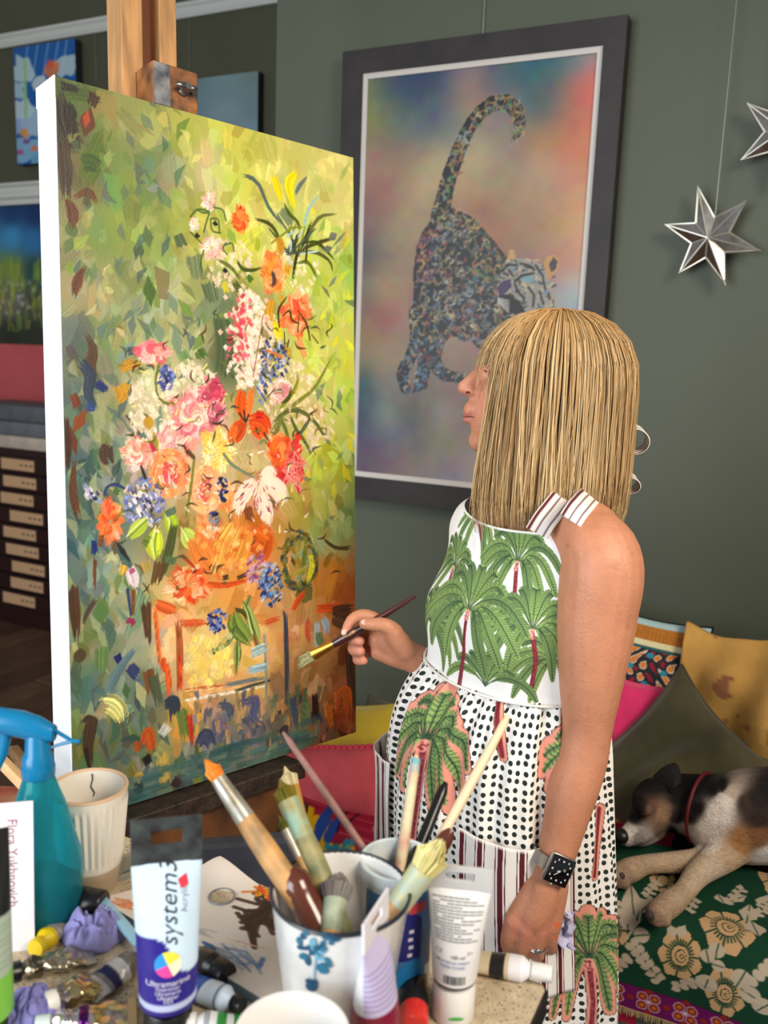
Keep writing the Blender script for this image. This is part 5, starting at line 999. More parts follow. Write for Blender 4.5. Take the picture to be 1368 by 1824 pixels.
for k in range(nstr):
    lay = RNG.random()
    fringe = k < 900
    if fringe:
        ph = RNG.uniform(-58, 56); L = RNG.uniform(-.035, .012)+(.03 if abs(ph) > 42 else 0); L = L if RNG.random() < .92 else L+.035
    else:
        ph = RNG.uniform(34, 326); L = HC_[2]-zend+RNG.normal(0, .013)+(.016 if 60 < ph < 200 else 0)
        if ph < 60: L += .016
        L += .03*(RNG.random() < .04)
    ci = int((ph % 360)/360*420); phc = math.radians(ph)
    ns = 8 if fringe else 12; t = np.linspace(0.0, 1, ns)
    ro = RNG.uniform(-.012, .005)+.005*(clump[ci]-.5)
    phv = phc+math.radians(1)*np.sin(t*RNG.uniform(2, 7)+RNG.uniform(0, 6))*RNG.uniform(.2, 3.2)*t+math.radians(RNG.normal(0, 1.0)+cdr[ci])*t**2*1.6
    front = max(0, math.cos(phc)) if not fringe else 0
    P = hair_pt(phv, t, ro+.004*(clump[ci]-.5)*t, L if L > 0 else 0.0, front+(.25*math.sin(k*1.7) if not fringe else 0)*.3)
    if L < 0: P = hair_pt(phv, t*(1+L/.17), ro, 0.0, 0)
    wdt = RNG.uniform(.0005, .0010); rad = wdt*np.interp(t, [0, .15, .75, 1], [.8, 1, 1, .25])
    T = np.gradient(P, axis=0); T /= np.linalg.norm(T, axis=1)[:, None]+1e-9; out = P-HC_; out[:, 2] *= .3; out /= np.linalg.norm(out, axis=1)[:, None]+1e-9
    w = np.cross(T, out); w /= np.linalg.norm(w, axis=1)[:, None]+1e-9
    V = np.stack([P+w*rad[:, None], P+out*rad[:, None]*.8, P-w*rad[:, None]], 1).reshape(-1, 3)
    i = (np.arange(ns-1)*3)[:, None]+np.arange(3)[None]; j = (np.arange(ns-1)*3)[:, None]+((np.arange(3)+1) % 3)[None]
    hf_.append(np.stack([i, j, j+3, i+3], -1).reshape(-1, 4)+cnt); hv.append(V); cnt += len(V)
    c = tones[int((clump[ci]*2.5+RNG.random()*3.5)) % 6]*RNG.uniform(.85, 1.1); root = lin((186, 140, 84)); m = np.interp(t, [0, .35, 1], [.75, .15, 0])[:, None]
    hcl.append(np.repeat(c[None]*(1-m)+root*m, 3, 0).reshape(-1, 3))
hv = np.concatenate(hv); hf_ = np.concatenate(hf_); hcl = np.concatenate(hcl)
me = bpy.data.meshes.new('hair'); me.vertices.add(len(hv)); me.vertices.foreach_set('co', hv.ravel().astype(np.float32)); me.loops.add(len(hf_)*4); me.loops.foreach_set('vertex_index', hf_.ravel().astype(np.int32))
me.polygons.add(len(hf_)); me.polygons.foreach_set('loop_start', np.arange(len(hf_), dtype=np.int32)*4); me.polygons.foreach_set('use_smooth', np.ones(len(hf_), bool)); me.update(calc_edges=True); set_cols(me, hcl)
hair = tag(link('hair', me, mat('blonde_hair', vcol=True, rough=0.38, spec=0.35), person), 'straight blonde bob with a fringe', kind='stuff')
mb = MB(); R = []
t = np.linspace(0, 1, 24); nph = 70; cap = np.zeros((nph, 24, 3))
for k, ph in enumerate(np.linspace(36, 324, nph)): cap[k] = hair_pt(np.full(24, math.radians(ph)), t, -.014, HC_[2]-zend-.012, max(0, math.cos(math.radians(ph))))
gridmesh('hair_underlayer', cap, None, mat('hair_under', (176, 132, 78), 0.6, var=.3, vscale=60, stretch=(1, 1, .05)), person)
cap = np.zeros((40, 14, 3))
for k, ph in enumerate(np.linspace(-56, 56, 40)): cap[k] = hair_pt(np.full(14, math.radians(ph)), np.linspace(0, .86, 14), -.013, 0.0, 0)
gridmesh('fringe_underlayer', cap, None, mat('hair_under'), person)

# ---------------------------------------------------------------- watch and ring
wp = HP(984, 1531, 1.165); wa = unit(HP(972, 1562, 1.19)-HP(995, 1510, 1.20)); wz = unit(-FWD*0.97+UP*.02+RIGHT*.12); wz = unit(wz-wa*(wz@wa)); wx = np.cross(wa, wz); WAX = np.array([wx, wa, wz])
wc = HP(984, 1534, 1.197); face = wc+wz*0.0305
silver = mat('watch_silver', (196, 192, 188), 0.25, 1.0)
watch = MB().box(face, (.040, .045, .010), ax=WAX, bev=.0045).build('watch', silver, person)
MB().box(face+wz*.0048, (.036, .041, .0022), ax=WAX, bev=.001).build('screen', mat('watch_glass', (8, 8, 10), 0.05, coat=1.0), watch)
mk = mat('watch_marks', (200, 205, 205), 0.4)
mb = MB()
for k in range(12):
    a = 2*math.pi*k/12; q = face+wz*.0062+wx*.0125*np.clip(1.3*math.sin(a), -1, 1)+wa*.0145*np.clip(1.3*math.cos(a), -1, 1); mb.box(q, (.0018 if k % 3 else .0026, .0026, .0003), ax=WAX)
mb.build('hour_marks', mk, watch, smooth=False)
mb = MB(); c = face+wz*.0064; mb.tube([c-wx*.001, c+wx*.0068+wa*.0085], [.0008, .0005], 6); mb.tube([c, c+wx*.004+wa*.002], [.0009, .0007], 6); mb.build('watch_hands', mk, watch)
MB().lathe([(.0001, 0), (.0024, 0), (.0024, .0003), (.0001, .0003)], face+wz*.0061-wx*.006-wa*.003, ax=WAX, n=16).build('sub_dial', mat('dial_grey', (110, 112, 114), .5), watch)
MB().lathe([(.0001, 0), (.0032, 0), (.0032, .003), (.0001, .003)], face+wx*.001+wa*.0205, ax=np.array([wx, -wz, wa]), n=14).build('crown', silver, watch)
t = np.linspace(0, 2*math.pi, 40); mb = MB(); R = []
for a in t: 
    o = wx*math.cos(a)*.0315+wz*math.sin(a)*.0290; nrm = unit(o); R.append(np.array([wc+o+wa*s*.0095+nrm*q for s, q in ((-1, 0), (1, 0), (1, .0022), (-1, .0022))]))
mb.loft(R, cap=False); mb.build('band', mat('milanese_band', (160, 156, 150), 0.4, 0.9, bump=.6, bscale=1500), watch, smooth=False)
q = [HP(*LH_['r'][i][:3]) for i in (0, 1)]; rc = q[0]*.15+q[1]*.85; ra_ = frame_ax(q[1]-q[0], RIGHT); mb = MB()
for o in (0, .0032): mb.tube([rc+ra_[2]*o+ra_[0]*math.cos(a)*.0122+ra_[1]*math.sin(a)*.0122 for a in np.linspace(0, 2*math.pi, 26)], .0016, 8, cap=False)
mb.ell(rc-FWD*.0128+ra_[2]*.0016, (.004, .004, .003)); mb.build('ring', silver, person)
# tissue in the near hand
mb = MB(); tc = HP(1008, 1655, 1.195)
Ug, Vg = np.meshgrid(np.linspace(-1, 1, 26), np.linspace(-1, 1, 30)); nz = vnoise(np.stack([Ug, Vg, 0*Ug], -1).reshape(-1, 3), 1.6).reshape(Ug.shape); n2 = vnoise(np.stack([Ug, Vg, 0*Ug+5], -1).reshape(-1, 3), 2.4).reshape(Ug.shape)
Pt = tc+RIGHT*((Ug*.015*(1-.4*np.abs(Vg))+n2*.010))[..., None]+UP*((Vg*.026))[..., None]-FWD*((nz*.016)+.004)[..., None]
ti = gridmesh('paper_tissue', Pt, None, mat('lavender_tissue', (196, 194, 224), .9, var=.15, vscale=60), None, tc); tag(ti, 'crumpled lavender tissue held in the lowered hand', 'tissue')
ti.modifiers.new('c', 'SOLIDIFY').thickness = .001
# paint brush in the raised hand
b0, b1, b2, b3 = HP(533, 1180, 1.484), HP(594, 1147, 1.482), HP(648, 1117, 1.478), HP(740, 1062, 1.476)
hb = thing('paint_brush', 'flat brush with brass ferrule and dark handle held up at the canvas', 'brush', b2)
Q = smooth_path([[*b1, .0070], [*(b1*.6+b2*.4), .0088], [*b2, .0072], [*(b2*.5+b3*.5), .0056], [*b3, .0030]], 30); MB().tube(Q[:, :3], Q[:, 3], 14).build('handle', mat('burgundy_handle', (72, 24, 28), 0.3, rgb2=(46, 30, 28), vscale=60, coat=.5), hb)
fd = unit(b1-b0); bm_ = b0*.62+b1*.38; sdv = unit(np.cross(fd, FWD)); AXB = np.array([sdv, np.cross(fd, sdv), fd])
R = []
for s_, w, t_ in [(0, .0105, .004), (.5, .0085, .0062), (1, .0072, .0072)]:
    c = bm_*(1-s_)+b1*s_; a = np.linspace(0, 2*math.pi, 18, endpoint=False); R.append(c+np.stack([np.cos(a)*w, np.sin(a)*t_, 0*a], 1)@AXB)
MB().loft(R).build('ferrule', mat('brass', (214, 158, 60), 0.3, 1.0), hb)
mb = MB()
for k in range(150):
    a = RNG.uniform(0, 6.28); q = math.sqrt(RNG.random()); o = np.array([math.cos(a)*q*.0098, math.sin(a)*q*.0034, 0])@AXB; sk_ = .006*(o@sdv)/.0098; mb.tube([bm_+o+fd*.002, b0+o*1.05+fd*(sk_+RNG.normal(0, .0012))], [.0009, .0005], 4)
mb.build('bristles', mat('bristle_olive', (176, 168, 118), .7, rgb2=(96, 104, 78), vscale=200), hb)
mb = MB().ell(b1*.45+b2*.55-FWD*.006+UP*.002, (.016, .004, .004), ax=np.array([unit(b2-b1), UP, -FWD])); mb.build('paint_blob', mat('dried_paint', (190, 150, 110), .5, rgb2=(60, 60, 50), vscale=120), hb)
# ================================================================== sofa
SZ, SY, SX0, SX1 = 0.40, 1.74, -1.42, 1.30
sofa = thing('sofa', 'low grey timber sofa against the green wall, spread with bright throws', 'sofa', (-0.1, 2.1, 0))
gw = mat('grey_timber', (112, 106, 98), .75, var=.35, vscale=6, stretch=(1, 14, 14)); dk = mat('sofa_upholstery', (70, 62, 60), .9)
for k in range(5): MB().box((SX0+0.27+k*0.545, SY+.03, 0.09), (0.53, 0.025, 0.15), bev=.003).build('front_plank', gw, sofa, smooth=False)
MB().box((-.06, 2.10, 0.10), (2.66, 0.66, 0.16), bev=.004).build('base', mat('sofa_base_dark', (48, 44, 42), .9), sofa, smooth=False)
MB().box((-.06, 2.09, 0.28), (2.70, 0.70, 0.215), bev=.05).build('seat_cushion', dk, sofa)
MB().box((.43, 2.42, 0.52), (1.70, 0.12, 0.46), bev=.05).build('backrest', dk, sofa)
def cloth_grid(x0, x1, nx, ny, zlow, yback, lift=0.012, wob=0.006, seed=0.0, edge=None):
    """throw lying on the seat and hanging over its front; returns points (ny,nx,3): row 0 at the back"""
    L1 = yback-SY-0.03; L2 = SZ-zlow; s = np.linspace(0, L1+0.09+L2, ny); X, S_ = np.meshgrid(np.linspace(x0, x1, nx), s)
    r = 0.055; arc = r*math.pi/2
    y = np.where(S_ < L1, yback-S_, np.where(S_ < L1+arc, SY+0.03-r*np.sin(np.clip((S_-L1)/r, 0, math.pi/2)), SY+0.03-r))
    z = np.where(S_ < L1, SZ, np.where(S_ < L1+arc, SZ-r+r*np.cos(np.clip((S_-L1)/r, 0, math.pi/2)), SZ-r-(S_-L1-arc)))
    P = np.stack([X, y, z], -1); n = vnoise(P.reshape(-1, 3)*np.array([1, 1, .5]), 5.0, seed).reshape(X.shape); n2 = vnoise(P.reshape(-1, 3), 14.0, seed+3).reshape(X.shape)
    d = lift+wob*n+wob*.35*n2; hang = np.clip((S_-L1)/.1, 0, 1)
    P[..., 2] += d*(1-hang); P[..., 1] -= d*hang+.012*hang*np.clip((S_-L1-arc)/.2, 0, 1)*(1+np.sin(X*17+seed))*.5
    return P
soft = mat('woven_cotton', vcol=True, rough=.9, spec=.15, bump=.2, bscale=500)
# red stitched kantha throw on the left half
P = cloth_grid(SX0+.02, -0.20, 340, 200, 0.24, 2.30, seed=1.0); rf = px_lookup(P); ra = Ras(340, 200, (168, 34, 58))
for k in range(52):
    y = k*3.85; c = [(196, 60, 78), (150, 26, 50), (206, 88, 100), (170, 36, 60)][k % 4]; ra.stroke([(x, y+1.5*math.sin(x*.03+k)) for x in range(0, 341, 20)], .6, c, .75)
def rstroke(p, w, c): ra.stroke(rf(p), w, c)
for x, y, n, c, r in [(550, 1460, 10, (232, 176, 20), 7), (565, 1505, 10, (226, 166, 24), 8), (575, 1530, 8, (232, 176, 20), 7), (620, 1545, 10, (228, 172, 24), 8), (670, 1385, 7, (230, 180, 30), 5), (592, 1505, 1, (236, 190, 40), 3)]:
    for k in range(n): rstroke([(x+RNG.normal(0, 9), y+RNG.normal(0, 11))], r*.55, c)
for x, y in [(580, 1460), (590, 1445), (575, 1475), (595, 1478)]: rstroke([(x-10, y+12), (x+6, y-14)], 3.4, (44, 76, 150))
for x, y in [(515, 1520), (505, 1540), (520, 1545), (512, 1560)]: rstroke([(x-8, y), (x+8, y+6)], 7, (30, 66, 130))
for k in range(16): rstroke([(600+RNG.normal(0, 14), 1512+RNG.normal(0, 10))], 2.2, (50, 150, 165))
for p in [[(600, 1480), (615, 1450), (640, 1425)], [(615, 1470), (608, 1440)], [(620, 1465), (650, 1440)], [(585, 1430), (610, 1410)], [(640, 1440), (645, 1420)]]: rstroke(p, .8, (60, 22, 40))
for p in [[(690, 1450), (668, 1475), (680, 1498), (700, 1470)], [(592, 1402), (598, 1388)], [(684, 1362), (672, 1372)]]: rstroke(p, 1.4, (222, 150, 150))
for k in range(26): rstroke([(1100+RNG.normal(0, 16), 1500+RNG.normal(0, 22))], 2.4, [(196, 150, 60), (90, 96, 120), (190, 60, 80), (150, 40, 60)][k % 4])
o = gridmesh('kantha_throw', P, lin(np.clip(ra.a, 0, 255)), soft, None, (-.7, 2.0, SZ), flip=True); tag(o, 'red stitched throw with yellow and blue flowers on the left of the sofa', 'throw')
# green floral throw with purple border on the right half
zf = YP(1100, 1797, SY-.04)[2]
GW, GH = 420, 300
P = cloth_grid(-0.42, 0.50, GW, GH, zf+.085, 2.02, lift=.024, wob=.008, seed=7.0)
X = P[..., 0]; sg = (X+0.42)/1.1; P[..., 2] -= np.where(P[..., 2] < SZ-.1, .05*(sg*1.1)*np.clip((SZ-.1-P[..., 2])/.15, 0, 1), 0)
gf = px_lookup(P); rg = Ras(GW, GH, (22, 62, 44)); CR, CR2 = (196, 160, 118), (186, 172, 152)
def gpt(p): return gf(p)
def gleaf(x0, y0, x1, y1, w, c=CR2, vein=True):
    p = gpt([(x0, y0), ((x0+x1)/2, (y0+y1)/2), (x1, y1)]); rg.stroke(p, [.5, w*.8, .5], c)
    if vein and w > 6: rg.stroke(p, .6, (30, 66, 48))
def grose(x, y, r, c=CR):
    ce = gpt([(x, y)])[0]; q = gpt([(x+r, y), (x, y+r)]); rx = max(6, abs(q[0][0]-ce[0])); ry = max(6, abs(q[1][1]-ce[1])); D = (28, 64, 46)
    for k in range(7):
        a = 2*math.pi*k/7+.3; t = np.linspace(0, 2*math.pi, 16, endpoint=False); pc = ce+np.array([rx*.62*math.cos(a), ry*.62*math.sin(a)]); rr = 1+.08*np.cos(t*5+k)
        rg.poly(np.stack([pc[0]+rx*.40*rr*np.cos(t), pc[1]+ry*.40*rr*np.sin(t)], 1), c)
    for k in range(7):
        a = 2*math.pi*(k+.5)/7+.3; rg.stroke([ce+np.array([rx*.4*math.cos(a), ry*.4*math.sin(a)]), ce+np.array([rx*.95*math.cos(a), ry*.95*math.sin(a)])], .9, D)
        for j in (-.22, 0.0, .22): a2 = a+.45+j; rg.stroke([ce+np.array([rx*.44*math.cos(a2), ry*.44*math.sin(a2)]), ce+np.array([rx*.62*math.cos(a2), ry*.62*math.sin(a2)])], .8, D)
    t = np.linspace(0, 2*math.pi, 20, endpoint=False)
    for q_, cc in ((.44, D), (.40, c), (.26, D), (.22, c), (.10, D), (.06, c)): rg.poly(np.stack([ce[0]+rx*q_*np.cos(t)+rx*(.4-q_)*.25, ce[1]+ry*q_*np.sin(t)], 1), cc)
def gspray(x, y, dx, dy, n=5, s=10):
    for k in range(n):
        q = k/(n-1); bx, by = x+dx*q, y+dy*q; nx_, ny_ = -dy, dx; l = math.hypot(dx, dy); nx_, ny_ = nx_/l, ny_/l
        for sg_ in (-1, 1): gleaf(bx, by, bx+nx_*s*sg_+dx/l*s*.8, by+ny_*s*sg_+dy/l*s*.8, 5.0, CR2, False)
    rg.stroke(gpt([(x, y), (x+dx, y+dy)]), 1.1, CR2)
for a in [(1086, 1655, 36), (1211, 1702, 42), (1296, 1650, 52), (1290, 1772, 38), (1180, 1568, 24), (1390, 1560, 40), (1420, 1700, 46)]: grose(*a)
for a in [(1130, 1640, 1124, 1575, 12), (1140, 1625, 1170, 1600, 12), (1118, 1655, 1118, 1628, 10), (1128, 1668, 1158, 1665, 9), (1330, 1645, 1335, 1610, 11), (1338, 1640, 1352, 1668, 12), (1262, 1715, 1258, 1692, 8), (1275, 1705, 1280, 1680, 9), (1270, 1718, 1288, 1724, 7), (1310, 1760, 1330, 1728, 11), (1320, 1762, 1355, 1785, 11), (1255, 1760, 1262, 1745, 12), (1090, 1608, 1112, 1620, 8), (1350, 1800, 1368, 1790, 12), (1200, 1668, 1195, 1648, 6), (1208, 1668, 1220, 1648, 6), (1290, 1610, 1278, 1592, 8), (1296, 1608, 1330, 1594, 8)]: gleaf(*a)
gspray(1175, 1748, -46, -62, 6, 12); gspray(1200, 1758, 44, -8, 4, 9); gspray(1096, 1725, 18, -14, 3, 9); gspray(1325, 1760, 45, -40, 5, 9); gspray(1335, 1632, 40, -14, 4, 9); gspray(1295, 1608, 24, -22, 4, 8); gspray(1150, 1598, 18, -22, 4, 9); gspray(1110, 1620, 8, 14, 3, 8); gspray(1240, 1600, -10, 18, 3, 8); gspray(1350, 1610, 30, -10, 4, 9)
rg.stroke(gpt([(1115, 1672), (1140, 1640), (1142, 1600)]), 1.2, CR2); rg.stroke(gpt([(1198, 1762), (1225, 1750), (1250, 1750)]), 1.2, CR2)
bw = int(GH*0.115)
rg.a[GH-bw:] = (104, 20, 88); rg.a[GH-bw:GH-bw+1] = (70, 20, 60)
pit = GW/0.92*0.072
for k in range(13):
    cx = (k+.35)*pit; cy = GH-bw*.52
    for q in range(4):
        a = math.pi/4+q*math.pi/2; pc = np.array([cx+pit*.24*math.cos(a), cy+bw*.25*math.sin(a)]); t = np.linspace(0, 2*math.pi, 12, endpoint=False)
        rg.poly(np.stack([pc[0]+pit*.17*np.cos(t), pc[1]+bw*.20*np.sin(t)], 1), (178, 128, 150)); rg.poly(np.stack([pc[0]+pit*.13*np.cos(t), pc[1]+bw*.15*np.sin(t)], 1), (140, 52, 30)); rg.stroke([pc], 2.0, (196, 110, 40))
    for ox, oy in ((.5, 0), (0, -.42), (0, .42)): rg.stroke([(cx+pit*ox, cy+bw*oy)], 3.4, (140, 40, 34))
    rg.stroke([(cx, cy)], 2.2, (206, 190, 200))
t = thing('floral_throw', 'green throw with cream roses and purple border under the sleeping dog', 'throw', (.3, 2.0, SZ))
o = gridmesh('woven_panel', P, lin(np.clip(rg.a, 0, 255)), soft, t, flip=True)
mb = MB()
for j in range(0, GW, 1):
    for q in (0,):
        p = P[-1, j]*(1-q)+P[-1, min(j+1, GW-1)]*q; mb.tube([p, p+V3(RNG.normal(0, .002), RNG.normal(0, .002), -.016+RNG.normal(0, .002))], [.0013, .0008], 4)
tag(mb.build('fringe', mat('fringe_straw', (176, 152, 112), .9), t), kind='stuff')

def cushion(name, label, c, ux, uy, w, h, th, m, cat='cushion', wr=.006, n=44, seed=0.0, pin=.10, painter=None, group=None, sag=None):
    """stuffed cushion: ux, uy edge directions, n = front normal"""
    c = np.asarray(c, float); ux = unit(ux); nz_ = unit(np.cross(ux, uy)); uy = np.cross(nz_, ux); s = np.linspace(-1, 1, n); Xg, Yg = np.meshgrid(s, s)
    k = pin; xx = Xg*(1-k*(1-Yg**2)*np.abs(Xg)**2); yy = Yg*(1-k*(1-Xg**2)*np.abs(Yg)**2)
    t_ = th*.5*np.clip((1-np.abs(Xg)**2.6)*(1-np.abs(Yg)**2.6), 0, 1)**.5
    base = c+xx[..., None]*ux*w/2+yy[..., None]*uy*h/2; nn = vnoise(base.reshape(-1, 3), 9.0, seed).reshape(Xg.shape); ed = np.clip((1-np.abs(Xg))*(1-np.abs(Yg))*8, 0, 1)
    if sag is not None: base = base+sag(Xg, Yg)[..., None]*nz_
    Fp = base+nz_*(t_+nn*wr*ed)[..., None]; Bp = base-nz_*(t_*.8)[..., None]
    tt = thing(name, label, cat, c-np.array([0, 0, h*.4]), group)
    C = painter(Xg, Yg) if painter else None
    gridmesh('cover', Fp, C, m, tt); gridmesh('cover_back', Bp, C, m, tt, flip=True)
    ring = np.concatenate([base[0], base[1:, -1], base[-1, ::-1][1:], base[::-1, 0][1:]]); MB().tube(ring, .0035, 6).build('seam_piping', m, tt)
    return tt, base
def cpx(x, y, Y): return YP(x, y, Y)
# yellow and coral cushions at the left end
cushion('yellow_cushion', 'mustard yellow cushion propped behind the coral cushion', cpx(588, 1340, 1.99), V3(1, 0, .20), V3(-.10, .30, 1), .46, .27, .11, mat('mustard_velvet', (188, 160, 32), .8, var=.15, vscale=8, sheen=.4), seed=2)
tt, base = cushion('coral_cushion', 'coral pink cushion with pom-pom edging left of the woman', cpx(580, 1392, 1.86), V3(1, 0, .22), V3(-.10, .35, 1), .38, .185, .10, mat('coral_linen', (214, 84, 92), .9, var=.15, vscale=12, bump=.2, bscale=120), seed=5, wr=.012)
ring = np.concatenate([base[-1, ::2], base[::2, -1], base[0, ::2], base[::2, 0]])
pm_ = MB().ell((0, 0, 0), (.011, .011, .011), n=8, m=6).mesh('pompom'); pm_.materials.append(mat('pompom_coral', (196, 60, 80), .95))
for q in ring:
    o = bpy.data.objects.new('pompom', pm_); COL.objects.link(o); o.parent = tt; o.location = Vector(q-WL[tt])
cushion('olive_cushion', 'dark olive cushion half hidden between the yellow cushion and the apron', cpx(722, 1335, 2.16), V3(1, 0, 0), V3(0, .4, 1), .30, .26, .10, mat('dark_olive_velvet', (66, 62, 38), .85, sheen=.4), seed=9)
# right side: patterned, pink, green velvet
def suz(Xg, Yg):
    C = np.zeros(Xg.shape+(3,)); C[:] = lin((34, 40, 44)); u = (Xg+1)*5; v = (Yg+1)*5
    w = np.sin(u*4.1+2*np.sin(v*2.2))*np.cos(v*3.7+1.5*np.sin(u*1.9)); C[w > .30] = lin((226, 206, 190)); C[w > .52] = lin((214, 130, 50)); C[(w < -.62)] = lin((150, 26, 50)); C[(np.sin(u*2.3+1)*np.sin(v*2.9) > .8)] = lin((40, 140, 165))
    C[Yg > .62] = lin((190, 120, 40)); C[(Yg > .62) & (np.sin(u*30)*np.sin(v*26) > .2)] = lin((140, 84, 30)); C[(Yg > .54) & (Yg < .64)] = lin((222, 214, 170)); C[(Yg > .88)] = lin((170, 200, 205)); C[(Yg > .5) & (Yg < .54)] = lin((30, 90, 96)); C[(Xg < -.5) & (Yg < .5) & (w < .3)] = lin((140, 22, 44))
    return C
cushion('embroidered_cushion', 'black cushion embroidered in white, orange and red behind the pink cushion', cpx(1136, 1195, 2.34)+V3(0, 0.0, -.02), V3(1, .05, -.10), V3(0, .22, 1), .32, .36, .10, mat('embroidery', vcol=True, rough=.9, bump=.5, bscale=160), seed=3, n=130, painter=suz)
cushion('pink_cushion', 'hot pink cushion beside the elbow of the woman', cpx(1100, 1285, 2.24), V3(1, 0, -.10), V3(.22, .3, 1), .23, .24, .09, mat('hot_pink_velvet', (232, 40, 110), .75, sheen=.5, var=.1), seed=4)
gv = mat('moss_velvet', (76, 72, 40), .8, sheen=.5, var=.3, vscale=7, rgb2=(48, 44, 24))
cushion('green_velvet_cushion', 'large moss green velvet cushion leaning behind the sleeping dog', cpx(1200, 1384, 2.17), V3(.80, .04, -.66), V3(.50, .26, .84), .37, .43, .13, gv, seed=8, wr=.016, pin=.16, n=60, sag=lambda a, b: -.05*np.exp(-(a+.15-.25*b)**2*14)*np.clip(1.2-abs(b), 0, 1)-.03*np.exp(-(a-.45+.3*b)**2*22)*np.clip(1-abs(b), 0, 1))
# mustard spotted throw over the sofa back
nx, ny = 110, 90; XM0 = cpx(1206, 1200, 2.25)[0]
Xg, Sg = np.meshgrid(np.linspace(XM0, 0.75, nx), np.linspace(0, 1, ny))
fold = .05*np.sin(Xg*19+1.6*np.sin(Sg*4)+.5)+.026*np.sin(Xg*43+Sg*6)
yy = 2.36-.09*np.sin(np.clip(Sg*3, 0, 1)*math.pi/2)-.06*np.clip(Sg-.3, 0, 1)-fold*np.clip(Sg*2, .2, 1)*np.clip(1.5-Sg*1.5, .15, 1); ztp = cpx(1290, 1124, 2.28)[2]
zz = ztp+.02*np.sin(Xg*11)+.2*fold-(.02*np.clip(1-Sg*6, 0, 1))-np.clip(Sg-.05, 0, 1)*.46
Pm = np.stack([Xg, yy, zz], -1); n1 = vnoise(Pm.reshape(-1, 3), 7.0, 4).reshape(Xg.shape); n3 = vnoise(Pm.reshape(-1, 3), 26.0, 8).reshape(Xg.shape); Pm[..., 1] -= n1*.02
C = np.ones(Xg.shape+(3,))*lin((206, 160, 84)); C[(n1+.25*n3) > .17] = lin((150, 98, 68)); C[n3 > .58] = lin((166, 112, 72))
o = gridmesh('mustard_throw', Pm, C, mat('linen_dyed', vcol=True, rough=.9, bump=.25, bscale=60, var=.18, vscale=14), None, (.2, 2.25, SZ)); tag(o, 'mustard throw with brown blotches bunched over the right sofa back', 'throw'); o.modifiers.new('c', 'SOLIDIFY').thickness = .005

# ================================================================== the sleeping dog
dog = thing('dog', 'black, tan and white dog asleep on its side on the green throw', 'dog', (.15, 2.0, SZ+.02))
def QP(x, y, z): return ZP(x, y, z)
zs = SZ+.03
db = MB()
def dchain(pts, n=14, seg=5):
    Q = np.array([list(p)+[r] for p, r in pts])
    if len(Q) > 2: Q = smooth_path(Q, seg*(len(Q)-1)+1)
    db.tube(Q[:, :3], Q[:, 3], n); db.ell(Q[0, :3], (Q[0, 3],)*3, n=12, m=8); db.ell(Q[-1, :3], (Q[-1, 3],)*3, n=12, m=8)
hd_ = QP(1172, 1432, zs+.095); mz = QP(1137, 1478, zs+.062); ns_ = QP(1118, 1490, zs+.050); nk = QP(1222, 1432, zs+.10); ch = QP(1285, 1452, zs+.105); md = QP(1370, 1452, zs+.11)
md2 = md+V3(.20, .03, 0); rr_ = md+V3(.40, .05, -.01)
dchain([(hd_, .062), (QP(1190, 1430, zs+.097), .066), (nk, .070), (ch, .098), (md, .108), (md2, .108), (rr_, .100)], 20)
dchain([(hd_, .055), (QP(1152, 1460, zs+.075), .042), (mz, .033), (ns_, .023)]); dchain([(QP(1165, 1470, zs+.05), .035), (QP(1140, 1490, zs+.035), .024), (QP(1128, 1494, zs+.032), .017)])
db.ell(QP(1150, 1440, zs+.125), (.022, .022, .016))
# front legs
dchain([(QP(1290, 1500, zs+.055), .050), (QP(1255, 1532, zs+.030), .033), (QP(1200, 1536, zs+.024), .024), (QP(1150, 1540, zs+.022), .022), (QP(1118, 1552, zs+.024), .027), (QP(1098, 1560, zs+.022), .024)])
dchain([(QP(1325, 1480, zs+.085), .060), (QP(1290, 1520, zs+.060), .040), (QP(1245, 1555, zs+.034), .028), (QP(1215, 1592, zs+.026), .023), (QP(1190, 1612, zs+.026), .027), (QP(1170, 1628, zs+.022), .024)])
for q, k in (((1090, 1562), 0), ((1098, 1572), 1), ((1112, 1574), 2), ((1160, 1630), 0), ((1170, 1640), 1), ((1184, 1640), 2)): db.ell(QP(*q, zs+.014), (.014, .014, .012))
dchain([(rr_, .075), (rr_+V3(.02, -.14, -.05), .05), (rr_+V3(-.10, -.22, -.07), .028), (rr_+V3(-.16, -.25, -.075), .024)])
dme = remeshed(db, .0045, 4, .5); DV = coords(dme)
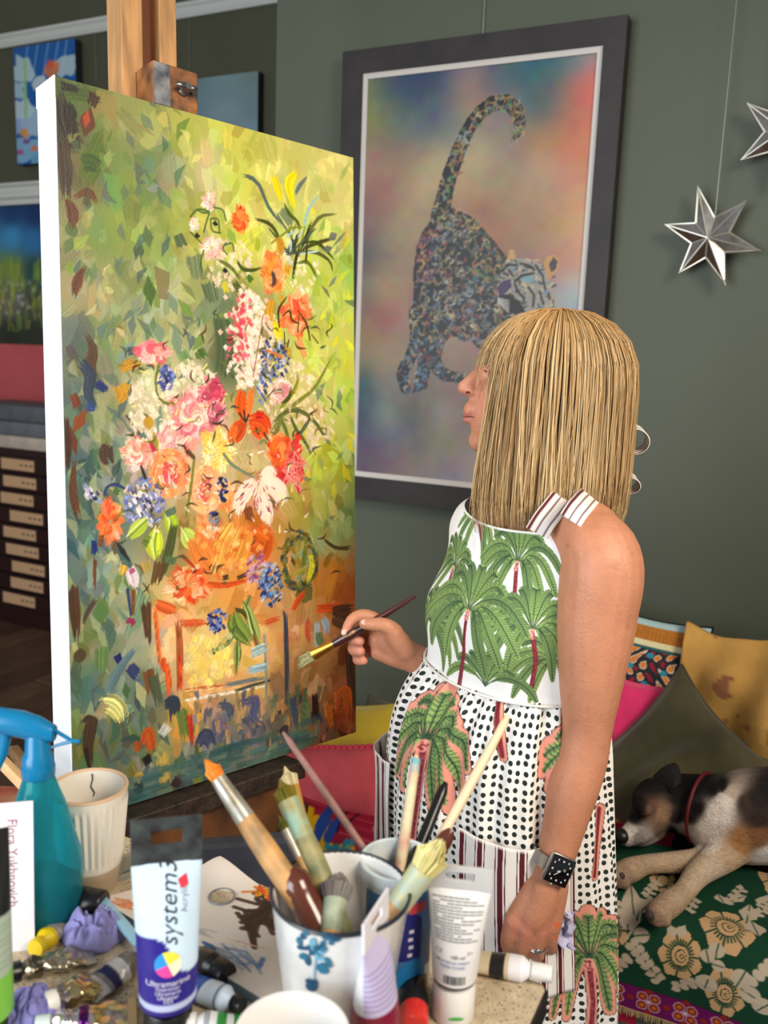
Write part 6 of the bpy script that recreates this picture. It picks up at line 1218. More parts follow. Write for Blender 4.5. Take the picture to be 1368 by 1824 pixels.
seeds = [((1165, 1395, .12), (22, 20, 22)), ((1195, 1395, .14), (20, 18, 20)), ((1140, 1440, .12), (30, 27, 27)), ((1130, 1460, .09), (34, 30, 30)), ((1160, 1445, .09), (112, 84, 66)), ((1180, 1450, .08), (150, 118, 92)), ((1175, 1478, .06), (120, 96, 78)), ((1122, 1478, .075), (222, 212, 204)), ((1114, 1480, .07), (230, 222, 214)), ((1140, 1492, .05), (150, 140, 134)), ((1155, 1495, .04), (170, 160, 152)), ((1196, 1485, .05), (30, 26, 26)), ((1210, 1420, .1), (20, 18, 20)), ((1208, 1455, .1), (40, 32, 30)), ((1268, 1405, .1), (16, 15, 17)), ((1225, 1460, .1), (30, 24, 24)), ((1345, 1425, .1), (40, 32, 30)),
         ((1230, 1400, .15), (18, 16, 18)), ((1250, 1385, .18), (16, 15, 17)), ((1240, 1440, .10), (24, 20, 22)), ((1290, 1400, .19), (20, 18, 18)), ((1218, 1475, .06), (222, 206, 190)), ((1250, 1480, .08), (236, 226, 214)), ((1275, 1450, .13), (240, 230, 220)), ((1290, 1425, .17), (238, 228, 218)), ((1300, 1408, .19), (200, 180, 165)), ((1258, 1500, .06), (228, 214, 200)), ((1330, 1430, .20), (62, 48, 40)), ((1350, 1460, .17), (48, 36, 30)), ((1368, 1410, .21), (30, 26, 26)), ((1320, 1500, .10), (166, 118, 74)), ((1350, 1490, .13), (130, 88, 56)), ((1368, 1530, .08), (226, 220, 214)), ((1300, 1530, .06), (196, 168, 136)),
         ((1270, 1545, .05), (206, 186, 164)), ((1240, 1565, .04), (204, 180, 152)), ((1210, 1595, .04), (190, 164, 136)), ((1185, 1615, .04), (176, 148, 122)), ((1165, 1635, .02), (150, 122, 102)), ((1240, 1530, .05), (200, 176, 146)), ((1190, 1535, .05), (198, 172, 142)), ((1140, 1540, .05), (186, 158, 130)), ((1105, 1555, .04), (160, 134, 110)), ((1095, 1568, .02), (120, 98, 84)), ((1450, 1400, .2), (26, 22, 22)), ((1450, 1560, .05), (220, 214, 208))]
sp_ = np.array([QP(x, y, zs+z) for (x, y, z), _ in seeds]); scol = np.array([lin(c) for _, c in seeds])
dv_ = DV-CAM; dz_ = dv_@FWD; dpx = np.stack([684+F_PX*(dv_@RIGHT)/dz_, 912-F_PX*(dv_@UP)/dz_], 1); spx = np.array([s_[0][:2] for s_ in seeds], float)
dist = np.linalg.norm(dpx[:, None]-spx[None], axis=2); nzv = vnoise(DV, 34.0, 2)[:, None]*9
wgt = 1/(np.maximum(dist+nzv, 2.0)**5); set_cols(dme, (wgt@scol)/wgt.sum(1, keepdims=True))
dskin = link('body', dme, mat('dog_coat', vcol=True, rough=.75, var=.25, vscale=90, bump=.9, bscale=170, spec=.25, stretch=(1, 1, 2)), dog)
blk_ = mat('nose_leather', (26, 22, 22), .35)
MB().ell(ns_+V3(-.012, -.012, .004), (.020, .018, .017)).build('nose', blk_, dog)
MB().ell(QP(1146, 1445, zs+.118), (.011, .008, .005)).build('eye', mat('closed_eye', (48, 40, 38), .4), dog)
# ear: folded leaf over the skull
eU, eV = np.meshgrid(np.linspace(-1, 1, 18), np.linspace(0, 1, 20)); e0 = QP(1196, 1400, zs+.150); e1 = QP(1178, 1366, zs+.165); e2 = QP(1158, 1405, zs+.125)
ctr = (1-eV[..., None])**2*QP(1205, 1405, zs+.155)+2*eV[..., None]*(1-eV[..., None])*(e1+V3(0, 0, .03))+eV[..., None]**2*e2; wv = .034*np.sin(np.clip(eV*.9+.1, 0, 1)*math.pi)**.6
Pe = ctr+eU[..., None]*wv[..., None]*unit(V3(.55, .55, .55))+np.stack([0*eU, -.008*(1-eU**2), .012*(1-eU**2)], -1)
o = gridmesh('ear', Pe, None, mat('black_fur', (20, 18, 20), .8, bump=.6, bscale=150), dog); o.modifiers.new('c', 'SOLIDIFY').thickness = .006
pad = mat('paw_pad', (58, 50, 50), .7)
for x, y in ((1094, 1548), (1112, 1560), (1088, 1566), (1164, 1630), (1178, 1622), (1196, 1620)): MB().ell(QP(x, y, zs+.026)+V3(-.006, -.012, .004), (.010, .008, .010)).build('paw_pad', pad, dog)
nd_ = unit(ch-nk); A3 = frame_ax(nd_, ZV); cc = nk*.55+ch*.45
MB().tube([cc+(A3[0]*math.cos(a)+A3[1]*math.sin(a))*.083 for a in np.linspace(0, 2*math.pi, 40)], .005, 8, cap=False).build('collar', mat('red_collar', (96, 18, 24), .6), dog)
# ================================================================== work table
ZT = 0.88
TX1, TY1 = -0.192, 0.848
tb = thing('work_table', 'speckled cream worktop with black edge covered in paints and brushes', 'table', (-.9, .45, 0))
def speck(name):
    m = mat(name, (206, 190, 162), .35, rgb2=(176, 158, 132), vscale=60, var=.1); nt = m.node_tree; N, L = nt.nodes, nt.links; b = N['Principled BSDF']
    old = b.inputs['Base Color'].links[0].from_socket; nz = N.new('ShaderNodeTexNoise'); nz.inputs['Scale'].default_value = 420; nz.inputs['Detail'].default_value = 1; tc = N.new('ShaderNodeTexCoord'); L.new(tc.outputs['Object'], nz.inputs['Vector'])
    mr = N.new('ShaderNodeMapRange'); mr.inputs[1].default_value = .62; mr.inputs[2].default_value = .68; L.new(nz.outputs['Fac'], mr.inputs[0]); mx = N.new('ShaderNodeMix'); mx.data_type = 'RGBA'; L.new(mr.outputs[0], mx.inputs[0]); L.new(old, mx.inputs[6]); mx.inputs[7].default_value = (*lin((96, 84, 72)), 1); L.new(mx.outputs[2], b.inputs['Base Color']); return m
ch_ = 0.006
top2 = [(-1.75, .0), (TX1-.03, .0), (TX1, .03), (TX1, TY1-ch_), (TX1-ch_, TY1), (-1.75, TY1)]
def slab(poly, z0, z1):
    n = len(poly); mb = MB(); V = [[x, y, z0] for x, y in poly]+[[x, y, z1] for x, y in poly]
    return mb.add(V, [tuple(range(n-1, -1, -1)), tuple(range(n, 2*n))]+[(i, (i+1) % n, (i+1) % n+n, i+n) for i in range(n)])
cxm, cym = -1.0, .42
slab([(x+(cxm-x)*.004, y+(cym-y)*.004) for x, y in top2], ZT-.004, ZT).build('worktop', speck('speckled_laminate'), tb, smooth=False)
slab(top2, ZT-.032, ZT-.0035).build('edge_band', mat('black_edge', (22, 22, 24), .3), tb, smooth=False)
for x in (-1.65, -.30):
    for y in (.10, .76): MB().tube([(x, y, 0), (x, y, ZT-.03)], .02, 12).build('leg', mat('black_edge'), tb)
def solve_h(base, ytop, lo=.01, hi=.5, d=ZV):
    for _ in range(40):
        m = (lo+hi)/2
        if project(base+d*m)[1] > ytop: lo = m
        else: hi = m
    return (lo+hi)/2
def paint_tube(name, label, base, axis, front, L, r, wt, paint, capm, cap_len=.022, cap_r=None, crimp=.03, crimp_m=None, hole=False, cat='paint tube', rough=.35, metal=0.0, group=None, crumple=0.0, nose=.010):
    axis = unit(axis); side = unit(np.cross(axis, front)); fr_ = np.cross(side, axis); t = thing(name, label, cat, base, group)
    cap_r = cap_r or r*.8
    A = np.array([side, fr_, axis])
    prof = [(1e-4, 0), (cap_r*.96, 0), (cap_r, .0015), (cap_r, cap_len-.001), (cap_r*.97, cap_len), (1e-4, cap_len)]; mb = MB()
    R = []; n = 48; th = np.arange(n)*2*math.pi/n
    for q, z in prof: rr = q*(1+.02*np.cos(th*24)*(q > cap_r*.99)); R.append(base+np.stack([np.cos(th)*rr, np.sin(th)*rr, np.full(n, z)], 1)@A)
    mb.loft(R, cap=False); mb.build('cap', capm, t)
    b0 = cap_len+.0005; Lb = L-b0-crimp; ns = 70; nt_ = 72; th = np.linspace(0, 2*math.pi, nt_+1); s = np.linspace(0, 1, ns)
    def hw(s): return np.interp(s*Lb, [0, nose, Lb*.5, Lb], [cap_r*.7, r, r+(wt/2-r)*.42, wt/2])
    def ht(s): return np.interp(s*Lb, [0, nose, Lb*.35, Lb*.7, Lb], [cap_r*.7, r, r*.93, r*.6, .0018])
    Sg, Tg = np.meshgrid(s, th, indexing='ij'); X = hw(Sg)*np.cos(Tg); Y = ht(Sg)*np.sin(Tg); Zz = b0+Sg*Lb
    P = base+X[..., None]*side+Y[..., None]*fr_+Zz[..., None]*axis
    if crumple:
        nn = vnoise(P.reshape(-1, 3), 55.0, r*1000).reshape(X.shape); n2 = vnoise(P.reshape(-1, 3), 120.0, 3).reshape(X.shape); P = P+((nn+.5*n2)*crumple*1.6)[..., None]*(X[..., None]*side+Y[..., None]*fr_)
    gridmesh('tube_body', P, paint(Sg, X, Y, Lb), mat('tube_%s_%d_%d' % ('m' if metal else 'p', int(rough*100), int(metal*10)), vcol=True, rough=rough, metal=metal), t, flip=True)
    def surf(a, z, lift=.0004):
        """front-surface point: a metres across, z metres along from the cap end of the body"""
        s_ = np.clip(np.asarray(z)/Lb, 0, 1); h = hw(s_); q = ht(s_)*np.sqrt(np.clip(1-(np.asarray(a)/h)**2, 0, 1))+lift; return base+np.asarray(a)[..., None]*side+q[..., None]*fr_+(b0+np.asarray(z))[..., None]*axis
    if crimp > 0:
        zc0, zc1 = L-crimp-.001, L; o = crimp_m
        if hole:
            for a0, a1, z0, z1 in [(-.5, .5, 0, .42), (-.5, -.22, .42, .74), (.22, .5, .42, .74), (-.5, .5, .74, 1)]:
                MB().box(base+side*((a0+a1)/2*wt)+axis*(zc0+(z0+z1)/2*crimp), ((a1-a0)*wt, .003, (z1-z0)*crimp+.0001), ax=A, bev=.0004).build('crimp_strip', o, t, smooth=False)
        else: MB().box(base+axis*(zc0+crimp/2), (wt, .0032, crimp), ax=A, bev=.0008).build('crimp', o, t, smooth=False)
    return t, surf, Lb
def on_surf(t, surf, txt, size, a, z, rot, m, name='lettering', shear=0.0, mir=1):
    V, Fc = text2d(txt, size, shear); c, s = math.cos(rot), math.sin(rot); U = V[:, 0]*c-V[:, 1]*s; W = V[:, 0]*s+V[:, 1]*c
    MB().add(surf(mir*(a+U), z+W), Fc).build(name, m, t, smooth=False, fixn=False)
blackp = mat('black_plastic', (22, 22, 25), .3); whitep = mat('white_plastic', (232, 232, 230), .35)
toCam = lambda p: unit(V3(*(CAM-p)[:2], 0))
# --- tall blue and white acrylic tube
b = ZP(300, 1838, ZT); L = solve_h(b, 1455); fdir = toCam(b); 
def p_sys(S, X, Y, Lb):
    C = np.ones(S.shape+(3,))*lin((196, 220, 240)); z = S*Lb; cur = Lb*(.36+.25/(1+np.exp(-(X*-1+.004)*260))-.05); C[z < cur] = lin((34, 24, 128)); C[(z < Lb*.075)] = lin((36, 26, 120)); C[(z > Lb*.085) & (z < Lb*.125)] = lin((176, 186, 220)); return C
t, sf_, Lb = paint_tube('acrylic_tube', 'tall upright pale blue and ultramarine paint tube with black cap in front', b, ZV, fdir, L, .0275, .066, p_sys, blackp, .032, .023, .046, mat('crimp_black', (34, 38, 42), .35, rgb2=(66, 74, 76), vscale=60), True, nose=.006)
ink = mat('label_ink', (44, 44, 52), .5); wink = mat('label_white_ink', (216, 214, 232), .5)
on_surf(t, sf_, 'system3', .0235, .002, Lb*.755, math.pi/2, ink, shear=.35)
on_surf(t, sf_, 'Acrylic', .009, .016, Lb*.78, math.pi/2, mat('label_grey_ink', (110, 116, 140), .5)); on_surf(t, sf_, 'Ultramarine', .0085, 0, Lb*.27, 0, wink)
for k, w in enumerate(('Outremer', 'Ultramarin', 'Ultramar')): on_surf(t, sf_, w, .0055, 0, Lb*(.235-.03*k), 0, wink)
on_surf(t, sf_, '101', .007, 0, Lb*.15, 0, wink)
for k, c in enumerate([(226, 214, 70), (44, 140, 214), (206, 66, 150), (236, 226, 190)]):
    a0 = k*math.pi/2+.4; n = 10; aa = np.linspace(a0, a0+math.pi/2, n); V = [sf_(np.array([0.0]), np.array([Lb*.395]), .0006)[0]]+[sf_(np.array([.0125*math.cos(q)]), np.array([Lb*.395+.0125*math.sin(q)]), .0006)[0] for q in aa]
    MB().add(V, [(0, i, i+1) for i in range(1, n)]).build('colour_wheel', mat('wheel_%d' % k, c, .5), t, smooth=False, fixn=False)
V = sf_(np.array([.010, .018, .020, .013]), np.array([Lb*.90, Lb*.93, Lb*.86, Lb*.84]), .0006); MB().add(V, [(0, 1, 2, 3)]).build('red_splash', mat('splash_red', (206, 50, 70), .5), t, smooth=False, fixn=False)
# --- white tube with barcode
b = ZP(806, 1806, ZT); L = solve_h(b, 1541); fdir = toCam(b)
def p_wht(S, X, Y, Lb):
    C = np.ones(S.shape+(3,))*lin((226, 226, 226)); z = S*Lb; C[(z > Lb*.015) & (z < Lb*.06)] = lin((24, 24, 26)); return C
t, sf_, Lb = paint_tube('acrylic_tube', 'white upright paint tube with barcode and black ring, right of the brush cups', b, ZV, fdir, L, .0225, .064, p_wht, whitep, .040, .0215, .026, mat('frosted_crimp', (200, 200, 200), .4, alpha=.85), True, nose=.004)
gink = mat('fine_print', (120, 120, 124), .6); mb = MB()
for k in range(15):
    z = Lb*(.92-.028*k); w = .021+.006*(1-k/15); x1 = w*(1 if k % 3 else RNG.uniform(-.2, .6)); xs = np.linspace(-w, x1, 8)
    for q in range(7):
        if RNG.random() < .06: continue
        V = sf_(np.array([xs[q], xs[q+1]-.0006, xs[q+1]-.0006, xs[q]]), np.array([z, z, z+.0013, z+.0013])); mb.add(V, [(0, 1, 2, 3)])
mb.build('fine_print', gink, t, smooth=False, fixn=False); mb = MB()
x = -.011
while x < .011:
    w = RNG.choice([.0004, .0008, .0013]); V = sf_(np.array([x, x+w, x+w, x]), np.array([Lb*.10]*2+[Lb*.19]*2)); mb.add(V, [(0, 1, 2, 3)]); x += w+RNG.choice([.0005, .0009])
mb.build('barcode', mat('barcode_black', (40, 40, 44), .6), t, smooth=False, fixn=False)
for tx, sz, a, z, m in [('100 ml', .0055, .002, .385, mat('barcode_black')), ('ACRYLIC PAINT', .004, .0, .33, mat('print_blue', (60, 100, 180), .6)), ('NON TOXIC', .0045, -.002, .28, mat('print_blue')), ('CE', .006, -.017, .42, gink), ('UK', .006, -.018, .33, gink), ('3+', .006, .014, .42, gink)]: on_surf(t, sf_, tx, sz, a, Lb*z, 0, m)
p = b+fdir*.0218+ZV*.012+RIGHT*.004; MB().ell(p, (.008, .0008, .002), ax=np.array([RIGHT, fdir, ZV])).build('green_smear', mat('green_paint', (70, 170, 80), .5), t)
# --- lavender tube seen edge-on in front of the flowered cup
b = ZP(668, 1905, ZT); L = solve_h(b, 1612); fd = unit(RH*.93-FH*.36)
def p_lav(S, X, Y, Lb):
    C = np.ones(S.shape+(3,))*lin((196, 188, 226)); C[S*Lb < Lb*.46] = lin((128, 24, 56)); C[(np.sin(S*150) > .55) & (S > .5) & (S < .88) & (Y > 0)] = lin((150, 140, 190)); C[(Y < 0) & (S > .46)] = lin((226, 224, 230)); return C
paint_tube('acrylic_tube', 'lavender and crimson paint tube standing edge-on before the flowered cup', b, unit(ZV-RH*.03), fd, L, .024, .06, p_lav, blackp, .02, .018, .03, mat('crimp_white', (220, 218, 226), .4), True)
# --- green and black bottle at left edge
b = ZP(-24, 1850, ZT); L = solve_h(b, 1482); fdir = toCam(b)
def p_grn(S, X, Y, Lb):
    z = S*Lb; C = np.ones(S.shape+(3,))*lin((166, 184, 166)); C[z < Lb*.30] = lin((120, 190, 70)); C[z > Lb*.62] = lin((26, 28, 26)); C[(np.sin(z*900) > .3) & (z > Lb*.32) & (z < Lb*.6)] = lin((150, 168, 152)); return C
paint_tube('glue_bottle', 'pale green and black upright tube cut by the left edge', b, ZV, fdir, L, .026, .056, p_grn, mat('dark_green_cap', (40, 60, 30), .4), .02, .02, .012, blackp, False, cat='tube')
# --- cups
glaze = mat('white_glaze', (232, 232, 230), .15, coat=.4)
def pot(name, label, base, prof, m, n=64, cat='cup', group=None, part='body'):
    t = thing(name, label, cat, base, group); MB().lathe(prof, base, n=n).build(part, m, t); return t
cb = ZP(600, 1822, ZT); rimc = None; hC = solve_h(cb, 1586)
rT, rB = .0690, .0500
cupt = pot('brush_cup', 'large white cup with blue flower sprigs full of brushes', cb, [(1e-4, 0), (rB-.004, 0), (rB, .004), (rT-.001, hC-.002), (rT, hC), (rT-.003, hC+.0005), (rT-.005, hC-.004), (rB-.006, .008), (1e-4, .008)], mat('crackle_glaze', (236, 236, 236), .2, coat=.4, var=.05, vscale=40, bump=.08, bscale=120))
MB().tube([cb+V3(rT*math.cos(a)*.985, rT*math.sin(a)*.985, hC) for a in np.linspace(0, 2*math.pi, 60)], .0022, 6, cap=False).build('dark_rim', mat('rim_dark', (38, 44, 54), .3), cupt)
def cupsurf(px, py):       # point on the cup's outer wall under a photo pixel
    r = ray(px, py); o = CAM-cb; lo = None
    for dd in np.linspace(.6, 1.2, 900):
        p = o+r*dd; rad = math.hypot(p[0], p[1])
        if rad <= rB+(rT-rB)*np.clip(p[2]/hC, 0, 1)+.0006: return CAM+r*(dd-.0006)
    return None
bl = [mat('delft_a', (40, 108, 140), .4), mat('delft_b', (24, 78, 112), .4), mat('delft_c', (110, 164, 190), .4)]
def sprig(marks):
    mb = [MB(), MB(), MB()]
    for x, y, w, h, rot, k in marks:
        V = []; w, h = w*1.45, h*(1.45 if h < 10 else 1)
        for a in np.linspace(0, 2*math.pi, 9)[:-1]:
            ex, ey = w*math.cos(a), h*math.sin(a)*(1-.25*math.cos(a)); p = cupsurf(x+ex*math.cos(rot)-ey*math.sin(rot), y+ex*math.sin(rot)+ey*math.cos(rot))
            if p is None: break
            V.append(p)
        if len(V) == 8: mb[k].add(V, [tuple(range(8))])
    for k in range(3):
        if mb[k].n: tag(mb[k].build('painted_sprig', bl[k], cupt, smooth=False, fixn=False), kind='stuff')
mk_ = [(x+RNG.normal(0, 2), y+RNG.normal(0, 2), RNG.uniform(4, 8), RNG.uniform(3, 5), RNG.uniform(0, 3), k % 3) for k, (x, y) in enumerate([(558, 1692), (566, 1688), (572, 1698), (562, 1702), (554, 1700), (570, 1706), (578, 1692), (550, 1690), (560, 1680), (574, 1684)])]
mk_ += [(540, 1668, 5, 3, 1, 1), (533, 1677, 6, 3.5, 1.2, 0), (535, 1688, 5, 3, .5, 1), (545, 1662, 5, 4, .8, 0), (582, 1670, 7, 4, .4, 0), (592, 1668, 6, 3, .2, 1), (600, 1674, 6, 3, 0, 1), (590, 1680, 4, 3, .7, 0), (578, 1664, 4, 3, 1, 1), (575, 1726, 9, 6, .7, 0), (585, 1715, 8, 3.5, 1.0, 0), (548, 1712, 7, 4, 1.2, 1), (540, 1704, 6, 4, .4, 0), (556, 1756, 8, 8, 1, 1), (550, 1748, 5, 3, .3, 1), (560, 1730, 1.2, 18, .05, 2), (562, 1712, 1.2, 12, .1, 2)]
mk_ += [(676+RNG.normal(0, 10), 1752+RNG.normal(0, 11), 4.5, 3.5, RNG.uniform(0, 3), k % 2) for k in range(14)]+[(697, 1728, 4, 3, 1, 0), (674, 1732, 4, 3, 1, 1), (678, 1775, 4, 3, 1, 1)]
sprig(mk_)
jb = ZP(700, 1742, ZT); hJ = solve_h(jb, 1528); rJ = .0395
jar = pot('brush_jar', 'white tub with blue label and paint-stained rim behind the flowered cup', jb, [(1e-4, 0), (rJ-.004, 0), (rJ, .004), (rJ, hJ*.9), (rJ+.0015, hJ*.905), (rJ+.0015, hJ-.001), (rJ, hJ), (rJ-.003, hJ-.001), (rJ-.003, .006), (1e-4, .006)], mat('tub_white', (214, 222, 224), .35, rgb2=(180, 196, 204), vscale=30), cat='jar')
def jpatch(a0, a1, z0, z1, m, name, lift=.0006, curve=0.0):
    A_, Z_ = np.meshgrid(np.linspace(a0, a1, 16), np.linspace(0, 1, 10)); zz = z0+(z1-z0)*Z_+curve*np.sin((A_-a0)/(a1-a0)*math.pi)*Z_; P = jb+np.stack([(rJ+lift)*np.cos(A_), (rJ+lift)*np.sin(A_), zz], -1); gridmesh(name, P, None, m, jar)
aj = math.atan2(*(CAM-jb)[[1, 0]])
jpatch(aj-.9, aj+1.2, .035, hJ*.86, mat('label_blue', (66, 120, 170), .45, var=.2, vscale=60), 'label'); jpatch(aj-.05, aj+.75, .05, .095, mat('label_navy', (22, 30, 110), .45), 'label_badge', .0010, .01); jpatch(aj+.1, aj+.95, .020, .038, mat('label_sky', (30, 120, 180), .45), 'label_band', .0010, .014); jpatch(aj+.35, aj+.85, hJ*.72, hJ*.80, mat('label_red', (190, 60, 70), .45), 'label_flash', .0010)
def jsurf(a, z, lift=.0016): return jb+np.stack([(rJ+lift)*np.cos(aj+.45+np.asarray(a)/rJ), (rJ+lift)*np.sin(aj+.45+np.asarray(a)/rJ), np.asarray(z)], -1)
mb = MB()
for k in range(4): mb.add(jsurf(np.array([-.004, .001, .001, -.004])+.001*(k % 2), np.array([0, 0, .004, .004])+.055+.009*k), [(0, 1, 2, 3)])
tag(mb.build('badge_letters', wink, jar, smooth=False, fixn=False), kind='stuff')
MB().lathe([(1e-4, 0), (rJ-.005, 0)], jb+V3(0, 0, hJ*.72), n=40).build('murky_water', mat('murky_water', (52, 60, 44), .2, rgb2=(70, 46, 44), vscale=30), jar)
MB().lathe([(rJ-.0028, hJ*.72), (rJ-.0028, hJ-.002)], jb, n=50).build('inner_stain', mat('inner_stain', (70, 84, 66), .5, rgb2=(66, 36, 36), vscale=40), jar)
wb = DP(520, 1838, .745); hW = wb[2]-ZT; wb[2] = ZT; rW = .0490
pot('white_mug', 'plain white mug at the bottom edge in front of the flowered cup', wb, [(1e-4, 0), (rW*.78, 0), (rW*.84, .004), (rW*.99, hW-.004), (rW, hW), (rW-.003, hW), (rW*.9, hW-.008), (rW*.72, .006), (1e-4, .005)], glaze)
# ribbed pot
pb = ZP(163, 1578, ZT); hP = solve_h(pb, 1401); n = 132; th = np.arange(n)*2*math.pi/n; R = []; rb0, rb1 = .031, .0465
rib = lambda z: np.interp(z/hP, [0, .30, .36, .80, .9, .92, 1], [0, 0, .9, 1, 1, 0, 0])
for z in np.concatenate([np.linspace(0, hP, 40)]): rr = np.interp(z, [0, hP*.22, hP], [rb0, rb0+.006, rb1])+.0011*rib(z)*np.cos(th*33); R.append(pb+np.stack([rr*np.cos(th), rr*np.sin(th), np.full(n, z)], 1))
for q, z in [(rb1-.004, hP), (rb1-.0045, hP-.006), (rb0, .01), (.001, .009)]: R.append(pb+np.stack([q*np.cos(th), q*np.sin(th), np.full(n, z)], 1))
t = thing('ribbed_pot', 'cream fluted ceramic pot beside the blue spray bottle', 'pot', pb); mb = MB().loft(R, cap=False); C = np.ones((mb.n, 3))*lin((226, 220, 208)); Vz = np.concatenate(mb.v)[:, 2]-ZT; C[Vz < hP*.26] = lin((178, 158, 130)); mb.c = [C]; mb.build('body', mat('stoneware', vcol=True, rough=.3, coat=.3), t)
MB().tube([pb+V3(rb1*math.cos(a)*.96, rb1*math.sin(a)*.96, hP) for a in np.linspace(0, 2*math.pi, 50)], .0024, 6, cap=False).build('bare_rim', mat('bare_clay', (206, 170, 136), .6), t)
aa = math.atan2(*(pb-CAM)[[1, 0]]); pts = [pb+V3((rb1-.0052-.0012*k*.3)*math.cos(aa-.1-.03*math.sin(k*1.3)*k*.4), (rb1-.0052-.0012*k*.3)*math.sin(aa-.1-.03*math.sin(k*1.3)*k*.4), hP-.004-.0042*k) for k in range(8)]; MB().tube(pts, .0008, 5).build('paint_dribble', mat('dribble', (54, 50, 60), .5), t)
# --- spray bottle
sb = ZP(78, 1634, ZT); hS = solve_h(sb, 1378); teal = mat('teal_plastic', (60, 196, 214), .12, trans=.8, ior=1.2); tealh = mat('teal_head', (16, 124, 176), .25, trans=.15)
t = thing('spray_bottle', 'translucent teal spray bottle with trigger head at the left', 'spray bottle', sb)
rs_ = .0455
MB().lathe([(1e-4, .001), (rs_-.004, 0), (rs_, .005), (rs_, hS*.40), (rs_*.9, hS*.52), (rs_*.62, hS*.80), (.0165, hS*.985), (.0150, hS), (.0135, hS), (.015, hS*.98), (rs_*.58, hS*.80), (rs_*.96, hS*.40), (rs_-.003, .006), (1e-4, .004)], sb, n=48).build('bottle', teal, t)
MB().lathe([(1e-4, .006), (rs_-.004, .006), (rs_-.004, hS*.26), (1e-4, hS*.26)], sb, n=40).build('liquid', mat('teal_liquid', (6, 96, 116), .05, trans=.6, ior=1.33), t)
hN = solve_h(sb, 1300)
MB().lathe([(.0175, hS-.002), (.0185, hS), (.0185, hS+.010), (.0170, hS+.011), (.0170, hS+.022), (.0140, hS+.026), (.0125, hN-.006), (.008, hN), (1e-4, hN+.002)], sb, n=36).build('collar', tealh, t)
hd1 = sb+V3(0, 0, hN); lf_ = -RH; mb = MB(); R = []
for q, w, h0, h1 in [(-.020, .009, -.012, .006), (-.004, .012, -.016, .016), (.016, .013, -.010, .022), (.040, .013, -.006, .025), (.062, .012, -.004, .026), (.080, .009, .000, .022)]:
    c = hd1+lf_*q; a = np.linspace(0, 2*math.pi, 16, endpoint=False); R.append(c+np.outer(np.cos(a)*w, FH)+np.outer((h0+h1)/2+np.sin(a)*(h1-h0)/2, ZV))
mb.loft(R); mb.build('spray_head', tealh, t)
MB().tube([hd1+lf_*.035-ZV*.004, hd1+lf_*.040-ZV*.03, hd1+lf_*.05-ZV*.055], [.007, .006, .004], 10).build('trigger', tealh, t)
mb = MB(); y0 = hd1+RH*.014+ZV*.004; y1 = hd1+RH*.040-ZV*.012; mb.tube([y0, y1], [.0022, .0022], 8); mb.tube([y1, y1+RH*.008], [.0026, .0022], 8); mb.tube([y1, y1-RH*.018-ZV*.006, hd1+RH*.013-ZV*.022], [.0024, .0018, .0016], 8); mb.build('lock_lever', tealh, t)
# --- card with printed name
c0 = ZP(-25, 1697, ZT); hc = solve_h(ZP(62, 1692, ZT), 1436); a0, a1 = ZP(-40, 1702, ZT), ZP(62, 1690, ZT); wd_ = unit(a1-a0); up_ = unit(ZV+.06*FH); wC = np.linalg.norm(a1-a0); nC = np.cross(wd_, up_)
t = thing('gallery_card', 'white card with vertical name lettering standing before the spray bottle', 'card', (a0+a1)/2)
MB().box((a0+a1)/2+up_*hc/2, (wC, .0016, hc), ax=np.array([wd_, np.cross(up_, wd_), up_])).build('card', mat('card_white', (232, 228, 236), .6), t, smooth=False)
nrm = -np.cross(up_, wd_); nrm = nrm if nrm@(CAM-a0) > 0 else -nrm
csurf = lambda a, z, lift=.0012: a1-wd_*.0+up_*np.asarray(z)[..., None]+wd_*np.asarray(a)[..., None]+nrm*lift
on_surf(t, csurf, 'Flora Yukhnovich', .0145, -.022, hc*.60, -math.pi/2, mat('print_plum', (150, 96, 120), .6)); on_surf(t, csurf, 'Flora', .011, -.039, hc*.82, -math.pi/2, mat('print_plum_light', (190, 160, 180), .6))
# --- palette pad
cor = [(392, 1545), (590, 1640), (500, 1800), (176, 1600)]; Q = [ZP(x, y, ZT+.012) for x, y in cor]
t = thing('palette_pad', 'tear-off paper palette with thumb hole and smears of blue and orange', 'palette', (Q[0]+Q[2])/2-V3(0, 0, .012))
bott = [q-V3(0, 0, .0115) for q in Q]; topq = [q-V3(0, 0, .0012) for q in Q]
MB().add(bott+topq, [(3, 2, 1, 0), (4, 5, 6, 7), (0, 1, 5, 4), (1, 2, 6, 5), (2, 3, 7, 6), (3, 0, 4, 7)]).build('pad_block', mat('pad_grey', (120, 140, 150), .7), t, smooth=False)
PWp, PHp = 170, 150; rp = Ras(PWp, PHp, (232, 220, 208)); Hq = homography([tuple(c) for c in cor], [(0, 0), (PWp, 0), (PWp, PHp), (0, PHp)]); qf = lambda p: hmap(Hq, p)
def sm(p, w, c, al=.8, st=.25): rp.stroke(qf(p), w*.74, c, al, st)
for k in range(16): sm([(350+RNG.uniform(0, 10)+k*6, 1675+RNG.normal(0, 5)), (400+k*5, 1690+RNG.normal(0, 9)), (430+k*3.5, 1705+RNG.normal(0, 9))], 2.2, [(90, 130, 176), (150, 176, 202), (70, 104, 150), (190, 200, 208)][k % 4], .55)
for k in range(6): sm([(372+k*3, 1665+k), (380+k*2, 1678)], 2.4, (50, 96, 156), .8)
sm([(480, 1688), (470, 1705)], 3, (70, 110, 170), .7)
for k in range(34): sm([(470+RNG.normal(0, 16), 1612+RNG.normal(0, 18)), (478+RNG.normal(0, 14), 1622+RNG.normal(0, 18))], 4.2, (50+RNG.normal(0, 8), 34, 32), .85)
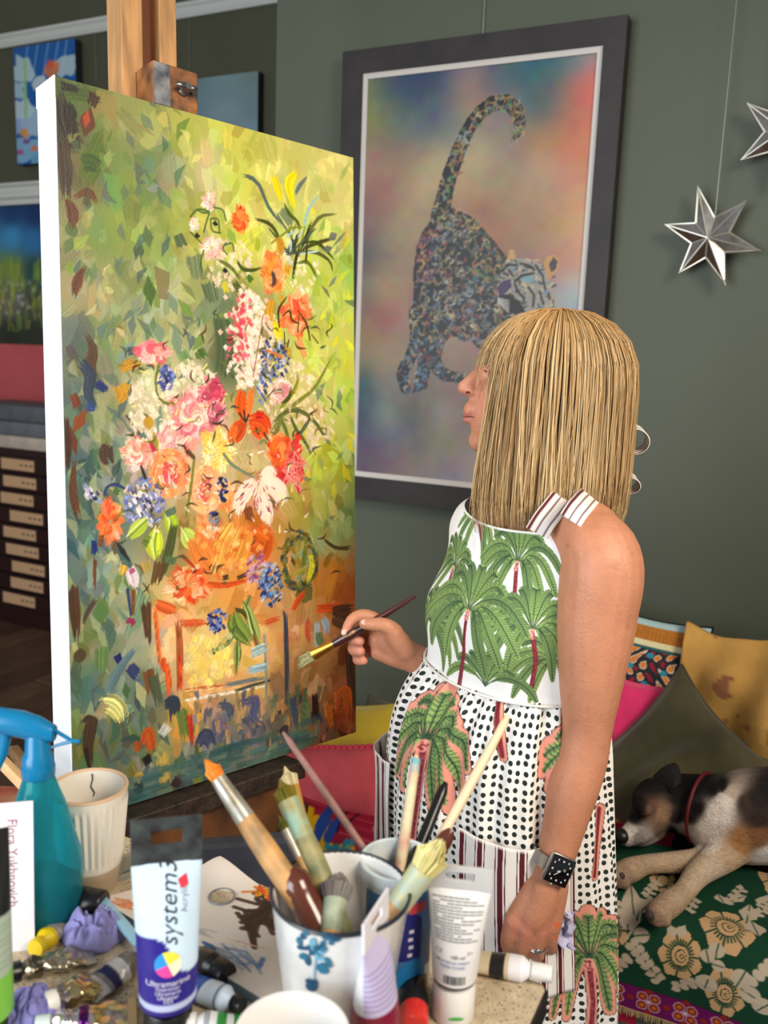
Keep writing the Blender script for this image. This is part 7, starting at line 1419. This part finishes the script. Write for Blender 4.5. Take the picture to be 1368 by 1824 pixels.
for k in range(14): sm([(472+RNG.normal(0, 11), 1584+RNG.normal(0, 4)), (474+RNG.normal(0, 14), 1588+RNG.normal(0, 5))], 2.6, [(226, 120, 30), (206, 60, 30), (240, 150, 40)][k % 3], .9)
for k in range(12): sm([(225+RNG.normal(0, 10), 1606+RNG.normal(0, 5)), (250+RNG.normal(0, 8), 1604+RNG.normal(0, 6))], 2.4, (236, 140, 100), .7)
for k in range(8): sm([(355+RNG.normal(0, 10), 1642+RNG.normal(0, 5)), (385+RNG.normal(0, 8), 1648+RNG.normal(0, 4))], 1.6, (176, 170, 176), .6)
for k in range(6): sm([(420+k*8, 1655+k*2), (450+k*8, 1662+k*2)], 1.4, (240, 180, 160), .5)
Uq, Vq = np.meshgrid(np.linspace(0, 1, PWp), np.linspace(0, 1, PHp)); Pq = (1-Vq)[..., None]*((1-Uq)[..., None]*Q[0]+Uq[..., None]*Q[1])+Vq[..., None]*((1-Uq)[..., None]*Q[3]+Uq[..., None]*Q[2])
Pq[..., 2] += .016*np.exp(-((Uq)**2+(Vq*1.2)**2)*14)
gridmesh('top_sheet', Pq, lin(np.clip(rp.a, 0, 255)), mat('coated_paper', vcol=True, rough=.45), t, flip=True)
hc_ = ZP(395, 1597, ZT+.0135); mb = MB(); mb.lathe([(1e-4, 0), (.0155, 0)], hc_+V3(0, 0, .0), n=28); mb.build('thumb_hole', speck('speckled_laminate_hole'), t); MB().tube([hc_+V3(.0155*math.cos(a), .0155*math.sin(a), .0004) for a in np.linspace(0, 2*math.pi, 30)], .0011, 6, cap=False).build('hole_edge', mat('hole_edge', (130, 134, 140), .4), t)
# --- lying tubes
foil = mat('foil_crimp', (176, 170, 160), .3, 1.0)
def lie(name, label, p0, p1, r, wt, paint, capm, **kw):
    a, b_ = ZP(*p0, ZT+r+.001), ZP(*p1, ZT+r*.45+.001); ax_ = b_-a; L_ = np.linalg.norm(ax_); return paint_tube(name, label, a, ax_, ZV, L_, r, wt, paint, capm, **kw)
def plainC(*bands):
    def f(S, X, Y, Lb):
        C = np.ones(S.shape+(3,))*lin(bands[0])
        for s0, s1, c in bands[1:]: C[(S >= s0) & (S <= s1)] = lin(c)
        return C
    return f
lie('acrylic_tube', 'paint tube with white cap and orange label lying at the right table edge', (984, 1735), (806, 1705), .0135, .036, plainC((206, 190, 160), (0, .30, (232, 230, 236)), (.36, .56, (30, 28, 30)), (.70, 1, (214, 96, 40)), (.80, .88, (230, 190, 60))), whitep, cap_len=.022, cap_r=.009, crimp=.008, crimp_m=foil)
lie('acrylic_tube', 'blue and white paint tube lying beside the tall upright tube', (432, 1792), (318, 1745), .013, .036, plainC((40, 90, 180), (0, .55, (206, 222, 240)), (.2, .24, (110, 130, 160))), blackp, cap_len=.012, cap_r=.008, crimp=.008, crimp_m=mat('blue_crimp', (40, 80, 160), .4))
lie('acrylic_tube', 'white and green paint tube lying at the bottom edge', (322, 1822), (430, 1830), .013, .034, plainC((222, 226, 226), (.55, .8, (40, 140, 60)), (.2, .35, (150, 154, 160))), whitep, cap_len=.014, crimp=.008, crimp_m=mat('green_crimp', (40, 130, 60), .4))
lie('acrylic_tube', 'black paint tube lying behind the tall upright tube', (405, 1738), (335, 1690), .013, .034, plainC((34, 32, 30), (.6, 1, (70, 76, 50))), blackp, cap_len=.018, cap_r=.0125, crimp=.006, crimp_m=blackp)
lie('acrylic_tube', 'grey metal paint tube with white barcode label left of the tall tube', (262, 1692), (150, 1775), .0135, .038, plainC((120, 112, 104), (.30, .52, (206, 200, 196)), (.55, .72, (44, 42, 80)), (.8, 1, (176, 168, 158))), mat('grey_cap', (150, 150, 150), .4), cap_len=.016, crimp=.010, crimp_m=foil, rough=.3, metal=.3, crumple=.12)
lie('acrylic_tube', 'grey tube with yellow band lying below the lavender rag', (62, 1690), (122, 1636), .012, .034, plainC((150, 142, 130), (0, .34, (226, 196, 20)), (.4, .5, (170, 164, 160))), mat('yellow_cap', (220, 190, 30), .4), cap_len=.010, crimp=.008, crimp_m=foil, crumple=.1)
lie('foil_tube', 'long squeezed metal tube lying along the left of the table', (12, 1735), (168, 1698), .013, .038, plainC((186, 176, 152), (.1, .3, (110, 100, 80))), blackp, cap_len=.014, crimp=.010, crimp_m=foil, rough=.22, metal=.9, crumple=.30)
lie('foil_tube', 'crumpled gold-tinged foil tube at the bottom left', (78, 1790), (190, 1742), .014, .042, plainC((206, 184, 134), (.0, .2, (170, 160, 150))), whitep, cap_len=.012, crimp=.010, crimp_m=foil, rough=.18, metal=.95, crumple=.34)
lie('foil_tube', 'flattened silver tube with purple stain at the bottom left corner', (62, 1828), (246, 1806), .012, .046, plainC((200, 190, 192), (.35, .48, (96, 40, 120)), (.55, .7, (206, 180, 130))), mat('pale_cap', (200, 216, 220), .4), cap_len=.014, crimp=.010, crimp_m=foil, rough=.2, metal=.9, crumple=.30)
# --- rags
def rag(label, c, sx, sy, h, seed, col):
    g = 60; Ug, Vg = np.meshgrid(np.linspace(-1, 1, g), np.linspace(-1, 1, g)); Xd, Yd = Ug*np.sqrt(1-Vg**2/2), Vg*np.sqrt(1-Ug**2/2); P3 = np.stack([Xd, Yd, 0*Ug], -1).reshape(-1, 3)
    n1 = vnoise(P3, 1.7, seed).reshape(Ug.shape); n2 = vnoise(P3, 3.2, seed+9).reshape(Ug.shape); n3 = vnoise(P3, 6.5, seed+4).reshape(Ug.shape); R2 = np.clip(1-(Xd**2+Yd**2), 0, 1)
    Zz = np.clip(h*(R2**.45*(.75+.35*n1)-.30*R2**.5*(1-np.abs(n2)*2.2).clip(0, 1)**2+.10*np.abs(n3)*R2), .0015, None); sp = 1+.16*n1
    P = c+RH*(Xd*sp*sx)[..., None]+FH*(Yd*sp*sy)[..., None]+ZV*Zz[..., None]
    o = gridmesh('paint_rag', P, None, mat('rag_lavender_%d' % int(seed), col, .9, var=.2, vscale=25), None, c); o.modifiers.new('c', 'SOLIDIFY').thickness = .0015; tag(o, label, 'rag')
rag('crumpled lavender rag beside the blue strip, in front of the bottle', ZP(168, 1672, ZT), .036, .030, .045, 2.0, (150, 146, 204)); rag('lavender rag bunched in the bottom left corner', ZP(52, 1812, ZT), .034, .032, .036, 6.0, (140, 138, 208))
# --- marker cap, blue strip, clear case
a, b_ = ZP(132, 1602, ZT+.018), ZP(184, 1612, ZT+.018); t = thing('marker_pen', 'fat black marker lying behind the lavender rag', 'pen', a-V3(0, 0, .017))
d = unit(b_-a); MB().lathe([(1e-4, -.05), (.013, -.05), (.0145, -.045), (.0145, .002)], a, ax=frame_ax(d, ZV), n=28).build('barrel', mat('marker_dark', (40, 40, 44), .3), t); MB().lathe([(.0155, .0), (.0165, .002), (.0165, np.linalg.norm(b_-a)-.002), (.0150, np.linalg.norm(b_-a)), (1e-4, np.linalg.norm(b_-a))], a, ax=frame_ax(d, ZV), n=28).build('cap', blackp, t)
a, b_ = ZP(172, 1592, ZT+.022), ZP(256, 1690, ZT+.016); d = unit(b_-a)
tag(MB().box((a+b_)/2, (np.linalg.norm(b_-a), .012, .006), ax=np.array([d, np.cross(ZV, d), ZV]), bev=.0012).build('plastic_ruler', mat('pale_blue_plastic', (150, 196, 220), .3), loc=(a+b_)/2), 'pale blue plastic strip lying over the pad edge', 'ruler')
cc = ZP(232, 1550, ZT); t = thing('clear_case', 'small clear plastic case on the worktop behind the tall tube', 'case', cc); clr = mat('clear_plastic', (236, 240, 240), .05, trans=.95, ior=1.2); Ac = np.array([unit(RH*.75+FH*.66), unit(-RH*.66+FH*.75), ZV])
MB().box(cc+V3(0, 0, .0055), (.075, .034, .010), ax=Ac, bev=.003).build('tray', clr, t, smooth=False); MB().box(cc+V3(0, 0, .0125), (.078, .036, .003), ax=Ac, bev=.001).build('lid', clr, t, smooth=False)
# --- small black bottle lying with its red cap towards the camera
p0, p1 = ZP(737, 1772, ZT+.0155), ZP(738, 1832, ZT+.0155); d = unit(p1-p0); Lr = np.linalg.norm(p1-p0); Ar = frame_ax(d, ZV); t = thing('paint_bottle', 'small black bottle lying with its red cap towards the viewer', 'bottle', p0-V3(0, 0, .015))
MB().lathe([(1e-4, -.03), (.0135, -.03), (.0148, -.027), (.0148, Lr*.42), (.012, Lr*.5), (1e-4, Lr*.5)], p0, ax=Ar, n=32).build('bottle', blackp, t); MB().lathe([(.0135, Lr*.46), (.0146, Lr*.48), (.0146, Lr*.92), (.0125, Lr), (1e-4, Lr*1.03)], p0, ax=Ar, n=32).build('cap', mat('red_gloss', (206, 44, 38), .15, coat=.5), t)
# --- slate portfolio behind the table
pp = DP(446, 1492, 1.40); tag(MB().box(V3(pp[0], pp[1], pp[2]/2), (.19, .03, pp[2]), ax=np.array([unit(RH*.97+FH*.22), unit(-RH*.22+FH*.97), ZV]), bev=.006).build('art_portfolio', mat('slate_cloth', (58, 62, 74), .8, var=.2, vscale=20), loc=(pp[0], pp[1], 0), smooth=False), 'dark slate portfolio standing on the floor behind the table', 'portfolio')
# --- stained paint box with sticks lying across it, far left
bx = DP(26, 1428, 1.19); bx_h = bx[2]-ZT-.012
tag(MB().box(V3(bx[0]-.05, bx[1]+.01, ZT+bx_h/2), (.20, .07, bx_h), ax=np.array([RH, FH, ZV]), bev=.003).build('paint_box', mat('paint_box_wood', (176, 128, 92), .6, rgb2=(170, 60, 50), vscale=30), loc=(bx[0], bx[1], ZT)), 'stained wooden paint box at the far left behind the spray bottle', 'box')
for k, (p0, p1, lab) in enumerate([(DP(70, 1425, 1.16), DP(-30, 1322, 1.20), 'pale wooden stick marked in purple leaning behind the spray bottle'), (DP(62, 1388, 1.20), DP(22, 1334, 1.24), 'paint-stained wooden stick leaning behind the spray bottle')]):
    d = unit(p1-p0)
    tag(MB().box((p0+p1)/2, (.013, .013, np.linalg.norm(p1-p0)), ax=frame_ax(d, FH), bev=.001).build('wooden_stick', mat('stick_%d' % k, [(214, 176, 128), (140, 104, 66)][k], .6, rgb2=[(196, 156, 110), (70, 56, 44)][k], vscale=40), loc=p0), lab, 'stick')
# ================================================================== brushes in the cups
def brush(label, tip, mid, dt, dm, head, hm, w_h, w_f, fm_, L_h, L_f, handle_m, r_h, cup, group, down=.10, end_round=False, taper=.5):
    """tip and mid are photo px on the brush axis at depths dt and dm; it goes on down into its cup"""
    T, M_ = DP(*tip, dt), DP(*mid, dm); d = unit(M_-T); tot = np.linalg.norm(M_-T)+down; t = thing('paint_brush', label, 'brush', T+d*tot, group); A = frame_ax(d, RIGHT)
    if head == 'handle':       # stored head-down: only the handle end shows
        Q = [[*(T+d*0), r_h*.45], [*(T+d*.006), r_h*.85], [*(T+d*.03), r_h], [*(T+d*tot*.6), r_h*1.15], [*(T+d*tot), r_h*.8]]; Q = smooth_path(Q, 18); MB().tube(Q[:, :3], Q[:, 3], 14).build('handle', handle_m, t)
        if fm_ is not None: MB().tube([T+d*.004, T+d*.02], [r_h*1.02, r_h*1.05], 12).build('painted_tip', fm_, t)
        return t
    mb = MB(); nb = 300
    for k in range(nb):
        a = RNG.uniform(0, 6.28); q = math.sqrt(RNG.random()); ex = {'flat': .25, 'round': 1.0, 'mop': 1.0, 'filbert': .45}[head]; o = A[0]*math.cos(a)*q*w_h+A[1]*math.sin(a)*q*w_h*ex; sp = {'flat': .95, 'round': .25, 'mop': .75, 'filbert': .55}[head]
        back = L_h*(.05+{'flat': .03, 'round': .35, 'mop': .45, 'filbert': .4}[head]*q**2+abs(RNG.normal(0, .03)))
        mb.tube([T+d*L_h+o*(w_f/w_h)*.9, T+d*(L_h*.55)+o*1.05, T+d*back+o*sp], [w_h*.05, w_h*.05, w_h*.022], 3)
    mb.build('bristles', hm, t)
    Q = smooth_path([[*(T+d*L_h*.97), w_f], [*(T+d*(L_h+L_f*.5)), (w_f+r_h)/2], [*(T+d*(L_h+L_f)), r_h]], 10); MB().tube(Q[:, :3], Q[:, 3], 16).build('ferrule', fm_, t)
    Q = smooth_path([[*(T+d*(L_h+L_f)), r_h*.98], [*(T+d*(L_h+L_f+.03)), r_h*1.12], [*(T+d*tot*.75), r_h], [*(T+d*tot), r_h*taper]], 16); MB().tube(Q[:, :3], Q[:, 3], 14).build('handle', handle_m, t)
    return t
wood_h = mat('brush_wood', (206, 156, 96), .5, rgb2=(150, 120, 84), vscale=40); alu = mat('painty_alu', (190, 190, 186), .35, .6, rgb2=(150, 140, 120), vscale=60); G1 = 'brushes in the flowered cup'; G2 = 'brushes in the blue-labelled tub'
dC = project(cb)[2]-.01; dJ = project(jb)[2]
brush('orange-tipped brush leaning left out of the flowered cup', (364, 1350), (548, 1625), .90, dC-.02, 'filbert', mat('orange_bristle', (226, 130, 30), .5, rgb2=(236, 160, 60), vscale=150), .0085, .0078, alu, .026, .048, wood_h, .0105, cb, G1, .07)
brush('cream-bristled brush behind the green-stained one', (506, 1362), (590, 1620), 1.00, dC+.02, 'round', mat('cream_bristle', (222, 208, 168), .7), .010, .009, mat('ochre_handle', (176, 128, 50), .5), .030, .03, mat('ochre_handle'), .0065, cb, G1, .07)
brush('thick brush with green and teal paint-stained ferrule', (497, 1385), (588, 1610), .93, dC, 'round', mat('olive_bristle', (150, 130, 40), .6, rgb2=(96, 110, 44), vscale=90), .0115, .0115, mat('verdigris', (140, 176, 156), .5, rgb2=(150, 140, 90), vscale=50), .026, .040, mat('stained_handle', (160, 150, 100), .5, rgb2=(96, 110, 80), vscale=45), .0118, cb, G1, .07, taper=.7)
brush('thin brush with small olive tip', (495, 1450), (580, 1625), .91, dC-.01, 'round', mat('olive_bristle'), .0048, .0048, alu, .018, .03, wood_h, .0045, cb, G1, .06)
brush('chunky brown handle end in the flowered cup', (516, 1548), (560, 1640), .87, dC-.02, 'handle', None, 0, 0, None, 0, 0, mat('brown_lacquer', (88, 44, 32), .2, coat=.5), .0150, cb, G1, .08)
brush('soft mop brush with mauve-grey head', (606, 1550), (592, 1640), .885, dC-.03, 'mop', mat('mauve_bristle', (128, 116, 116), .9, rgb2=(104, 108, 96), vscale=60), .0170, .0120, mat('pale_green_ferrule', (170, 182, 156), .5, rgb2=(130, 140, 120), vscale=50), .032, .03, wood_h, .010, cb, G1, .05)
brush('large brush with pale yellow bristles leaning right', (793, 1492), (690, 1640), .875, dC-.01, 'mop', mat('yellow_bristle', (214, 204, 128), .8, rgb2=(226, 216, 160), vscale=80), .0165, .0135, mat('grey_green_ferrule', (168, 184, 170), .45, rgb2=(196, 186, 120), vscale=60), .040, .040, wood_h, .012, cb, G1, .04)
brush('brown handle tip beyond the yellow brush', (804, 1478), (770, 1530), .95, .95, 'handle', None, 0, 0, None, 0, 0, mat('brown_lacquer'), .0085, jb, G2, .09)
brush('long thin mauve-stained brush handle leaning left from the tub', (504, 1304), (648, 1512), 1.00, dJ, 'handle', None, 0, 0, None, 0, 0, mat('mauve_stain', (150, 104, 100), .5, rgb2=(110, 90, 80), vscale=70), .0036, jb, G2, .07)
brush('cream and pink stained brush handle standing in the tub', (742, 1345), (713, 1540), 1.00, dJ, 'handle', None, 0, 0, mat('teal_tip', (110, 160, 170), .5), 0, 0, mat('cream_stain', (206, 196, 160), .5, rgb2=(196, 150, 130), vscale=40), .0055, jb, G2, .06)
brush('black brush handle leaning right in the tub', (794, 1394), (735, 1540), 1.00, dJ, 'handle', None, 0, 0, None, 0, 0, mat('black_lacquer', (20, 20, 22), .25), .0060, jb, G2, .06)
brush('pale bare wooden stick leaning far right from the tub', (906, 1274), (770, 1520), 1.06, dJ, 'handle', None, 0, 0, None, 0, 0, mat('pale_dowel', (228, 200, 166), .5), .0050, jb, G2, .06)
